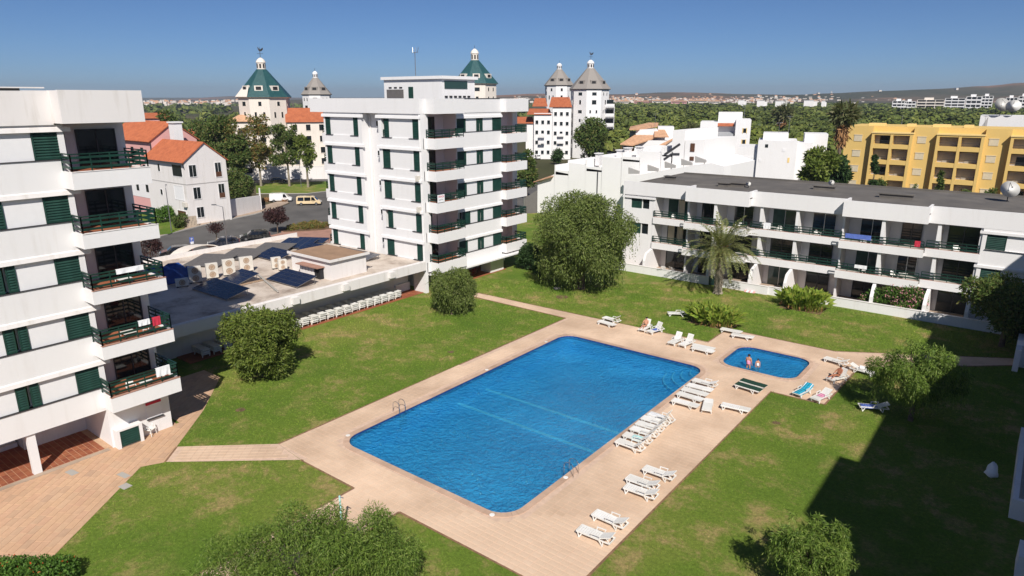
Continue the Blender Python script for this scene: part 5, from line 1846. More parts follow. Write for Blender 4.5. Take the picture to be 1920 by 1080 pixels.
drape('white towel on the rail of the lowest balcony', -43.29, 18.0, 18.9, BZ[0][1] + 1.05, .6, 'towel_white')
drape('white cloth on the rail of the third balcony', -43.29, 16.6, 18.2, BZ[2][1] + 1.05, .3, 'towel_white')

for i_, (x_, y_, z_, a_, lb_) in enumerate((
        (-36.6, 80.3, 6.55, 30, 'white armchair on the top left balcony of the three storey block'), (-28.0, 79.6, 6.55, -20, 'white armchair on the top balcony behind the palm crown'),
        (-23.4, 80.2, 6.55, 10, 'white armchair on the top balcony just right of the palm'), (-19.2, 80.2, 6.55, 60, 'white armchair on the top middle balcony of the three storey block'),
        (-14.3, 79.3, 6.55, 0, 'white armchair on the top balcony right of the middle step'), (-11.0, 79.4, 3.3, 40, 'white armchair on the middle level balcony above the flowering climber'),
        (-37.0, 79.0, 0.1, 200, 'white armchair on the ground floor terrace left of the palm'), (-35.9, 79.2, 0.1, 150, 'second white armchair on the ground floor terrace left of the palm'),
        (-14.0, 79.2, 3.3, -30, 'white armchair on the middle level balcony right of the strelitzia'), (-6.0, 80.2, 6.55, 15, 'white armchair on the top right balcony of the three storey block'))):
    dup(CH, (x_, y_, z_), radians(a_ + 180), lb_, 'armchairs on the balconies of the three storey block')
for (x_, y_, z_, lb_) in ((-24.2, 80.4, 6.55, 'white table on the top balcony just right of the palm'), (-13.2, 79.4, 6.55, 'white table on the top balcony right of the middle step'), (-10.2, 79.4, 3.3, 'white table on the balcony above the flowering climber')):
    table((x_, y_, z_), lb_)
def drape_y(label, y, x0, x1, z, drop, mat):
    m = MB()
    n = 6
    for i in range(n):
        a, b_ = x0 + (x1 - x0) * i / n, x0 + (x1 - x0) * (i + 1) / n
        o0, o1 = 0.02 * sin(i * 2.1), 0.02 * sin((i + 1) * 2.1)
        m.poly([(a, y - .06 + o0, z - drop), (b_, y - .06 + o1, z - drop), (b_, y - .05, z), (a, y - .05, z)])
        m.poly([(a, y - .05, z), (b_, y - .05, z), (b_, y + .05, z), (a, y + .05, z)])
    o = m.build('laundry_towel', mat)
    md = o.modifiers.new('thick', 'SOLIDIFY')
    md.thickness = 0.01
    return tag(o, label, 'laundry')
drape_y('white towel hanging over the top rail just right of the palm', 79.18, -24.9, -24.1, 7.86, .7, 'towel_white')
drape_y('blue towel hanging over the top rail right of the middle step', 78.08, -15.9, -13.4, 7.86, .5, 'towel_navy')
drape_y('red cloth hanging over the top rail near the right end', 78.08, -9.4, -8.9, 7.86, .6, 'towel_red')
drape_y('pale cloth over the middle rail right of the step', 78.08, -14.6, -13.4, 4.6, .35, 'towel_white')
# sale sign on the middle block
sg = thing('sale_sign', 'white sale sign with red lettering tied to a balcony rail of the middle block', 'sign', (-52.7, 54.6, 11.0))
B(-52.78, -52.74, 54.15, 55.25, 10.5, 11.35).build('board', 'towel_white', sg)
def text(s, size, loc, rot, mat, parent, name):
    cu = bpy.data.curves.new(name, 'FONT')
    cu.body = s
    cu.size = size
    cu.align_x = 'CENTER'
    cu.align_y = 'CENTER'
    cu.extrude = 0.004
    cu.materials.append(M[mat])
    tmp = bpy.data.objects.new(name, cu)
    COL.objects.link(tmp)
    bpy.context.view_layer.update()
    me = bpy.data.meshes.new_from_object(tmp.evaluated_get(bpy.context.evaluated_depsgraph_get()))
    bpy.data.objects.remove(tmp)
    o = bpy.data.objects.new(name, me)
    COL.objects.link(o)
    o.parent = parent
    o.location = Vector(loc) - (parent.location if parent else Vector())
    o.rotation_euler = rot
    return o
text('VENDE', 0.30, (-52.735, 54.7, 11.13), (pi / 2, 0, pi / 2), 'towel_red', sg, 'lettering')
text('2 8 9 4 1', 0.20, (-52.735, 54.7, 10.78), (pi / 2, 0, pi / 2), 'dark_trim', sg, 'lettering')

# ================================================================== pool ladders
def ladder(label, x, y, d):
    t = thing('pool_ladder', label, 'ladder', (x, y, 0), 0, 'pool ladders')
    for s in (-0.28, 0.28):
        pts = [(x - d * 0.55, y + s, 0.05)]
        for i in range(9):
            a = pi * i / 8
            pts.append((x - d * (0.18 + 0.32 * cos(a)), y + s, 0.62 + 0.28 * sin(a)))
        pts.append((x + d * 0.14, y + s, -1.2))
        MB().path(pts, 0.022, 8).build('handrail', 'steel', t)
    for z in (-0.25, -0.55, -0.85):
        MB().box(x + d * .10 - .04, x + d * .10 + .04, y - .28, y + .28, z, z + .03).build('rung', 'steel', t)
pl = G(745, 776)
ladder('steel pool ladder on the left long side of the pool', -33.7, pl.y + .3, 1)
pr = G(1066, 893)
ladder('steel pool ladder on the right long side of the pool', -19.75, pr.y + .3, -1)
# shower post beside the bottom path
sh = G(642, 1000)
sw = thing('shower_post', 'pale blue shower post half hidden by the foreground tree', 'shower', (sh.x, sh.y, 0))
MB().bar((sh.x, sh.y, 0), (sh.x, sh.y, 2.2), .05, 8).build('post', 'towel_aqua', sw)
MB().bar((sh.x, sh.y, 2.15), (sh.x + .3, sh.y, 2.2), .03, 6).build('shower_head', 'steel', sw)
B(sh.x - .45, sh.x + .45, sh.y - .45, sh.y + .45, .02, .1).build('tray', 'coping', sw)

# ================================================================== people
def person(label, loc, rz, joints, radii, skin, wear=None, scale=1.0, hair=True):
    """one continuous skinned body; joints in body coordinates (metres)"""
    t = thing('person', label, 'person', loc, rz)
    t.scale = (scale,) * 3
    names = list(joints)
    chain = [('pelvis', 'belly'), ('belly', 'chest'), ('chest', 'neck'), ('neck', 'chin'), ('chin', 'head'), ('head', 'crown')]
    for s in 'lr':
        chain += [('chest', s + 'shoulder'), (s + 'shoulder', s + 'elbow'), (s + 'elbow', s + 'wrist'), (s + 'wrist', s + 'hand'),
                  ('pelvis', s + 'hip'), (s + 'hip', s + 'knee'), (s + 'knee', s + 'ankle'), (s + 'ankle', s + 'toe')]
        w, h = Vector(joints[s + 'wrist']), Vector(joints[s + 'hand'])
        ax = (h - w).normalized()
        sd = ax.cross(Vector((0, 0, 1)))
        if sd.length < .1:
            sd = ax.cross(Vector((0, 1, 0)))
        sd.normalize()
        for i, (o_, l_) in enumerate(((-.032, .07), (-.011, .085), (.011, .08), (.032, .06))):
            joints[s + 'f%d' % i] = tuple(h + sd * o_ + ax * l_)
            radii[s + 'f%d' % i] = .009
            chain.append((s + 'hand', s + 'f%d' % i))
        joints[s + 'thumb'] = tuple(w + ax * .06 + sd * .055)
        radii[s + 'thumb'] = .010
        chain.append((s + 'wrist', s + 'thumb'))
    names = list(joints)
    me = bpy.data.meshes.new('body')
    me.from_pydata([joints[n] for n in names], [(names.index(a), names.index(b)) for a, b in chain], [])
    o = bpy.data.objects.new('body', me)
    COL.objects.link(o)
    o.parent = t
    o.modifiers.new('skin', 'SKIN')
    for i, n in enumerate(names):
        key = n[1:] if n[0] in 'lr' and n[1:] in radii else n
        r = radii.get(n, radii.get(key, .04))
        me.skin_vertices[0].data[i].radius = (r, r)
    me.skin_vertices[0].data[names.index('pelvis')].use_root = True
    sm = o.modifiers.new('sub', 'SUBSURF')
    sm.levels = sm.render_levels = 2
    me.materials.append(M[skin])
    hd, cr, ch = Vector(joints['head']), Vector(joints['crown']), Vector(joints['chin'])
    if hair:
        h = MB()
        up = (cr - ch).normalized()
        prof = [(0.105, -0.02), (0.112, 0.04), (0.095, 0.09), (0.05, 0.125), (0.005, 0.135)]
        h.lathe((0, 0, 0), prof, 12)
        q = up.to_track_quat('Z', 'Y')
        h.v = [tuple(q @ Vector(v) + hd + Vector((0, -0.015, 0))) for v in h.v]
        h.build('hair', 'hair', t, off=(0, 0, 0), smooth=True)
    f = MB()
    fwd = Vector((0, 1, 0))
    for s in (-.03, .03):
        f.lathe(tuple(hd + Vector((s, .085, 0.0))), [(0.004, -.012), (.013, 0), (.004, .012)], 6)
    f.build('eyes', 'hair', t, off=(0, 0, 0))
    n_ = MB()
    n_.bar(hd + Vector((0, .088, .01)), hd + Vector((0, .115, -.025)), .010, 5, .016)
    n_.build('nose', skin, t, off=(0, 0, 0))
    if wear:
        wmat, a, b_, r = wear
        pa, pb = Vector(joints[a]), Vector(joints[b_])
        wm = MB()
        q = (pb - pa).normalized().to_track_quat('Z', 'Y')
        L = (pb - pa).length
        wm.lathe((0, 0, 0), [(r * .92, -.06), (r * 1.06, 0), (r * 1.0, L * .5), (r * .9, L * .75)], 14)
        wm.v = [tuple(q @ Vector(v) + pa) for v in wm.v]
        wm.build('swimwear', wmat, t, off=(0, 0, 0), smooth=True)
    return t
RAD = dict(pelvis=.155, belly=.135, chest=.155, neck=.058, chin=.075, head=.098, crown=.07, shoulder=.065, elbow=.045, wrist=.030, hand=.034, hip=.095, knee=.062, ankle=.042, toe=.035)
STAND = dict(pelvis=(0, 0, .93), belly=(0, .01, 1.10), chest=(0, 0, 1.32), neck=(0, 0, 1.48), chin=(0, .02, 1.55), head=(0, .01, 1.63), crown=(0, 0, 1.70),
             lshoulder=(-.19, 0, 1.40), lelbow=(-.25, .02, 1.12), lwrist=(-.24, .14, .90), lhand=(-.24, .17, .82), rshoulder=(.19, 0, 1.40), relbow=(.25, .02, 1.12), rwrist=(.25, .10, .88), rhand=(.25, .13, .80),
             lhip=(-.10, 0, .88), lknee=(-.12, .02, .49), lankle=(-.12, -.01, .08), ltoe=(-.13, .14, .04), rhip=(.10, 0, .88), rknee=(.12, .06, .49), rankle=(.12, 0, .08), rtoe=(.13, .15, .04))
SIT = dict(pelvis=(0, 0, .50), belly=(0, -.06, .66), chest=(0, -.16, .86), neck=(0, -.20, 1.02), chin=(0, -.17, 1.09), head=(0, -.18, 1.17), crown=(0, -.19, 1.24),
           lshoulder=(-.19, -.17, .93), lelbow=(-.27, .02, .72), lwrist=(-.18, .22, .66), lhand=(-.16, .29, .65), rshoulder=(.19, -.17, .93), relbow=(.27, .02, .72), rwrist=(.18, .24, .66), rhand=(.15, .31, .65),
           lhip=(-.10, .06, .48), lknee=(-.13, .46, .62), lankle=(-.13, .78, .42), ltoe=(-.13, .90, .40), rhip=(.10, .06, .48), rknee=(.13, .48, .52), rankle=(.13, .88, .42), rtoe=(.14, .98, .46))
def seated(lo, label, skin, wear, dx=0.0, dy=0.0):
    rz = lo.rotation_euler.z
    c, s = cos(rz), sin(rz)
    person(label, (lo.location.x + dx * c - dy * s, lo.location.y + dx * s + dy * c, lo.location.z), rz, dict(SIT), dict(RAD), skin, wear)
seated(lobj[20], 'person in dark swimwear sitting on an upright lounger at the far side of the pool', 'skin', ('black', 'pelvis', 'belly', .16))
seated(lobj[30], 'tanned person lying back on the lounger at the right edge of the paddling pool deck', 'skin_tan', ('hair', 'pelvis', 'belly', .16))
a_ = G(1402, 694, -0.2)
WADE = dict(STAND)
person('adult with an orange swimsuit wading at the near edge of the paddling pool', (-17.1, 54.05, -0.6), radians(-10), dict(WADE), dict(RAD), 'skin', ('flowerswim' if 'flowerswim' in M else 'towel_pink', 'pelvis', 'chest', .165))
person('small child in white wading in the paddling pool beside the adult', (-16.55, 54.75, -0.6), radians(200), dict(STAND), dict(RAD), 'skin', ('towel_white', 'pelvis', 'chest', .165), 0.72)

# cloth bundle on the shaded lawn
cp_ = G(1858, 893)
cb_ = MB()
rs = np.random.RandomState(9)
pr_ = [(.24, .02), (.30, .15), (.28, .4), (.22, .65), (.15, .85), (.05, .93)]
cb_.lathe((cp_.x, cp_.y, 0), pr_, 12)
cb_.v = [(x + rs.normal(0, .035), y + rs.normal(0, .035), max(0, z + rs.normal(0, .03))) for x, y, z in cb_.v]
tag(cb_.build('cloth_bundle', 'towel_white', smooth=True), 'pale bluish white cloth bundle standing alone on the shaded lawn at the right edge', 'cloth')
# striped cloth by the garden wall
sc_ = G(1406, 548)
st_ = thing('striped_cloth', 'pink and white striped cloth lying at the foot of the garden wall by the palm', 'cloth', (sc_.x, sc_.y, 0))
for k_ in range(5):
    MB().hexa([(-.6 + k_ * .24, -.3, .02), (-.37 + k_ * .24, -.3, .02), (-.37 + k_ * .24, .3, .02), (-.6 + k_ * .24, .3, .02)], [(-.6 + k_ * .24, -.3, .06), (-.37 + k_ * .24, -.3, .07), (-.37 + k_ * .24, .3, .30), (-.6 + k_ * .24, .3, .26)]).build('stripe', 'towel_white' if k_ % 2 else 'pink', st_, off=(0, 0, 0))
# bicycle in the porch of the middle block
by = thing('bicycle', 'bicycle parked in the open ground floor porch of the middle block', 'bicycle', (-55.0, 62.6, 0.07), radians(12))
for y_ in (-.52, .52):
    w_ = MB().path([(0, y_ + .33 * cos(2 * pi * i_ / 20), .34 + .33 * sin(2 * pi * i_ / 20)) for i_ in range(21)], .022, 6).build('wheel', 'black', by, off=(0, 0, 0))
    sp_ = MB()
    for i_ in range(8):
        sp_.bar((0, y_, .34), (0, y_ + .32 * cos(pi * i_ / 4), .34 + .32 * sin(pi * i_ / 4)), .004, 4)
    sp_.build('spokes', 'metal', w_, off=(0, 0, 0))
MB().path([(0, -.52, .34), (0, -.18, .82), (0, .38, .80), (0, -.08, .34), (0, -.52, .34)], .018, 6).path([(0, -.18, .82), (0, -.08, .34)], .018, 6).path([(0, .52, .34), (0, .36, .95)], .018, 6).build('frame', 'towel_red', by, off=(0, 0, 0))
MB().path([(-.26, .28, .98), (0, .37, .95), (.26, .28, .98)], .014, 6).build('handlebar', 'black', by, off=(0, 0, 0))
MB().box(-.07, .07, -.34, -.08, .88, .94).build('saddle', 'black', by, off=(0, 0, 0))


# ================================================================== things on the service building roof
ZR = 3.73
def solar_panel(label, cx, cy, rz, tilt, nx, ny, dark=False, cell='solar', group='solar panels on the flat roof', z=ZR):
    """tilted array: long side along local x, rising towards local +y"""
    t = thing('solar_panel', label, 'solar panel', (cx, cy, z), rz, group)
    cw, ch = 1.05, 0.62
    ct, st = cos(tilt), sin(tilt)
    L, H = nx * cw, ny * ch
    def q(x, l, h=0.0):
        return (x, -H * ct / 2 + l * ct - h * st, 0.18 + l * st + h * ct)
    bk = MB()
    bk.hexa([q(-L / 2, 0, -.045), q(L / 2, 0, -.045), q(L / 2, H, -.045), q(-L / 2, H, -.045)], [q(-L / 2, 0, 0), q(L / 2, 0, 0), q(L / 2, H, 0), q(-L / 2, H, 0)])
    bk.build('backing', 'panel_grey' if dark else 'metal', t, off=(0, 0, 0))
    for i in range(nx):
        for j in range(ny):
            m = MB()
            x0, l0 = -L / 2 + i * cw + .022, j * ch + .02
            m.hexa([q(x0, l0, .002), q(x0 + cw - .044, l0, .002), q(x0 + cw - .044, l0 + ch - .04, .002), q(x0, l0 + ch - .04, .002)],
                   [q(x0, l0, .012), q(x0 + cw - .044, l0, .012), q(x0 + cw - .044, l0 + ch - .04, .012), q(x0, l0 + ch - .04, .012)])
            m.build('cell_panel', cell, t, off=(0, 0, 0))
    lg = MB()
    for x in (-L / 2 + .1, L / 2 - .1):
        lg.beam((x, q(0, H * .9)[1], 0), q(x, H * .9, -.05), .05, .05)
        lg.beam((x, q(0, .05)[1], 0), q(x, .05, -.05), .05, .05)
        lg.beam((x, q(0, .05)[1], 0.03), (x, q(0, H * .9)[1], 0.03), .05, .05)
    lg.build('mount', 'metal', t, off=(0, 0, 0))
R0 = 0.0
solar_panel('large solar panel in the shade nearest the left apartment block', -60.6, 32.2, 0, radians(13), 6, 4, cell='solar')
solar_panel('small solar panel in front of the row of air conditioners', -63.0, 35.7, 0, radians(16), 3, 4)
solar_panel('sunlit solar panel with a clear white grid in front of the roof cabin', -58.6, 38.7, 0, radians(15), 5, 4)
solar_panel('solar panel leaning between the air conditioners and the roof cabin', -69.3, 43.8, 0, radians(16), 4, 4)
for i, (x, y, lb) in enumerate(((-72.9, 38.0, 'first grey solar panel of the far row, nearest the left block'), (-72.9, 42.0, 'second grey solar panel of the far row'), (-72.9, 46.0, 'third grey solar panel of the far row'), (-73.2, 49.6, 'fourth solar panel of the far row'), (-73.6, 52.0, 'last solar panel of the far row, nearest the middle block'))):
    solar_panel(lb, x, y, radians(30), radians(5), 4, 7 if i < 4 else 4, dark=True, cell='panel_grey' if i < 3 else 'solar')  # first cells coloured matt grey for the sky they reflect
solar_panel('solar panel behind the roof cabin on the left', -68.2, 48.6, 0, radians(14), 4, 4)
solar_panel('solar panel between the roof cabin and the middle block', -63.0, 50.0, 0, radians(8), 7, 4)

def ac_unit(label, x, y, rz, w, h, d=.45, fans=2):
    t = thing('air_conditioner', label, 'air conditioner', (x, y, ZR), rz, 'air conditioners on the flat roof')
    B(-w / 2, w / 2, -d / 2, d / 2, 0.12, h).build('casing', 'ac', t, off=(0, 0, 0), bevel=.02)
    f = MB()
    f.box(-w / 2 + .05, -w / 2 + .2, -d / 2, d / 2, 0, .12).box(w / 2 - .2, w / 2 - .05, -d / 2, d / 2, 0, .12)
    f.build('feet', 'dark_trim', t, off=(0, 0, 0))
    for k in range(fans):
        zc = .12 + (h - .12) * (k + .5) / fans
        r = min(w * .36, (h - .12) / fans * .42)
        g_ = MB()
        for i in range(20):
            a, b_ = 2 * pi * i / 20, 2 * pi * (i + 1) / 20
            g_.poly([(cos(a) * r, -d / 2 - .012, zc + sin(a) * r), (cos(b_) * r, -d / 2 - .012, zc + sin(b_) * r), (0, -d / 2 - .012, zc)])
        go = g_.build('fan_grille', 'ac_grille', t, off=(0, 0, 0))
        rg = MB()
        for q in (1.0, .6):
            pts = [(cos(2 * pi * i / 18) * r * q, -d / 2 - .02, zc + sin(2 * pi * i / 18) * r * q) for i in range(19)]
            rg.path(pts, .012, 4)
        rg.build('fan_guard', 'ac', go, off=(0, 0, 0))
AF = radians(72)
ac_unit('tall twin fan air conditioner, right one of the three in the sun', -66.1, 38.3, AF, 1.35, 1.65)
ac_unit('tall twin fan air conditioner, middle one of the three in the sun', -66.1, 36.3, AF, 1.2, 1.75)
ac_unit('tall twin fan air conditioner, left one of the three in the sun', -66.2, 34.5, AF, 1.15, 1.65)
ac_unit('half shaded twin fan air conditioner beside the blue tarpaulin', -66.0, 32.6, AF, 1.2, 1.7)
ac_unit('low single fan air conditioner in the shade on the roof', -65.6, 31.0, AF, 1.15, .85, fans=1)
ac_unit('single air conditioner at the left corner of the roof cabin', -64.7, 41.0, AF, 1.0, 1.3)
ac_unit('second air conditioner at the left corner of the roof cabin', -63.6, 41.05, AF, .9, 1.2)
tp = thing('tarpaulin', 'blue tarpaulin draped over boxes on the shaded part of the roof', 'tarpaulin', (-69.5, 31.5, ZR))
m = MB()
rs = np.random.RandomState(3)
gr = [[(-71.5 + i * .7, 29.3 + j * .75, ZR + (0.05 if i in (0, 6) or j in (0, 6) else rs.uniform(1.0, 1.6))) for i in range(7)] for j in range(7)]
for j in range(6):
    for i in range(6):
        m.poly([gr[j][i], gr[j][i + 1], gr[j + 1][i + 1], gr[j + 1][i]])
m.build('sheet', 'tarp', tp)
pp_ = thing('roof_pipe', 'pale pipe lying across the flat roof between the solar panels', 'pipe', (-60.5, 37, ZR))
MB().bar((-65.2, 38.6, ZR + .15), (-56.2, 35.5, ZR + .15), .09, 8).build('pipe', 'conc', pp_)
q_ = MB()
for t_ in (.1, .5, .9):
    q_.box(-65.2 + 9 * t_ - .12, -65.2 + 9 * t_ + .12, 38.6 - 3.1 * t_ - .12, 38.6 - 3.1 * t_ + .12, ZR, ZR + .07)
q_.build('support', 'conc', pp_)
pp2 = thing('cable_tray', 'rusty cable tray running over the flat roof towards the cabin', 'cable tray', (-62, 38, ZR))
m = MB().box(-61.6, -61.3, 33.0, 40.5, ZR + .03, ZR + .12)
m.build('tray', 'ac_grille', pp2)
MB().box(-61.7, -61.2, 36, 36.2, ZR, ZR + .03).box(-61.7, -61.2, 39, 39.2, ZR, ZR + .03).build('support', 'conc', pp2)
aw = thing('entrance_canopy', 'rounded pale canopy on the street side of the service building', 'canopy', (-79.5, 40, 0))
m = MB()
n = 12
for i in range(n):
    a, b_ = pi * i / n, pi * (i + 1) / n
    m.hexa([(-81.2, 40 - 2.9 * cos(a), 2.7 + 1.6 * sin(a)), (-78.4, 40 - 2.9 * cos(a), 2.9 + 1.75 * sin(a)), (-78.4, 40 - 2.9 * cos(b_), 2.9 + 1.75 * sin(b_)), (-81.2, 40 - 2.9 * cos(b_), 2.7 + 1.6 * sin(b_))],
           [(-81.2, 40 - 3 * cos(a), 2.8 + 1.6 * sin(a)), (-78.4, 40 - 3 * cos(a), 3.0 + 1.75 * sin(a)), (-78.4, 40 - 3 * cos(b_), 3.0 + 1.75 * sin(b_)), (-81.2, 40 - 3 * cos(b_), 2.8 + 1.6 * sin(b_))])
m.build('shell', 'cream', aw)
MB().bar((-81, 37.3, 0), (-81, 37.3, 2.8), .08, 8).bar((-81, 42.7, 0), (-81, 42.7, 2.8), .08, 8).build('post', 'metal', aw)

# ================================================================== street
ASP = [(-80.5, -20), (-80.5, 112), (-100, 150), (-150, 128), (-215, 118), (-215, 98), (-160, 97), (-134, 89), (-126, 84.5), (-121.3, 77), (-119.2, 72), (-116.6, 62), (-112.5, 52), (-106, 40), (-96, 20), (-92, -20)]
struct(sheet('street', ASP, [], 0.0, 'asphalt'))
SWK = [(-121.3, 77.0), (-119.2, 72), (-116.6, 62), (-112.5, 52), (-106, 40), (-96, 20), (-101, 18), (-112, 40), (-117.6, 52), (-121.2, 60), (-124.5, 72), (-128, 80.5), (-131.5, 87), (-126.5, 84.6)]
mb = MB()
mb.prism(SWK, -0.02, 0.13)
struct(mb.build('pavement', 'sidewalk'))
kb = MB()
for a, b_ in zip(SWK[:5], SWK[1:6]):
    kb.beam((a[0], a[1], .075), (b_[0], b_[1], .075), .2, .15)
struct(kb.build('kerb', 'kerb'))
# near pavement and planting bed
NP = [(-80.4, 0), (-80.4, 92), (-86, 92), (-95, 75), (-103.4, 74.5), (-101.5, 66), (-98.6, 64.0), (-97.8, 60), (-94, 62), (-90, 56), (-88, 0)]
mb = MB()
mb.prism(list(reversed(NP)), -0.02, 0.12)
struct(mb.build('pavement', 'sidewalk_red'))
BED = [(-101.2, 65.4), (-98.6, 64.6), (-95.2, 69.5), (-95.0, 73.5), (-102.0, 73.8)]
mb = MB()
mb.prism(list(reversed(BED)), 0.0, 0.2)
struct(mb.build('planting_bed', 'soil'))
hedge('ground_shrub', 'low dry planting in the kerbside bed between the parked cars and the middle block', 'shrub', (-98.5, 69.5, .2), [(rx, ry, .25, 1.0, 1.0, .4) for rx, ry in ((-1.8, -2), (-.5, -3), (0.6, -1), (1.8, 0.6), (-.6, 1.2), (-2, 2.4), (1, 2.6), (-2.3, .4))], 4200, 'autumn', 0.28, 0.12, 51)
LW = [(-143, 86), (-132, 93), (-128, 112), (-150, 116), (-162, 100)]
struct(sheet('roundabout_lawn', [(-162, 99), (-145, 88.5), (-136, 96), (-135, 112), (-152, 113)], [], 0.14, 'grass'))
mb = MB()
mb.prism([(-162, 99), (-145, 88.5), (-136, 96), (-135, 112), (-152, 113)], -0.02, 0.13)
struct(mb.build('kerb', 'kerb'))
fb = hedge('flower_bed', 'reddish flower bed at the street corner beside the garden wall', 'flower bed', (-131, 84.2, .1), [(dx, dx * .55, .25, .9, .7, .35) for dx in (-2, -1, 0, 1, 2)], 1500, 'dry', 0.3, 0.14, 52)

def make_car(label, loc, rz, paint, L=4.3, Wd=1.75, H=1.48, style='hatch', group='cars parked along the street'):
    t = thing('parked_car' if style != 'van' else 'parked_van', label, 'car' if style not in ('van',) else 'van', loc, rz, group)
    hw = Wd / 2
    if style in ('van', 'mpv'):
        nose = .78
        prof = [(-L / 2, .35), (-L / 2, .95), (-L / 2 + .08, H * .97), (-L / 2 + .5, H), (L * .10, H), (L * .24, H * .93), (L * .36, 1.02), (L * .47, .86), (L / 2, .62), (L / 2, .35)]
        belt = .95
    else:
        prof = [(-L / 2, .34), (-L / 2, .80), (-L / 2 + .12, .98), (-L * .40, H * .93), (-L * .26, H), (L * .02, H), (L * .12, H * .95), (L * .25, .98), (L * .44, .80), (L / 2, .62), (L / 2, .34)]
        belt = .90
    def half(y, z):
        k = 1.0 - .13 * max(0, (z - belt) / max(.1, H - belt)) - .05 * max(0, abs(y) / (L / 2) - .7) / .3
        return hw * k
    # one closed skin: outline swept over five widths so the flanks are rounded
    m = MB()
    xs = (-1, -.92, 0, .92, 1)
    rings = []
    for s in xs:
        ring = []
        for (y, z) in prof:
            w_ = half(y, z)
            ins = .05 if abs(s) == 1 else 0
            zz = z if z <= .35 else z - ins * .6
            ring.append((w_ * s, y * (1 - ins * .25), zz))
        rings.append(ring)
    n = len(prof)
    for a in range(len(xs) - 1):
        k = len(m.v)
        m.v += rings[a] + rings[a + 1]
        for i in range(n):
            j = (i + 1) % n
            m.f.append((k + i, k + j, k + n + j, k + n + i))
    k = len(m.v)
    m.v += rings[0]
    m.f.append(tuple(k + i for i in range(n)))
    k = len(m.v)
    m.v += rings[-1]
    m.f.append(tuple(k + i for i in reversed(range(n))))
    m.build('body', paint, t, off=(0, 0, 0), smooth=False, bevel=.03)
    # windows just proud of the skin
    def side(y0a, y0b, y1b, y1a, za, zb, s):
        e = .012
        return [(s * (half(y, z) + e), y, z) for y, z in ((y0a, za), (y1a, za), (y1b, zb), (y0b, zb))][::s]
    zb = H - .16
    za = belt + .03
    if style in ('van', 'mpv'):
        cuts = [(L * .12, L * .12, L * .215, L * .30)]
        if style == 'mpv':
            cuts += [(-L * .16, -L * .16, L * .09, L * .09), (-L * .44, -L * .42, -L * .19, -L * .19)]
    else:
        cuts = [(-L * .12, -L * .12, L * .085, L * .19), (-L * .40, -L * .33, -L * .145, -L * .145)]
    for s in (-1, 1):
        for c_ in cuts:
            MB().extr(side(c_[0], c_[1], c_[2], c_[3], za, zb, s), (s * .004, 0, 0)).build('window', 'carglass', t, off=(0, 0, 0))
    def across(i0, t0, t1, wk, name, mat='carglass'):
        (ya, za_), (yb, zb_) = prof[i0], prof[i0 + 1]
        P = []
        for tt in (t0, t1):
            y, z = ya + (yb - ya) * tt, za_ + (zb_ - za_) * tt
            P.append((y, z, half(y, z) * wk))
        ny, nz = (zb_ - za_), -(yb - ya)
        l = hypot(ny, nz)
        ny, nz = -ny / l * .015, -nz / l * .015
        if nz < -.001 or (abs(nz) < .002 and ny * ya < 0):
            ny, nz = -ny, -nz
        a, b_ = P
        MB().extr([(-a[2], a[0], a[1]), (a[2], a[0], a[1]), (b_[2], b_[0], b_[1]), (-b_[2], b_[0], b_[1])], (0, ny, nz)).build(name, mat, t, off=(0, 0, 0))
    if style in ('van', 'mpv'):
        across(5, .06, .95, .86, 'windscreen')
        if style == 'mpv':
            across(1, .15, .9, .82, 'rear_window')
    else:
        across(6, .05, .97, .86, 'windscreen')
        across(2, .1, .92, .82, 'rear_window')
    for s in (-1, 1):
        for y in (-L * .30, L * .31):
            w_ = MB()
            w_.bar((s * (hw - .19), y, .31), (s * (hw + .005), y, .31), .31, 18)
            wo_ = w_.build('wheel', 'black', t, off=(0, 0, 0))
            MB().bar((s * (hw + .004), y, .31), (s * (hw + .015), y, .31), .19, 12).build('rim', 'metal', wo_, off=(0, 0, 0))
        MB().box(s * hw * .62, s * hw * .90, L / 2 - .10, L / 2 + .005, .60, .74).build('headlight', 'lamp', t, off=(0, 0, 0))
        MB().box(s * hw * .74, s * hw * .93, -L / 2 - .012, -L / 2 + .05, .70, .92).build('tail_light', 'redlamp', t, off=(0, 0, 0))
        MB().box(s * (hw - .02), s * (hw + .14), L * .17, L * .20, .93, 1.06).build('mirror', paint, t, off=(0, 0, 0))
    MB().box(-hw * .9, hw * .9, L / 2 - .03, L / 2 + .02, .34, .5).build('bumper', 'black', t, off=(0, 0, 0))
    MB().box(-.26, .26, -L / 2 - .02, -L / 2 + .0, .5, .61).build('number_plate', 'towel_white', t, off=(0, 0, 0))
    return t
def cloc(u, v):
    p = G(u, v)
    return (p.x, p.y, 0.0)
make_car('black hatchback parked nearest the left apartment block on the street', cloc(331, 480), radians(155), 'car_black')
make_car('black estate car parked behind the street lamp', cloc(420, 462), radians(150), 'car_navy', L=4.5)
make_car('black saloon parked beside the planting bed with the purple tree', cloc(479, 449), radians(150), 'car_black', L=4.5, H=1.5)
make_car('white panel van driving past the street corner', cloc(527, 378), radians(-40), 'car_white', L=4.6, H=1.85, style='van', group='vehicles on the junction')
make_car('cream taxi van driving behind the white van', cloc(580, 384), radians(-45), 'car_cream', L=5.0, H=1.85, style='mpv', group='vehicles on the junction')
make_car('white car parked in front of the grey roofed tower houses', cloc(1006, 298), radians(60), 'car_white', H=1.6, group='cars far behind the middle block')
make_car('grey car parked under the street tree by the tower houses', cloc(1060, 296), radians(-100), 'car_silver', group='cars far behind the middle block')
make_car('pale car parked to the left of the terraced houses', cloc(992, 328), radians(20), 'car_white', group='cars far behind the middle block')
make_car('dark car parked in the shade under the street trees', cloc(523, 343), radians(-30), 'car_black', group='cars far behind the middle block')

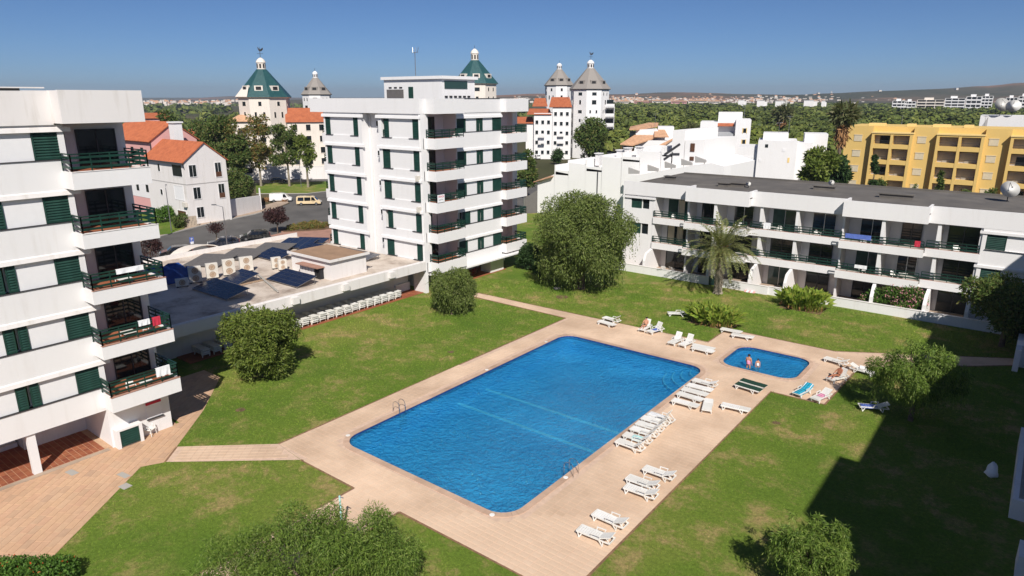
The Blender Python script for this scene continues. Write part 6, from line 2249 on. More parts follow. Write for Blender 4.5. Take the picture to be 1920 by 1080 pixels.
def lamp_post(label, p, h, rz, grp='street lamps'):
    t = thing('street_lamp', label, 'street lamp', (p.x, p.y, 0), rz, grp)
    MB().bar((0, 0, 0), (0, 0, h), .09, 8, .05).build('pole', 'metal', t, off=(0, 0, 0))
    MB().bar((0, 0, h), (0, 1.2, h + .25), .04, 6).build('arm', 'metal', t, off=(0, 0, 0))
    MB().box(-.13, .13, 1.0, 1.65, h + .2, h + .34).build('lamp_head', 'metal', t, off=(0, 0, 0))
lamp_post('street lamp between the parked black cars', G(427, 470), 6.5, radians(120))
lamp_post('street lamp in front of the pink and white house', G(322, 436), 7.5, radians(60))
lamp_post('slim street lamp on the grass before the weathered tower', G(565, 352), 8.0, radians(-60))
rsn = thing('road_sign', 'small blue and white parking sign on a post by the black hatchback', 'road sign', (G(363, 478).x, G(363, 478).y, 0))
pz = G(363, 478)
MB().bar((pz.x, pz.y, 0), (pz.x, pz.y, 2.6), .035, 8).build('post', 'metal', rsn)
B(pz.x - .02, pz.x + .02, pz.y - .3, pz.y + .3, 1.75, 2.6).build('plate', 'towel_navy', rsn)
B(pz.x + .021, pz.x + .04, pz.y - .22, pz.y + .22, 1.6, 1.95).build('panel', 'towel_white', rsn)
text('P', .5, (pz.x + .03, pz.y, 2.28), (pi / 2, 0, pi / 2), 'towel_white', rsn, 'lettering')

# ================================================================== pink and white house with tiled roofs
def tiled_roof(parent, name, quads, mat='rooftile', pitch=.42):
    """each roof slope as overlapping tile courses with ribs: real relief"""
    m = MB()
    for q in quads:
        a, b_, c, d = (Vector(p) for p in q)      # eave a-b, ridge d-c
        n = (b_ - a).cross(d - a).normalized()
        if n.z < 0:
            n = -n
        L = (d - a).length
        rows = max(3, int(L / pitch))
        m.hexa([a - n * .12, b_ - n * .12, c - n * .12, d - n * .12], [a, b_, c, d])
        cols = max(4, int((b_ - a).length / .34))
        for i in range(cols):
            t0, t1 = (i + .18) / cols, (i + .82) / cols
            p0, p1, p2, p3 = a.lerp(b_, t0), a.lerp(b_, t1), d.lerp(c, t1), d.lerp(c, t0)
            pm, pn = a.lerp(b_, (i + .5) / cols), d.lerp(c, (i + .5) / cols)
            k = len(m.v)
            m.v += [tuple(v) for v in (p0 + n * .002, pm + n * .07, p1 + n * .002, p2 + n * .002, pn + n * .07, p3 + n * .002)]
            m.f += [(k, k + 1, k + 4, k + 5), (k + 1, k + 2, k + 3, k + 4), (k, k + 2, k + 1), (k + 3, k + 5, k + 4)]
    return m.build(name, mat, parent)
HS = thing('house', 'white three storey house with an orange tiled roof and grey gable facing the street', 'house', (-117.5, 62.7, 0))
hx, hy0, hy1, ez, rz_ = -117.5, 58.6, 66.3, 11.0, 14.1
w = MB()
yc = (hy0 + hy1) / 2
w.extr([(hx, hy0, 0), (hx, hy1, 0), (hx, hy1, ez), (hx, yc, rz_), (hx, hy0, ez)], (-14.5, 0, 0))
w.build('wall', 'white_old', HS)
tiled_roof(HS, 'roof', [((hx + .25, hy0 - .5, ez - .15), (hx - 14.7, hy0 - .5, ez - .15), (hx - 14.7, yc, rz_ + .12), (hx + .25, yc, rz_ + .12)),
                        ((hx + .25, hy1 + .4, ez - .15), (hx - 14.7, hy1 + .4, ez - .15), (hx - 14.7, yc, rz_ + .12), (hx + .25, yc, rz_ + .12))])
gt = MB()
gt.bar((hx + .3, hy0 - .55, ez - .2), (hx - 14.7, hy0 - .55, ez - .2), .1, 8)
gt.bar((hx + .1, hy0 - .3, ez - .3), (hx + .05, hy0 - .08, ez - 1.2), .06, 6)
gt.build('gutter', 'dark_trim', HS)
B(hx - 14.5, hx + .03, hy0 - .03, hy1, 7.05, 7.2).build('string_course', 'grey_wall', HS)
for (y, z, h, wd) in ((60.0, 8.4, 2.0, 1.25), (64.7, 8.0, 2.5, 1.1), (60.3, 4.5, 2.0, 1.25), (64.9, 4.2, 2.5, 1.1), (60.5, 1.2, 1.8, 1.25)):
    q = B(hx - .1, hx + .01, y - wd / 2, y + wd / 2, z, z + h).build('window', 'glass', HS)
    fr = MB()
    fr.box(hx + .0, hx + .05, y - wd / 2 - .12, y - wd / 2, z - .1, z + h + .1).box(hx + .0, hx + .05, y + wd / 2, y + wd / 2 + .12, z - .1, z + h + .1)
    fr.box(hx + .0, hx + .05, y - wd / 2, y + wd / 2, z + h, z + h + .1).box(hx, hx + .08, y - wd / 2, y + wd / 2, z - .1, z)
    fr.box(hx + .012, hx + .03, y - .025, y + .025, z, z + h)
    fr.build('frame', 'white2', q)
    if y > 63:
        B(hx + .01, hx + .06, y - wd / 2, y + wd / 2, z, z + .9).build('window_guard', 'wood', q)
for (x, z, h, wd, mt) in ((-120.2, 8.4, 2.0, 3.4, 'glass'), (-126.8, 8.9, 1.3, .8, 'glass'), (-120.5, 4.3, 2.4, 3.2, 'panel'), (-127, 4.6, 1.0, .8, 'glass'), (-120.4, 0.3, 2.0, 3.0, 'wood'), (-124.8, 1.2, 1.2, 1.0, 'panel_grey'), (-127.5, 1.2, 1.2, .8, 'glass')):
    q = B(x - wd / 2, x + wd / 2, hy0 - .012, hy0 + .1, z, z + h).build('window', mt, HS)
    fr = MB()
    fr.box(x - wd / 2 - .1, x - wd / 2, hy0 - .05, hy0, z - .1, z + h + .1).box(x + wd / 2, x + wd / 2 + .1, hy0 - .05, hy0, z - .1, z + h + .1)
    fr.box(x - wd / 2, x + wd / 2, hy0 - .05, hy0, z + h, z + h + .1).box(x - wd / 2, x + wd / 2, hy0 - .05, hy0, z - .1, z)
    fr.build('frame', 'white2', q)
acb = B(-119.0, -118.0, hy0 - .5, hy0 - .08, 3.2, 4.0).build('wall_air_conditioner', 'ac', HS)
PH = thing('house', 'pink house with an orange roof and tall white chimney behind the white house', 'house', (-134, 60, 0))
w = MB()
w.box(-150, -132.05, 60.2, 69.0, 0, 14.0)
w.extr([(-132.05, 60.2, 14.0), (-132.05, 69.0, 14.0), (-132.05, 64.6, 17.2)], (-18, 0, 0))
w.build('wall', 'pink', PH)
tiled_roof(PH, 'roof', [((-131.8, 59.6, 13.8), (-150.3, 59.6, 13.8), (-150.3, 64.6, 17.3), (-131.8, 64.6, 17.3)), ((-131.8, 69.5, 13.8), (-150.3, 69.5, 13.8), (-150.3, 64.6, 17.3), (-131.8, 64.6, 17.3))])
c_ = MB()
c_.box(-129.4, -127.6, 62.6, 64.2, 0, 17.2)
co = c_.build('chimney', 'white2', PH)
B(-129.6, -127.4, 62.4, 64.4, 17.2, 17.45).build('chimney_cap', 'white2', co)
MB().bar((-132.0, 60.0, 13.6), (-132.0, 60.0, 0), .1, 8).build('downpipe', 'dark_trim', PH)
B(-150, -132.04, 60.15, 60.2, 3.0, 6.5).build('white_lower_wall', 'white2', PH)
for x in (-136, -140, -144):
    for z in (4.2, 8.0, 11.2):
        B(x - .5, x + .5, 60.1, 60.15, z, z + 1.4).build('window', 'glass', PH)
gwl = thing('garden_wall', 'pale wall beside the white house at the street corner', 'wall', (-121, 72, 0))
w = MB()
w.extr([(-119.3, 67.1, 0), (-122.4, 75.4, 0), (-122.4, 75.4, 3.0), (-119.3, 67.1, 3.4)], (-.35, -.13, 0))
w.build('wall', 'white_old', gwl)
w = MB()
w.beam((-122.5, 75.5, 1.5), (-133, 82, 1.5), .3, 3.0)
w.build('side_wall', 'white_old', gwl)
stw = thing('stone_wall', 'rubble stone retaining wall at the foot of the white house', 'wall', (-116, 56, 0))
w = MB()
w.beam((-116.5, 55.9, .95), (-115.6, 58.6, .95), .5, 1.9)
w.build('wall', 'stone', stw)
rr = random.Random(8)
for row in range(5):
    y = 55.9
    while y < 58.4:
        l = rr.uniform(.45, .8)
        f = (y - 53.5) / 5.1
        x = -117.2 + 1.6 * f + .25
        b = MB().box(x - .05, x + .06 + rr.uniform(0, .05), y + .02, y + l - .03, .06 + row * .37, .40 + row * .37)
        b.build('stone', 'stone', stw, bevel=.03)
        y += l
gp_ = [G(*q_) for q_ in ((262, 398), (352, 414), (346, 430), (318, 440), (262, 446))]
struct(sheet('front_garden', [(q_.x, q_.y) for q_ in gp_][::-1], [], .16, 'grass'))
tree('bush', 'green bush in the front garden left of the stone wall', 'shrub', (G(338, 428).x, G(338, 428).y, .1), 1.3, 0, 2.6, 2600, 'street', .35, .16, 61, ncl=12, rsub=.8, tr=.1)
tree('bush', 'bush against the balcony view left of the white house garden', 'shrub', (G(306, 418).x, G(306, 418).y, .1), 1.9, 0, 3.2, 3000, 'hedge', .35, .16, 62, ncl=12, rsub=.9, tr=.1)
tree('bush', 'rounded green tree behind the pale wall beside the white house', 'tree', (-133.0, 76.5, 0), 4.6, .5, 7.2, 9000, 'street', .5, .22, 63, ncl=22, rsub=1.7, tr=.2)
pt = G(521, 437)
tree('plum_tree', 'purple leaved plum tree on the kerbside bed', 'tree', (pt.x, pt.y, 0), 2.3, 1.3, 5.0, 4200, 'plum', .34, .15, 64, ncl=18, rsub=.85, tr=.1)
pt = G(424, 462)
tree('plum_tree', 'sparse purple leaved tree beside the street lamp', 'tree', (pt.x - 2.5, pt.y, 0), 1.3, 1.5, 3.8, 800, 'plum', .3, .13, 65, ncl=12, rsub=.6, tr=.08)
pt = G(285, 500)
tree('plum_tree', 'sparse purple leaved tree close to the left apartment block', 'tree', (pt.x, pt.y, 0), 1.7, .8, 4.6, 1500, 'plum', .3, .13, 66, ncl=14, rsub=.75, tr=.08)
for i, (u, v, R, H, n, sd, lf, lb) in enumerate((
        (452, 352, 4.2, 17, 5200, 71, 'autumn', 'leftmost tall slim street tree before the weathered tower'),
        (490, 350, 5.2, 19, 8200, 72, 'autumn', 'tall street tree with some brown leaves before the weathered tower'),
        (543, 350, 5.0, 17.5, 9500, 73, 'street', 'dense green street tree right of the brown leaved one'),
        (578, 352, 3.6, 14, 5000, 74, 'round', 'olive green street tree nearest the middle block'))):
    p = G(u, v)
    tree('street_tree', lb, 'tree', (p.x, p.y, .1), R * .78, H * .2, H, int(n * .62), lf, .6, .3, sd, ncl=34, rsub=R * .24, tr=.28, bark='bark_pale', group='street trees before the weathered tower')
def kpx(u, d):
    r = ray(u, 215)
    return d / FPX / (r.x ** 2 + r.y ** 2)
def dtree(name, label, u, d, ztop, wpx, leaf, seed, n=4000, lo=.15, cat='tree', group=None, L=.8):
    """tree d metres away whose top reaches height ztop, wpx photo pixels wide"""
    q = DD(u, 240, d)
    R = wpx * kpx(u, d) * .5
    return tree(name, label, cat, (q.x, q.y, 0), R, ztop * lo, ztop, n, leaf, L, L * .45, seed, ncl=24, rsub=R * .42, tr=max(.15, ztop * .02), group=group)
dtree('broadleaf_tree', 'rounded dark tree rising behind the pink house roof', 320, 185, 19.5, 62, 'street', 81, 5500)
dtree('broadleaf_tree', 'wide green tree behind the white chimney', 372, 200, 17.5, 70, 'street', 82, 6000)
dtree('broadleaf_tree', 'tall green tree left of the weathered tower', 410, 185, 18.2, 75, 'street', 83, 7000)
dtree('broadleaf_tree', 'dark tree squeezed beside the weathered tower', 442, 180, 15.0, 50, 'street', 84, 5000)
dtree('broadleaf_tree', 'tree above the gable of the white house', 380, 165, 14.0, 50, 'street', 85, 5000)
dtree('street_tree', 'large leafy street tree in front of the grey roofed towers', 1106, 205, 17.5, 74, 'street', 86, 9000)
dtree('bush', 'round clipped bush by the parked white car at the tower houses', 1047, 232, 5.0, 26, 'dark', 87, 1500, lo=.02, cat='shrub')
dtree('broadleaf_tree', 'green tree past the right side balconies of the middle block', 988, 150, 11, 40, 'street', 88, 4000)
dtree('conifer_tree', 'broad dark pine beside the left end of the yellow building', 1546, 140, 14.5, 82, 'round', 89, 7000, lo=.1)
dtree('conifer_tree', 'second dark pine rising at the left end of the yellow building', 1575, 145, 12.5, 60, 'dark', 90, 5000, lo=.1)
dtree('bush', 'grey green bush before the plain white block', 1441, 150, 4.5, 34, 'round', 91, 1800, lo=.05, cat='shrub')
dtree('bush', 'low hedge beside the cars under the white balcony block', 1352, 190, 4.5, 30, 'dark', 92, 1600, lo=.05, cat='shrub')
for i, (u, d, zt, wp, lb) in enumerate(((1650, 150, 12.0, 17, 'slim dark cypress in front of the yellow building'), (1780, 150, 8.6, 15, 'small fan leaved plant tree in front of the yellow building, right of the cypress'))):
    dtree('cypress_tree', lb, u, d, zt, wp, 'dark' if i == 0 else 'street', 93 + i, 3000, lo=.05, L=.5)
for i, (u, d, wp, zt, lb) in enumerate(((1668, 152, 22, 7.0, 'round green bush right of the cypress'), (1715, 150, 16, 5.5, 'small bush by the first yellow pier'), (1735, 151, 18, 6.0, 'small bush by the second yellow balcony bay'), (1830, 150, 26, 6.0, 'dark bush before the right end of the yellow building'), (1880, 150, 30, 6.8, 'broad bush beside the large dish on the dark roof'))):
    dtree('bush', lb, u, d, zt, wp, 'street', 95 + i, 1400, lo=.02, cat='shrub', L=.5)
q = DD(1580, 230, 150)
fan_palm('tall fan palm with a brown skirt at the left end of the yellow building', (q.x, q.y, 0), 17.0, 1.35, 101, 'fan palms in the background')
q = DD(1466, 220, 330)
fan_palm('distant fan palm with an orange brown skirt in the pine wood', (q.x, q.y, 0), 12.5, 2.1, 102, 'fan palms in the background')
q = DD(1297, 240, 235)
fan_palm('fan palm beside the white balcony block', (q.x, q.y, 0), 9.0, 1.6, 103, 'fan palms in the background')

# ================================================================== towers with pyramid roofs
def tower(label, u, d, rad, ez, az, cz, wall, roofm, seed, rot=pi / 8, vane=False, wins=True, patch=False, lantern='white2', n=8, z0=0.0):
    p = DD(u, 170, d)
    t = thing('tower', label, 'tower', (p.x, p.y, z0))
    m = MB()
    m.lathe((0, 0, 0), [(rad, 0), (rad, ez)], n, rot)
    m.build('wall', wall, t, off=(0, 0, 0))
    B_ = MB().lathe((0, 0, 0), [(rad * 1.05, ez - .25), (rad * 1.09, ez)], n, rot)
    B_.build('cornice', 'panel_grey' if roofm == 'grey_roof' else 'cream', t, off=(0, 0, 0))
    lr = rad * .17
    r_ = MB().lathe((0, 0, 0), [(rad * 1.10, ez + .002), (lr * 1.15, az)], n, rot)
    ro = r_.build('roof', roofm, t, off=(0, 0, 0))
    if patch:
        pm = MB()
        for k in range(n):
            a0, a1 = rot + 2 * pi * k / n, rot + 2 * pi * (k + 1) / n
            mid = (a0 + a1) / 2
            dirw = Vector((cos(mid), sin(mid)))
            cam_dir = Vector((-p.x, -p.y)).normalized()
            side_ = cam_dir.x * dirw.y - cam_dir.y * dirw.x
            if dirw.dot(cam_dir) > 0.15 and side_ < -0.55:
                f0, f1 = .0, .42
                def pr(a, f):
                    rr_ = rad * 1.10 + (lr * 1.15 - rad * 1.10) * f + .06
                    return (cos(a) * rr_, sin(a) * rr_, ez + (az - ez) * f + .06)
                pm.poly([pr(a0, f0), pr(a1, f0), pr(a0 + (a1 - a0) * .75, f1), pr(a0, f1 * .9)])
        pm.build('bare_roof_patch', 'cream', ro, off=(0, 0, 0))
    la = MB().lathe((0, 0, 0), [(lr, az - .3), (lr, az + (cz - az) * .55), (lr * 1.15, az + (cz - az) * .56), (lr * 1.1, az + (cz - az) * .62), (lr * .9, az + (cz - az) * .78), (lr * .45, az + (cz - az) * .93), (.05, cz)], 12)
    lo_ = la.build('lantern', lantern, t, off=(0, 0, 0))
    op = MB()
    for k in range(8):
        a = 2 * pi * k / 8
        c0, s0 = cos(a), sin(a)
        tx, ty = -s0 * lr * .2, c0 * lr * .2
        R_ = lr * 1.01
        z0_, z1_ = az + .3, az + (cz - az) * .45
        op.poly([(c0 * R_ + tx, s0 * R_ + ty, z0_), (c0 * R_ - tx, s0 * R_ - ty, z0_), (c0 * R_ - tx, s0 * R_ - ty, z1_), (c0 * R_ + tx, s0 * R_ + ty, z1_)][::-1])
    op.build('lantern_opening', 'dark', lo_, off=(0, 0, 0))
    vm = MB()
    vm.bar((0, 0, cz - .1), (0, 0, cz + (2.6 if vane else 0.9)), .06, 6)
    if vane:
        # weather cock, a thin plate silhouette with its own thickness
        pts = [(-.9, .2), (-.4, .6), (0, .5), (.35, 1.0), (.55, 1.5), (.75, 1.2), (.6, .6), (.4, .1), (0, -.2), (-.5, -.1), (-1.0, .7), (-1.25, 1.3), (-1.2, .5)]
        cx, cy = -p.y / hypot(p.x, p.y), p.x / hypot(p.x, p.y)
        vm.extr([(x * cx * .7, x * cy * .7, cz + 1.7 + z * .7) for x, z in pts], (-cy * .08, cx * .08, 0))
        vm.beam((-.8 * cx, -.8 * cy, cz + 1.0), (.8 * cx, .8 * cy, cz + 1.0), .08, .08)
    vm.build('finial' if not vane else 'weather_vane', 'dark_trim', t, off=(0, 0, 0))
    rs = random.Random(seed)
    if wins:
        ap = rad * cos(pi / n)
        nf = int((ez - 1) / 3.1)
        for k in range(n):
            mid = rot + 2 * pi * (k + .5) / n
            dirw = Vector((cos(mid), sin(mid), 0))
            if dirw.x * -p.x + dirw.y * -p.y < 0:
                continue
            tg = Vector((-dirw.y, dirw.x, 0))
            hw_ = rad * sin(pi / n)
            for f in range(nf):
                z = ez - 2.3 - f * 3.1
                kind = rs.random()
                offs = (-.45, .4) if kind < .45 else (0.05,)
                for o_ in offs:
                    ww = .55 if kind < .45 else (1.6 if kind < .75 else .8)
                    hh = 1.1 if f != 1 else 1.5
                    c0 = dirw * (ap + .0) + tg * (hw_ * o_)
                    mm = MB()
                    a_, b2 = c0 - tg * ww / 2, c0 + tg * ww / 2
                    mm.extr([(a_.x, a_.y, z), (b2.x, b2.y, z), (b2.x, b2.y, z + hh), (a_.x, a_.y, z + hh)], dirw * .03)
                    q_ = mm.build('window', 'glass', t, off=(0, 0, 0))
                    ff = MB()
                    for s_ in (a_ - tg * .1, b2):
                        e_ = s_ + tg * .1
                        ff.extr([(s_.x, s_.y, z - .1), (e_.x, e_.y, z - .1), (e_.x, e_.y, z + hh + .1), (s_.x, s_.y, z + hh + .1)], dirw * .07)
                    ff.build('frame', wall, q_, off=(0, 0, 0))
        # dormers in the roof
        for k in range(n):
            mid = rot + 2 * pi * (k + .5) / n
            dirw = Vector((cos(mid), sin(mid), 0))
            if dirw.x * -p.x + dirw.y * -p.y < .35 * hypot(p.x, p.y):
                continue
            tg = Vector((-dirw.y, dirw.x, 0))
            f = .22
            rr_ = (rad * 1.10 + (lr - rad * 1.1) * f) * cos(pi / n)
            zc = ez + (az - ez) * f
            c0 = dirw * rr_
            dm = MB()
            a_, b2 = c0 - tg * 1.1, c0 + tg * 1.1
            dm.extr([(a_.x, a_.y, zc - .1), (b2.x, b2.y, zc - .1), (b2.x, b2.y, zc + 1.35), (a_.x, a_.y, zc + 1.35)], -dirw * 1.9)
            do = dm.build('dormer', 'cream' if roofm == 'teal' else 'grey_roof', t, off=(0, 0, 0))
            a_, b2 = c0 - tg * .7 + dirw * .02, c0 + tg * .7 + dirw * .02
            MB().extr([(a_.x, a_.y, zc + .25), (b2.x, b2.y, zc + .25), (b2.x, b2.y, zc + 1.1), (a_.x, a_.y, zc + 1.1)], dirw * .03).build('dormer_window', 'dark', do, off=(0, 0, 0))
    return t
def hh(v, u, d):
    """height of the point seen at photo pixel (u, v), d metres away"""
    return DD(u, v, d).z
def wr(wpx, u, d):
    return wpx * kpx(u, d) / 2
T = [
 ('leftmost cream tower with a partly bare teal roof and a statue on top', 494, 206, 100, 182, 130, 108, 'cream', 'teal', 1, True, True, 'cream'),
 ('small white tower with a grey pyramid roof behind the middle block at the left', 593, 270, 56, 177, 146, 133, 'white', 'grey_roof', 2, False, False, 'white2'),
 ('cream tower with a dark teal roof and arched lantern rising behind the penthouse', 891, 225, 84, 157, 113, 91, 'cream', 'teal', 3, False, False, 'cream'),
 ('white tower with a grey pyramid roof, left one of the pair', 1048, 285, 54, 160, 130, 118, 'white2', 'grey_roof', 4, False, False, 'white2'),
 ('white tower with a grey pyramid roof and a weather cock, right one of the pair', 1106, 262, 74, 167, 128, 112, 'white2', 'grey_roof', 5, True, False, 'white2'),
]
for lb, u, d, wpx, ve, va, vc, wl, rf, sd, vane, patch, lan in T:
    tower(lb, u, d, wr(wpx, u, d) / cos(pi / 8) * .93, hh(ve, u, d), hh(va, u, d), hh(vc, u, d), wl, rf, sd, vane=vane, patch=patch, lantern=lan)

def oriented(name, label, cat, u, d, group=None, turn=0.0):
    """an Empty at distance d under pixel column u; +x to the right as seen, -y towards the camera"""
    p = DD(u, 235, d)
    a = atan2(-p.x, p.y)
    return thing(name, label, cat, (p.x, p.y, 0), a + turn, group), p
def facade(parent, x0, x1, y, z0, z1, nx, nz, ww, wh, mat='glass', frame='white2', zoff=.8, skip=()):
    """windows set on a face of local constant y, each its own part with a frame"""
    for i in range(nx):
        for k in range(nz):
            if (i, k) in skip:
                continue
            xc = x0 + (x1 - x0) * (i + .5) / nx
            z = z0 + (z1 - z0) * k / nz + zoff
            q = B(xc - ww / 2, xc + ww / 2, y - .03, y + .05, z, z + wh).build('window', mat, parent, off=(0, 0, 0))
            f = MB()
            f.box(xc - ww / 2 - .1, xc - ww / 2, y - .08, y, z - .1, z + wh + .1).box(xc + ww / 2, xc + ww / 2 + .1, y - .08, y, z - .1, z + wh + .1)
            f.box(xc - ww / 2, xc + ww / 2, y - .08, y, z + wh, z + wh + .1).box(xc - ww / 2, xc + ww / 2, y - .12, y, z - .1, z)
            f.build('frame', frame, q, off=(0, 0, 0))
# building with an orange roof beside the weathered tower
t, p = oriented('house_block', 'cream block with an orange tiled roof between the weathered tower and the middle block', 'building', 583, 200)
B(-6.2, 8, 0, 9, 0, 15.2).build('wall', 'cream', t, off=(0, 0, 0))
facade(t, -6, 8, 0, 3, 15.2, 4, 4, 1.2, 1.6, frame='cream')
r_ = MB().hexa([(-6.6, -.5, 15.2), (8.4, -.5, 15.2), (8.4, 9.5, 15.2), (-6.6, 9.5, 15.2)], [(-6.6, 3.6, 18.9), (8.4, 3.6, 18.9), (8.4, 5, 18.9), (-6.6, 5, 18.9)])
r_.build('roof', 'rooftile', t, off=(0, 0, 0))
t, p = oriented('tower_annex', 'weathered cream wing with a small tiled cap left of the weathered tower', 'building', 452, 200)
B(-2.6, 3.5, 0, 7, 0, 15.5).build('wall', 'cream', t, off=(0, 0, 0))
MB().hexa([(-3.3, -.6, 15.5), (4, -.6, 15.5), (4, 7.6, 15.5), (-3.3, 7.6, 15.5)], [(-.3, 3, 17.2), (.9, 3, 17.2), (.9, 4, 17.2), (-.3, 4, 17.2)]).build('roof', 'rooftile_pale', t, off=(0, 0, 0))
facade(t, -2.4, 3.3, 0, 1, 15, 1, 4, 2.6, 1.5, mat='dark', frame='cream')
bw = thing('boundary_wall', 'long white boundary wall behind the street trees', 'wall', (-168, 108, 0))
w = MB()
w.beam((-178, 98, 1.7), (-150, 124, 1.7), .3, 3.4)
w.beam((-178, 98, 1.7), (-171, 90, 1.7), .3, 3.4)
w.build('wall', 'white_old', bw)
MB().beam((-178, 98, 3.45), (-150, 124, 3.45), .45, .12).build('coping', 'white2', bw)
# white stepped building with orange roofs before the grey towers
t, p = oriented('tower_house', 'white stepped building with several orange tiled roofs in front of the grey towers', 'building', 1031, 252)
def xw(u0, u1, d):
    return (u1 - u0) / FPX * d
K = kpx(1031, 252)
w = MB()
w.box((1000 - 1031) * K, (1072 - 1031) * K, 0, 12, 0, hh(212, 1031, 252))
w.box((1036 - 1031) * K, (1072 - 1031) * K, -.6, 12, 0, hh(200, 1031, 252))
w.box((984 - 1031) * K, (1001 - 1031) * K, 2, 12, 0, hh(231, 1031, 252))
w.build('wall', 'white2', t, off=(0, 0, 0))
def lean_roof(t, u0, u1, ve, vr, y0, dep, mat='rooftile'):
    z0_, z1_ = hh(ve, 1031, 252), hh(vr, 1031, 252)
    MB().hexa([((u0 - 1031) * K, y0 - .5, z0_), ((u1 - 1031) * K, y0 - .5, z0_), ((u1 - 1031) * K, y0 + dep, z0_ + .1), ((u0 - 1031) * K, y0 + dep, z0_ + .1)],
              [((u0 - 1031) * K, y0 - .5, z0_ + .15), ((u1 - 1031) * K, y0 - .5, z0_ + .15), ((u1 - 1031) * K - .8, y0 + dep, z1_), ((u0 - 1031) * K + .8, y0 + dep, z1_)]).build('roof', mat, t, off=(0, 0, 0))
lean_roof(t, 1029, 1073, 201, 182, -.6, 6)
lean_roof(t, 986, 1034, 215, 204, 0, 5)
lean_roof(t, 996, 1026, 200, 184, 5, 5)
lean_roof(t, 960, 1000, 232, 220, 2, 5)
facade(t, (1036 - 1031) * K, (1070 - 1031) * K, -.6, 1, hh(203, 1031, 252), 3, 5, 1.0, 1.3)
facade(t, (1000 - 1031) * K, (1034 - 1031) * K, 0, 1, hh(218, 1031, 252), 3, 4, 1.0, 1.3)
bl = MB()
for u in (1015, 1052):
    for v in (255, 268):
        z = hh(v, 1031, 252)
        bl.box((u - 6 - 1031) * K, (u + 6 - 1031) * K, -1.7, -.6, z - .15, z)
        bl.box((u - 6 - 1031) * K, (u + 6 - 1031) * K, -1.75, -1.7, z, z + .9)
bl.build('balcony', 'white', t, off=(0, 0, 0))
# balcony stack on the right flank of the right tower
t, p = oriented('balcony_wing', 'white balcony stack on the right flank of the grey roofed tower', 'building', 1142, 258)
K2 = kpx(1142, 258)
for i in range(6):
    z = hh(290 - i * 18, 1142, 258)
    m = MB().box(-7 * K2, 9 * K2, -1.2, 4, z - .3, z)
    m.box(-7 * K2, 9 * K2, -1.3, -1.2, z, z + 1.0)
    m.build('balcony', 'white2', t, off=(0, 0, 0))
    B(-6 * K2, 7 * K2, 1.6, 1.7, z, z + 2.4).build('balcony_door', 'glass', t, off=(0, 0, 0))
m = MB().box(-7 * K2, 9 * K2, 1.75, 5, 0, hh(196, 1142, 258))
m.box(8.6 * K2, 9.4 * K2, -1.3, 1.8, 0, hh(200, 1142, 258))
m.build('wall', 'white2', t, off=(0, 0, 0))

# ================================================================== white terraced houses behind the pepper tree
TR = thing('terraced_houses', 'long white windowless wall of stepped terraced houses behind the pepper tree', 'houses', (-60, 107, 0))
def YP(u, v, Y=107.0):
    q = PY(u, v, Y)
    return (q.x, Y, q.z)
steps_ = [(1008, 1040, 346, 326), (1040, 1066, 311, 316), (1066, 1098, 305, 309), (1098, 1129, 302, 306), (1129, 1166, 294, 297), (1166, 1200, 288, 291), (1200, 1240, 284, 286), (1240, 1262, 277, 277), (1262, 1285, 244, 244), (1285, 1322, 263, 262), (1322, 1358, 300, 312)]
for i, (u0, u1, v0, v1) in enumerate(steps_):
    a, b_ = YP(u0, v0), YP(u1, v1)
    z0_, z1_ = max(a[2], 1), max(b_[2], 1)
    m = MB()
    drop = (0.0, 1.0, 0.0, 1.3, 0.0, 0.9, 0.0, 1.2, 0, 0, 0)[i]
    # front wall up to the terrace, then the storey set back behind it
    m.extr([(a[0], 107.0, 0), (b_[0], 107.0, 0), (b_[0], 107.0, z1_ - drop), (a[0], 107.0, z0_ - drop)], (0, 4.5 if drop else 14, 0))
    if drop:
        m.extr([(a[0], 111.5, 0), (b_[0], 111.5, 0), (b_[0], 111.5, z1_ + .75), (a[0], 111.5, z0_ + .75)], (0, 9.5, 0))
        m.box(a[0], a[0] + .25, 107.0, 111.5, z0_ - drop, z0_ + .2)
        m.box(a[0] + .25, b_[0], 107.0, 107.2, z1_ - drop - .3, z1_ - drop + .55)
    m.build('terrace_house', 'white_bright', TR)
    if drop and i in (3, 7):
        B(a[0] + 1.0, b_[0] - 1.0, 111.42, 111.5, z1_ - drop + .05, z1_ + .6).build('terrace_door', 'glass', TR)
MB().bar((YP(1121, 330)[0], 106.9, 3), (YP(1121, 330)[0], 106.9, YP(1121, 322)[2]), .09, 8).build('downpipe', 'dark_trim', TR)
low = [YP(1170, 345, 104.0), YP(1180, 331, 104.0), YP(1230, 322, 104.0), YP(1290, 312, 104.0), YP(1335, 306, 104.0), YP(1357, 312, 104.0), YP(1357, 330, 104.0)]
low = [(low[0][0], 104.0, 0)] + low + [(low[-1][0], 104.0, 0)]
m = MB()
m.extr(low, (0, 2.9, 0))
m.build('lower_wall', 'white_bright', TR)
for (u, v) in ((1188, 322), (1224, 317), (1256, 311), (1287, 306), (1313, 301)):
    a, b_, c, d = YP(u - 10, v + 4, 103.9), YP(u + 10, v + 4, 103.9), YP(u + 10, v - 1, 103.9), YP(u - 10, v - 8, 103.9)
    m = MB()
    m.extr([a, b_, c, d], (0, .4, 0))
    m.build('shade_grey_party_wall', 'grey_wall', TR)  # shade on these party walls is put in as grey colour
for pts in (((1246, 290), (1275, 270)), ((1245, 299), (1259, 289)), ((1259, 289), (1274, 289))):
    a, b_ = YP(*pts[0], 106.95), YP(*pts[1], 106.95)
    MB().beam(a, b_, .08, .35).build('stair_rail', 'dark_trim', TR)
a, b_ = YP(1294, 284, 106.95), YP(1303, 269, 106.95)
B(a[0], b_[0], 106.9, 107.0, a[2], b_[2]).build('window', 'wood', TR)
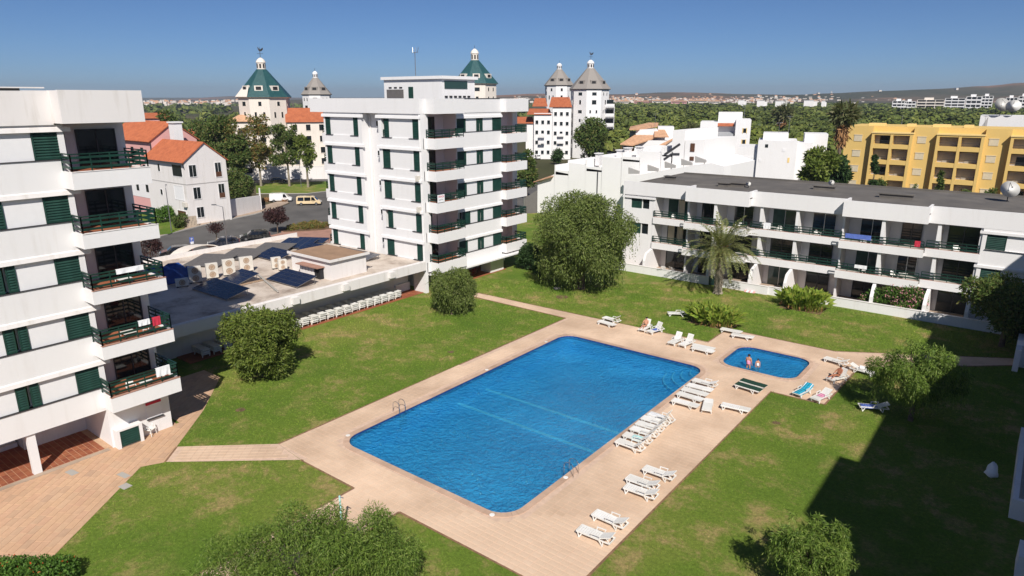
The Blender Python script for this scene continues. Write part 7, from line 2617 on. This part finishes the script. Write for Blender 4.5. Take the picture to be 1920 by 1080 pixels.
a, b_ = YP(1293, 301, 106.95), YP(1301, 294, 106.95)
B(a[0], b_[0], 106.9, 107.0, a[2], b_[2]).build('window', 'wood', TR)
for (u, v) in ((1120, 298), (1160, 292), (1197, 286), (1175, 288)):
    a = YP(u, v, 109)
    cm = B(a[0] - .45, a[0] + .45, 109, 110, a[2] - 1.2, a[2] + .9).build('chimney', 'white2', TR)
    B(a[0] - .6, a[0] + .6, 108.8, 110.2, a[2] + .9, a[2] + 1.05).build('chimney_cap', 'white2', cm)
a, b_ = YP(1004, 342, 106.6), YP(1036, 328, 106.6)
MB().hexa([(a[0] - .3, 106.3, a[2]), (b_[0], 106.3, b_[2] - .4), (b_[0], 110, b_[2] + .2), (a[0] - .3, 110, a[2] + .3)], [(a[0] - .3, 106.3, a[2] + .15), (b_[0], 106.3, b_[2] - .25), (b_[0], 110, b_[2] + .35), (a[0] - .3, 110, a[2] + .45)]).build('roof', 'rooftile_pale', TR)
sp_ = thing('side_gate', 'grey metal gate and screen at the left end of the terraced houses', 'gate', (-77.6, 106, 0))
MB().extr([(-77.4, 107, 0), (-78.8, 104.6, 0), (-78.8, 104.6, 3.0), (-77.4, 107, 4.4)], (-.06, .03, 0)).build('panel', 'panel_grey', sp_)
MB().bar((-78.8, 104.6, 0), (-78.8, 104.6, 3.3), .08, 8).build('post', 'metal', sp_)
# villa with orange roofs above the terrace
t, p = oriented('villa', 'white villa with orange sloping roofs and a covered veranda above the terraced houses', 'house', 1215, 180)
K3 = kpx(1215, 180)
def vx(u):
    return (u - 1215) * K3
def vz(v):
    return hh(v, 1215, 180)
m = MB()
m.box(vx(1192), vx(1235), 0, 8, 0, vz(243))
m.box(vx(1196), vx(1300), -3, 0, 0, vz(262))
m.box(vx(1235), vx(1266), 1, 8, 0, vz(238))
m.build('wall', 'white2', t, off=(0, 0, 0))
MB().hexa([(vx(1179), -.8, vz(244)), (vx(1196), -.8, vz(244)), (vx(1236), 8.4, vz(240)), (vx(1179), 8.4, vz(240))], [(vx(1179), -.8, vz(242)), (vx(1196), -.8, vz(242)), (vx(1236), 8.4, vz(232)), (vx(1216), 8.4, vz(232))]).build('roof', 'rooftile_pale', t, off=(0, 0, 0))
MB().hexa([(vx(1164), -6.5, vz(269)), (vx(1188), -6.5, vz(271)), (vx(1240), -.2, vz(256)), (vx(1190), -.2, vz(256))], [(vx(1164), -6.5, vz(267)), (vx(1188), -6.5, vz(269)), (vx(1240), -.2, vz(253)), (vx(1190), -.2, vz(253))]).build('veranda_roof', 'rooftile_pale', t, off=(0, 0, 0))
MB().hexa([(vx(1228), -3.2, vz(256)), (vx(1256), -3.2, vz(256)), (vx(1250), 1, vz(256)), (vx(1228), 1, vz(256))], [(vx(1228), -3.2, vz(255)), (vx(1256), -3.2, vz(255)), (vx(1248), 1, vz(243)), (vx(1228), 1, vz(243))]).build('roof', 'rooftile_pale', t, off=(0, 0, 0))
MB().hexa([(vx(1200), -3.9, vz(290)), (vx(1230), -3.9, vz(284)), (vx(1268), -3.2, vz(258)), (vx(1240), -3.2, vz(272))], [(vx(1200), -3.9, vz(287)), (vx(1230), -3.9, vz(281)), (vx(1268), -3.2, vz(255)), (vx(1240), -3.2, vz(269))]).build('lean_to_roof', 'rooftile_pale', t, off=(0, 0, 0))
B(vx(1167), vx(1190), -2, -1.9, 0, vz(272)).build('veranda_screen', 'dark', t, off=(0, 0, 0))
B(vx(1180), vx(1192), -.1, .0, vz(262), vz(246)).build('window', 'glass', t, off=(0, 0, 0))
for u in (1166, 1187):
    MB().bar((vx(u), -6, 0), (vx(u), -6, vz(271)), .18, 8).build('veranda_post', 'wood', t, off=(0, 0, 0))
# white block with balconies
t, p = oriented('apartment_block', 'white block with awning covered balconies and a small orange roof right of the villa', 'building', 1360, 200)
K4 = kpx(1360, 200)
bx = lambda u: (u - 1360) * K4
bz = lambda v: hh(v, 1360, 200)
m = MB()
m.box(bx(1311), bx(1345), 0, 12, 0, bz(229))
m.box(bx(1380), bx(1409), -1.2, 12, 0, bz(224))
m.box(bx(1345), bx(1380), 2.2, 12, 0, bz(229))
m.box(bx(1345), bx(1392), 3, 11, bz(229), bz(211))
m.build('wall', 'white2', t, off=(0, 0, 0))
MB().hexa([(bx(1345), .6, bz(237)), (bx(1377), .6, bz(237)), (bx(1377), 3, bz(236.5)), (bx(1345), 3, bz(236.5))], [(bx(1345), .6, bz(236)), (bx(1377), .6, bz(236)), (bx(1377), 3, bz(229)), (bx(1345), 3, bz(229))]).build('roof', 'rooftile', t, off=(0, 0, 0))
for v0, v1 in ((249, 273), (273, 297)):
    z0_, z1_ = bz(v1), bz(v0)
    MB().box(bx(1333), bx(1378), -2.4, 2.2, z0_ - .3, z0_).box(bx(1333), bx(1378), -2.5, -2.4, z0_, z0_ + .7).build('balcony', 'white', t, off=(0, 0, 0))
    MB().hexa([(bx(1335), -2.2, z1_ - .9), (bx(1377), -2.2, z1_ - .9), (bx(1377), 2.1, z1_ - .3), (bx(1341), 2.1, z1_ - .3)], [(bx(1335), -2.2, z1_ - .8), (bx(1377), -2.2, z1_ - .8), (bx(1377), 2.1, z1_ + .2), (bx(1341), 2.1, z1_ + .2)]).build('awning', 'car_silver', t, off=(0, 0, 0))
    B(bx(1346), bx(1379), 2.1, 2.19, z0_, z1_ - .4).build('balcony_door', 'glass', t, off=(0, 0, 0))
for v in (243, 264):
    q = B(bx(1395), bx(1401), -1.25, -1.2, bz(v + 5), bz(v - 3)).build('window', 'glass', t, off=(0, 0, 0))
    B(bx(1393.5), bx(1395), -1.3, -1.2, bz(v + 6), bz(v - 4)).build('window_surround', 'yellow_pale', t, off=(0, 0, 0))
    B(bx(1401), bx(1402.5), -1.3, -1.2, bz(v + 6), bz(v - 4)).build('window_surround', 'yellow_pale', t, off=(0, 0, 0))
B(bx(1334), bx(1340), -.04, .02, bz(245), bz(239)).build('window', 'glass', t, off=(0, 0, 0))
# plain white block in front
t, p = oriented('apartment_block', 'plain white block with roller shutters between the balcony block and the yellow building', 'building', 1450, 175)
K5 = kpx(1450, 175)
cx_ = lambda u: (u - 1450) * K5
cz_ = lambda v: hh(v, 1450, 175)
m = MB()
m.box(cx_(1385), cx_(1424), 0, 12, 0, cz_(277))
m.box(cx_(1424), cx_(1500), -1.5, 12, 0, cz_(264))
m.box(cx_(1432), cx_(1482), 3, 11, cz_(264), cz_(251))
m.box(cx_(1500), cx_(1530), 1.5, 10, 0, cz_(268))
m.box(cx_(1515), cx_(1560), 6, 14, 0, cz_(252))
m.build('wall', 'white', t, off=(0, 0, 0))
for v in (298, 318):
    B(cx_(1390), cx_(1418), -.06, .0, cz_(v + 4), cz_(v - 4)).build('roller_shutter', 'panel', t, off=(0, 0, 0))
B(cx_(1388), cx_(1416), -.06, 0, cz_(330), cz_(324)).build('window', 'glass', t, off=(0, 0, 0))
for u, v in ((1441, 273), (1431, 300), (1475, 280)):
    B(cx_(u - 3), cx_(u + 3), -1.56, -1.5, cz_(v + 3), cz_(v - 3)).build('window', 'glass' if u == 1441 else 'panel', t, off=(0, 0, 0))
B(cx_(1484), cx_(1488), -1.56, -1.5, cz_(303), cz_(294)).build('window', 'yellow_pale', t, off=(0, 0, 0))

# ================================================================== yellow building
YB_ = thing('apartment_block', 'yellow apartment block with grouped recessed balconies beyond the dark roof', 'apartment block', (-15, 166, 0))
Yf = 166.0
yx = lambda u: PY(u, 300, Yf).x
m = MB()
xl = PY(1585, 240, Yf).x
m.box(xl, 12, Yf + 2.2, Yf + 16, 0, 15.75)
m.build('wall', 'yellow', YB_)
fz = [1.6 + i * 3.3 for i in range(5)]
# bay pattern measured from the photograph: (left pixel, right pixel) of balcony bays at v=300
bays = [(1629, 1705), (1750, 1839), (1888, 1990)]
solid = [(1575, 1629), (1705, 1750), (1839, 1888), (1990, 2040)]
for i, (u0, u1) in enumerate(solid):
    mm = MB().box(yx(u0) if i else xl, yx(u1), Yf + .8, Yf + 2.2, 0, 15.75)
    mm.build('pier_wall', 'yellow', YB_)
    for k in range(4):
        xw_ = yx(u0 + (u1 - u0) * .36) if i else yx(1602)
        ww = 1.6
        q = B(xw_ - ww / 2, xw_ + ww / 2, Yf + .72, Yf + .8, fz[k] + 1.0, fz[k] + 2.3).build('roller_shutter', 'shutter_pale', YB_)
        B(xw_ - ww / 2 - .05, xw_ + ww / 2 + .05, Yf + .66, Yf + .8, fz[k] + 2.3, fz[k] + 2.42).build('shutter_box', 'shutter_pale', q)
for i, (u0, u1) in enumerate(bays):
    x0, x1 = yx(u0), yx(u1)
    xm = (x0 + x1) / 2
    mm = MB()
    for x in (x0 + .25, xm, x1 - .25):
        mm.box(x - .25, x + .25, Yf - .4, Yf + 2.2, 0, 14.2)
    for k in range(5):
        z = fz[k] - .3 if k < 4 else 14.0
        for xa, xb in ((x0 + .5, xm - .25), (xm + .25, x1 - .5)):
            mm.box(xa, xb, Yf - .35, Yf + 2.2, z, z + (.9 if 0 < k < 4 else .35))
    mm.build('balcony_frame', 'yellow', YB_)
    B(x0 - .1, x1 + .1, Yf - .5, Yf + 2.2, 14.35, 14.62).build('balcony_canopy', 'yellow_pale', YB_)
    for k in range(4):
        for xa, xb in ((x0 + .5, xm - .25), (xm + .25, x1 - .5)):
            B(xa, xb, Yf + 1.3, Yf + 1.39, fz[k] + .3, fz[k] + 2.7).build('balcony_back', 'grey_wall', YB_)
            q = B(xa + .9, xb - .3, Yf + 1.22, Yf + 1.29, fz[k] + .3, fz[k] + 2.3).build('balcony_door', 'glass' if (k * 2 + i + int(xa)) % 4 == 0 else 'conc', YB_)
            rl = MB()
            rl.box(xa, xb, Yf - .2, Yf - .14, fz[k] + 1.25, fz[k] + 1.33)
            rl.box(xa, xb, Yf - .2, Yf - .14, fz[k] + .95, fz[k] + .99)
            rl.build('balcony_rail', 'dark_trim', YB_)
for u, w_, h_ in ((1625, 3, .5), (1690, 1.4, .5), (1748, 3, .5), (1800, 1.5, .5)):
    x = yx(u)
    B(x - w_ / 2, x + w_ / 2, Yf + 5, Yf + 8, 15.75, 15.75 + h_).build('roof_vent', 'yellow_pale', YB_)
t, p = oriented('rooftop_building', 'white and grey building with two big satellite dishes above the yellow block', 'building', 1885, 200)
K6 = kpx(1885, 200)
zt = hh(217, 1885, 200)
B(-52 * K6, 60 * K6, 0, 10, 0, zt).build('wall', 'white', t, off=(0, 0, 0))
MB().extr([(-50 * K6, -.05, zt - 3.4), (-36 * K6, -.05, zt - 3.4), (-36 * K6, -.05, zt - .2)], (0, .05, 0)).build('painted_shade', 'grey_wall', t, off=(0, 0, 0))  # grey triangle paints shade onto the white wall
dish(DD(1874, 217, 200), 1.7, 'left one of two large dishes above the yellow block', radians(30), 'large dishes above the yellow block')
dish(DD(1897, 217, 200), 1.5, 'right one of two large dishes above the yellow block', radians(0), 'large dishes above the yellow block')

# aerials on the roofs behind
for i, (u, v, d, h, lb) in enumerate(((1228, 238, 182, 4.0, 'thin aerial on the villa roof'), (1395, 222, 205, 4.5, 'thin aerial on the roof of the white balcony block'), (1478, 252, 180, 5.0, 'tall thin aerial on the plain white block'), (1460, 252, 180, 3.5, 'short aerial on the plain white block'), (1690, 236, 185, 3.0, 'aerial in the middle of the yellow block roof'), (1845, 238, 185, 3.0, 'aerial on the right part of the yellow block roof'), (1066, 182, 255, 3.0, 'aerial on the stepped building by the grey towers'))):
    q = DD(u, v, d)
    a_ = thing('roof_antenna', lb, 'antenna', (q.x, q.y, q.z - .6), 0.3 * i, 'aerials on the roofs behind')
    MB().bar((0, 0, 0), (0, 0, h), .05, 6, .03).build('mast', 'metal', a_, off=(0, 0, 0))
    m = MB().bar((-.8, 0, h - .2), (.8, 0, h - .2), .03, 5)
    for k in range(5):
        m.bar((-.7 + k * .35, -.3, h - .2), (-.7 + k * .35, .3, h - .2), .02, 4)
    m.build('aerial', 'metal', a_, off=(0, 0, 0))

# ================================================================== pine wood, fields, far town, hills
def uv_az(u):
    r = ray(u, 182)
    return atan2(r.y, r.x)
AZ = lambda u: uv_az(u)
def wood():
    rs = np.random.RandomState(200)
    out = []
    def crowns(n, u0, u1, d0, d1, h0, h1, r0, r1, pw=2.0, clear=None):
        u = rs.uniform(u0, u1, n)
        dd = (rs.uniform(d0 ** pw, d1 ** pw, n)) ** (1 / pw)
        for k in range(n):
            r = ray(u[k], 182)
            l = hypot(r.x, r.y)
            x, y = r.x / l * dd[k], r.y / l * dd[k]
            d = dd[k]
            if clear and clear(u[k], d):
                continue
            H = rs.uniform(h0, h1)
            R = rs.uniform(r0, r1)
            nl = int(np.clip(170 * (280 / d) ** 1.1, 26, 200))
            s = R * (0.42 if nl > 60 else 0.62 if nl > 40 else .8)
            a = rs.uniform(0, 2 * pi, nl)
            q = np.sqrt(rs.uniform(0, 1, nl))
            dome = np.sqrt(np.clip(1 - q ** 2, 0, 1))
            px = x + np.cos(a) * q * R
            py = y + np.sin(a) * q * R
            pz = H - R * 0.75 + dome * R * 0.75 * rs.uniform(.72, 1.08, nl)
            nrm = np.stack([np.cos(a) * q, np.sin(a) * q, dome * .9 + .1], 1) + rs.normal(0, .35, (nl, 3))
            nrm /= np.linalg.norm(nrm, axis=1)[:, None]
            t1 = np.cross(nrm, rs.normal(size=(nl, 3)))
            t1 /= np.linalg.norm(t1, axis=1)[:, None]
            t2 = np.cross(nrm, t1)
            P = np.stack([px, py, pz], 1)
            sz = s * rs.uniform(.5, 1.1, (nl, 1))
            Q = np.stack([P - t1 * sz * .5 - t2 * sz * .3, P + t1 * sz * .5 - t2 * sz * .4, P + t1 * sz * .4 + t2 * sz * .5, P - t1 * sz * .5 + t2 * sz * .4], 1)
            out.append(Q.reshape(-1, 3))
    def clear(u, d):
        return (1560 < u < 1960 and d < 215) or (1160 < u < 1420 and d < 225)
    crowns(620, 1140, 1960, 215, 420, 7.5, 10.5, 3.0, 5.2, clear=clear)
    crowns(1500, 1120, 1960, 400, 900, 8.5, 11.5, 4.5, 7.5)
    crowns(1300, 1100, 1980, 900, 1600, 7, 10, 6, 11)
    crowns(230, -250, 700, 260, 700, 3, 7, 2.5, 5)
    crowns(500, -400, 1000, 700, 2000, 4, 7, 6, 11)
    o = np_mesh('pine_wood', np.concatenate(out), 4, 'leaf_pine')
    o['kind'] = 'stuff'
    # trunks under the nearer crowns, one mass
wood()
def hill_sheet(name, mat, prof, d0, d1, steps=10, seg=150, seed=1, rough=.12):
    """prof: (photo pixel column, ridge row) along the skyline of a ridge d1 metres away"""
    rs = random.Random(seed)
    us = [prof[0][0] + (prof[-1][0] - prof[0][0]) * i / seg for i in range(seg + 1)]
    def ridge(u):
        for (a, va), (b_, vb) in zip(prof[:-1], prof[1:]):
            if a <= u <= b_:
                t = (u - a) / (b_ - a)
                t = t * t * (3 - 2 * t)
                return va + (vb - va) * t
        return prof[-1][1]
    m = MB()
    jit = [sum(sin(i * f * .21 + p_) * a for f, p_, a in ((1, 1.3, .5), (2.7, .4, .3), (6.1, 2.0, .2), (11.3, 1.1, .12))) for i in range(seg + 1)]
    for j in range(steps + 3):
        for i, u in enumerate(us):
            f = min(1.0, j / steps)
            d = d0 + (d1 - d0) * f + (0 if j <= steps else (j - steps) * (d1 - d0) * .25)
            top = DD(u, ridge(u) + jit[i] * 0.9, d1).z
            z = max(-1, top) * (f ** 1.7)
            z *= 1 + rough * sin(i * .35 + j * 1.3) * (1 - abs(2 * f - 1)) + rough * .6 * sin(i * .9 - j * 2.1) * (1 - abs(2 * f - 1))
            if j > steps:
                z = top * (1 - .45 * (j - steps))
            r = ray(u, 182)
            l = hypot(r.x, r.y)
            m.v.append((r.x / l * d, r.y / l * d, z - (1.0 if j == 0 else 0)))
    w_ = seg + 1
    for j in range(steps + 2):
        for i in range(seg):
            k = j * w_ + i
            m.f.append((k, k + 1, k + w_ + 1, k + w_))
    return struct(m.build(name, mat, smooth=True))
hill_sheet('hills', 'hills', [(-600, 190), (-200, 188), (100, 189), (300, 190), (520, 188), (700, 184), (900, 179), (1000, 176), (1160, 177), (1260, 173), (1400, 176), (1480, 177), (1560, 175), (1640, 171), (1760, 167), (1840, 162), (1920, 155), (2100, 146), (2400, 140), (2800, 150)], 1900, 3000, seed=3)
hill_sheet('far_hills', 'hills', [(-900, 186), (200, 188), (330, 187), (420, 180), (560, 184), (760, 187), (2900, 187)], 5200, 6200, steps=5, seg=80, seed=5)
def town():
    """hundreds of small houses on the slopes, too far off to tell apart"""
    rs = np.random.RandomState(400)
    for name, mat, cnt, col in (('far_town_walls', 'cream', 650, 0), ('far_town_roofs', 'rooftile_pale', 650, 1)):
        rs = np.random.RandomState(400)
        Q = []
        for k in range(cnt):
            z_ = rs.uniform()
            if z_ < .18:
                u, v = rs.uniform(270, 460), rs.uniform(188, 195)
            elif z_ < .75:
                u, v = rs.uniform(960, 1560), rs.normal(187, 3.2)
            elif z_ < .9:
                u, v = rs.uniform(1150, 1340), rs.normal(186, 3)
            else:
                u, v = rs.uniform(1500, 1920), rs.normal(184, 6)
            d = 1950 + 950 * np.clip((194 - v) / 14, 0, 1) ** .8
            p = DD(u, 182, d)
            zb = CAM_H + (182 - v) * d / FPX
            w_, h_ = rs.uniform(3, 10), rs.uniform(2, 4.5)
            a = rs.uniform(0, pi)
            c, s = cos(a), sin(a)
            def bx8(x0, x1, y0, y1, z0, z1, inset=0):
                P = [(x0, y0, z0), (x1, y0, z0), (x1, y1, z0), (x0, y1, z0), (x0 + inset, y0 + inset, z1), (x1 - inset, y0 + inset, z1), (x1 - inset, y1 - inset, z1), (x0 + inset, y1 - inset, z1)]
                P = [(p.x + x * c - y * s, p.y + x * s + y * c, z) for x, y, z in P]
                for f in ((0, 1, 5, 4), (1, 2, 6, 5), (2, 3, 7, 6), (3, 0, 4, 7), (4, 5, 6, 7)):
                    Q.extend([P[i] for i in f])
            if col == 0:
                bx8(-w_ / 2, w_ / 2, -5, 5, zb - 2.5, zb + h_)
            elif k % 3 == 0:
                bx8(-w_ / 2 - .5, w_ / 2 + .5, -5.5, 5.5, zb + h_, zb + h_ + 3, 3.0)
        o = np_mesh(name, np.array(Q), 4, mat)
        o['kind'] = 'stuff'
town()
# a quarter of peach apartment houses in front of the hills
pk = 0
for u, v0, v1, w_, mt in ((1165, 194, 190, 26, 'cream'), (1200, 194, 190, 28, 'rooftile_pale'), (1235, 194, 189, 30, 'cream'), (1270, 194, 190, 30, 'rooftile_pale'), (1305, 195, 189, 36, 'cream'), (1335, 195, 190, 24, 'cream')):
    d = 1500
    t, p = oriented('apartment_house', 'far peach apartment house in the row before the hills, %s' % ['leftmost', 'second from left', 'third from left', 'third from right', 'second from right', 'rightmost'][pk], 'building', u, d, 'far peach apartment houses')
    pk += 1
    k = kpx(u, d)
    B(-w_ / 2 * k, w_ / 2 * k, 0, 14, 0, hh(v1, u, d)).build('wall', mt if mt != 'rooftile_pale' else 'pink', t, off=(0, 0, 0))
    B(-w_ / 2 * k - .6, w_ / 2 * k + .6, -.6, 14.6, hh(v1, u, d), hh(v1, u, d) + 1.6).build('roof', 'rooftile_pale', t, off=(0, 0, 0))
    for f in range(3):
        B(-w_ / 2 * k + 1, w_ / 2 * k - 1, -.1, -.01, hh(v1, u, d) - 2.6 - f * 3.4, hh(v1, u, d) - 1.2 - f * 3.4).build('window_band', 'glass', t, off=(0, 0, 0))
# hotels at the right, each with its storeys
hotels = [
 (1680, 202, 189, 26, 4, 'white2', 'pale grey and white hotel block with slanted bays, leftmost of the hillside row'),
 (1700, 203, 190, 22, 4, 'white2', 'white hotel wing right of the slanted bays'),
 (1738, 203, 187, 52, 5, 'cream', 'long peach hotel with stepped terraces'),
 (1783, 200, 184, 38, 5, 'white2', 'white hotel with dark balcony bands right of the peach hotel'),
 (1818, 199, 181, 30, 4, 'white2', 'white hotel with a dark roof terrace in the middle of the row'),
 (1842, 203, 180, 22, 6, 'white2', 'tall narrow white hotel tower in the hillside row'),
 (1775, 211, 199, 14, 2, 'white', 'small grey and white house below the white hotel'),
 (1888, 195, 183, 22, 3, 'white2', 'white cubic villa on the right of the hillside row'),
 (1912, 202, 180, 24, 5, 'white2', 'white apartment hotel at the far right edge'),
]
for u, v0, v1, w_, st, mt, lb in hotels:
    d = 860
    t, p = oriented('hotel', lb, 'hotel', u, d, 'hotels on the hillside')
    k = kpx(u, d)
    zt_, zb_ = hh(v1, u, d), max(0, hh(v0, u, d) - 6)
    W2 = w_ / 2 * k
    B(-W2, W2, 0, 12, 0, zt_).build('wall', mt, t, off=(0, 0, 0))
    B(-W2 * .5, W2 * .2, 2, 8, zt_, zt_ + 2.2).build('roof_house', mt, t, off=(0, 0, 0))
    H_ = (zt_ - zb_) / st
    for f in range(st):
        z = zb_ + f * H_
        B(-W2 + .6, W2 - .6, -.15, -.02, z + H_ * .35, z + H_ * .88).build('glazing', 'glass', t, off=(0, 0, 0))
        sl = MB().box(-W2, W2, -1.6, 0, z + H_ * .9, z + H_)
        sl.box(-W2, W2, -1.7, -1.6, z, z + H_ * .30)
        for q in range(4):
            xx = -W2 + 2 * W2 * q / 3
            sl.box(xx - .25, xx + .25, -1.6, 0, z, z + H_ * .9)
        sl.build('balcony', mt, t, off=(0, 0, 0))
for i, (u, v, d, w_) in enumerate(((1388, 190, 1100, 16), (1425, 191, 1000, 20), (1460, 192, 950, 22), (1515, 191, 900, 26), (1540, 192, 880, 10))):
    t, p = oriented('villa', 'white villa roofs showing above the pine wood, %s of five' % ['first from left', 'second', 'third', 'fourth', 'last'][i], 'house', u, d, 'white villas in the pine wood')
    k = kpx(u, d)
    z = hh(v, u, d)
    B(-w_ / 2 * k, w_ / 4 * k, 0, 9, 0, z + 1.6).build('wall', 'white2', t, off=(0, 0, 0))
    B(w_ / 4 * k + .02, w_ / 2 * k, 1, 8, 0, z + .2).build('wing', 'white2', t, off=(0, 0, 0))
    B(-w_ / 2 * k - .3, w_ / 4 * k + .3, -.4, 9.4, z + 1.6, z + 1.9).build('roof', 'white', t, off=(0, 0, 0))
# orange roofed house between the left block and the trees, and the tall mast
t, p = oriented('house', 'orange roofed house partly hidden behind the left apartment block', 'house', 283, 210)
B(-5, 5, 0, 8, 0, hh(222, 283, 210)).build('wall', 'pink', t, off=(0, 0, 0))
MB().hexa([(-5.6, -.5, hh(222, 283, 210)), (5.6, -.5, hh(222, 283, 210)), (5.6, 8.5, hh(222, 283, 210)), (-5.6, 8.5, hh(222, 283, 210))], [(-5, 3.8, hh(212, 283, 210)), (3, 3.8, hh(212, 283, 210)), (3, 4.4, hh(212, 283, 210)), (-5, 4.4, hh(212, 283, 210))]).build('roof', 'rooftile', t, off=(0, 0, 0))
t, p = oriented('house', 'low orange roofed house among the trees behind the white chimney', 'house', 347, 220)
B(-7, 7, 0, 8, 0, hh(253, 347, 220)).build('wall', 'cream', t, off=(0, 0, 0))
MB().hexa([(-7.6, -.5, hh(253, 347, 220)), (7.6, -.5, hh(253, 347, 220)), (7.6, 8.5, hh(253, 347, 220)), (-7.6, 8.5, hh(253, 347, 220))], [(-6, 3.8, hh(243, 347, 220)), (6, 3.8, hh(243, 347, 220)), (6, 4.4, hh(243, 347, 220)), (-6, 4.4, hh(243, 347, 220))]).build('roof', 'rooftile', t, off=(0, 0, 0))
kc = [o for o in bpy.data.objects if o.type == 'MESH' and o.get('kind') is None and o.parent is None and 'category' not in o]

# ================================================================== summer haze over the land
hz = B(-6500, 4500, -200, 7000, -1.2, 112).build('haze', 'dark')
hz['kind'] = 'stuff'
hm = bpy.data.materials.new('pale_air')
hm.use_nodes = True
hn = hm.node_tree
hn.nodes.clear()
ho = hn.nodes.new('ShaderNodeOutputMaterial')
hv = hn.nodes.new('ShaderNodeVolumePrincipled')
hv.inputs['Color'].default_value = (0.72, 0.82, 0.95, 1)
hv.inputs['Density'].default_value = 0.00013
hv.inputs['Anisotropy'].default_value = 0.2
hn.links.new(hv.outputs[0], ho.inputs['Volume'])
hz.data.materials.clear()
hz.data.materials.append(hm)
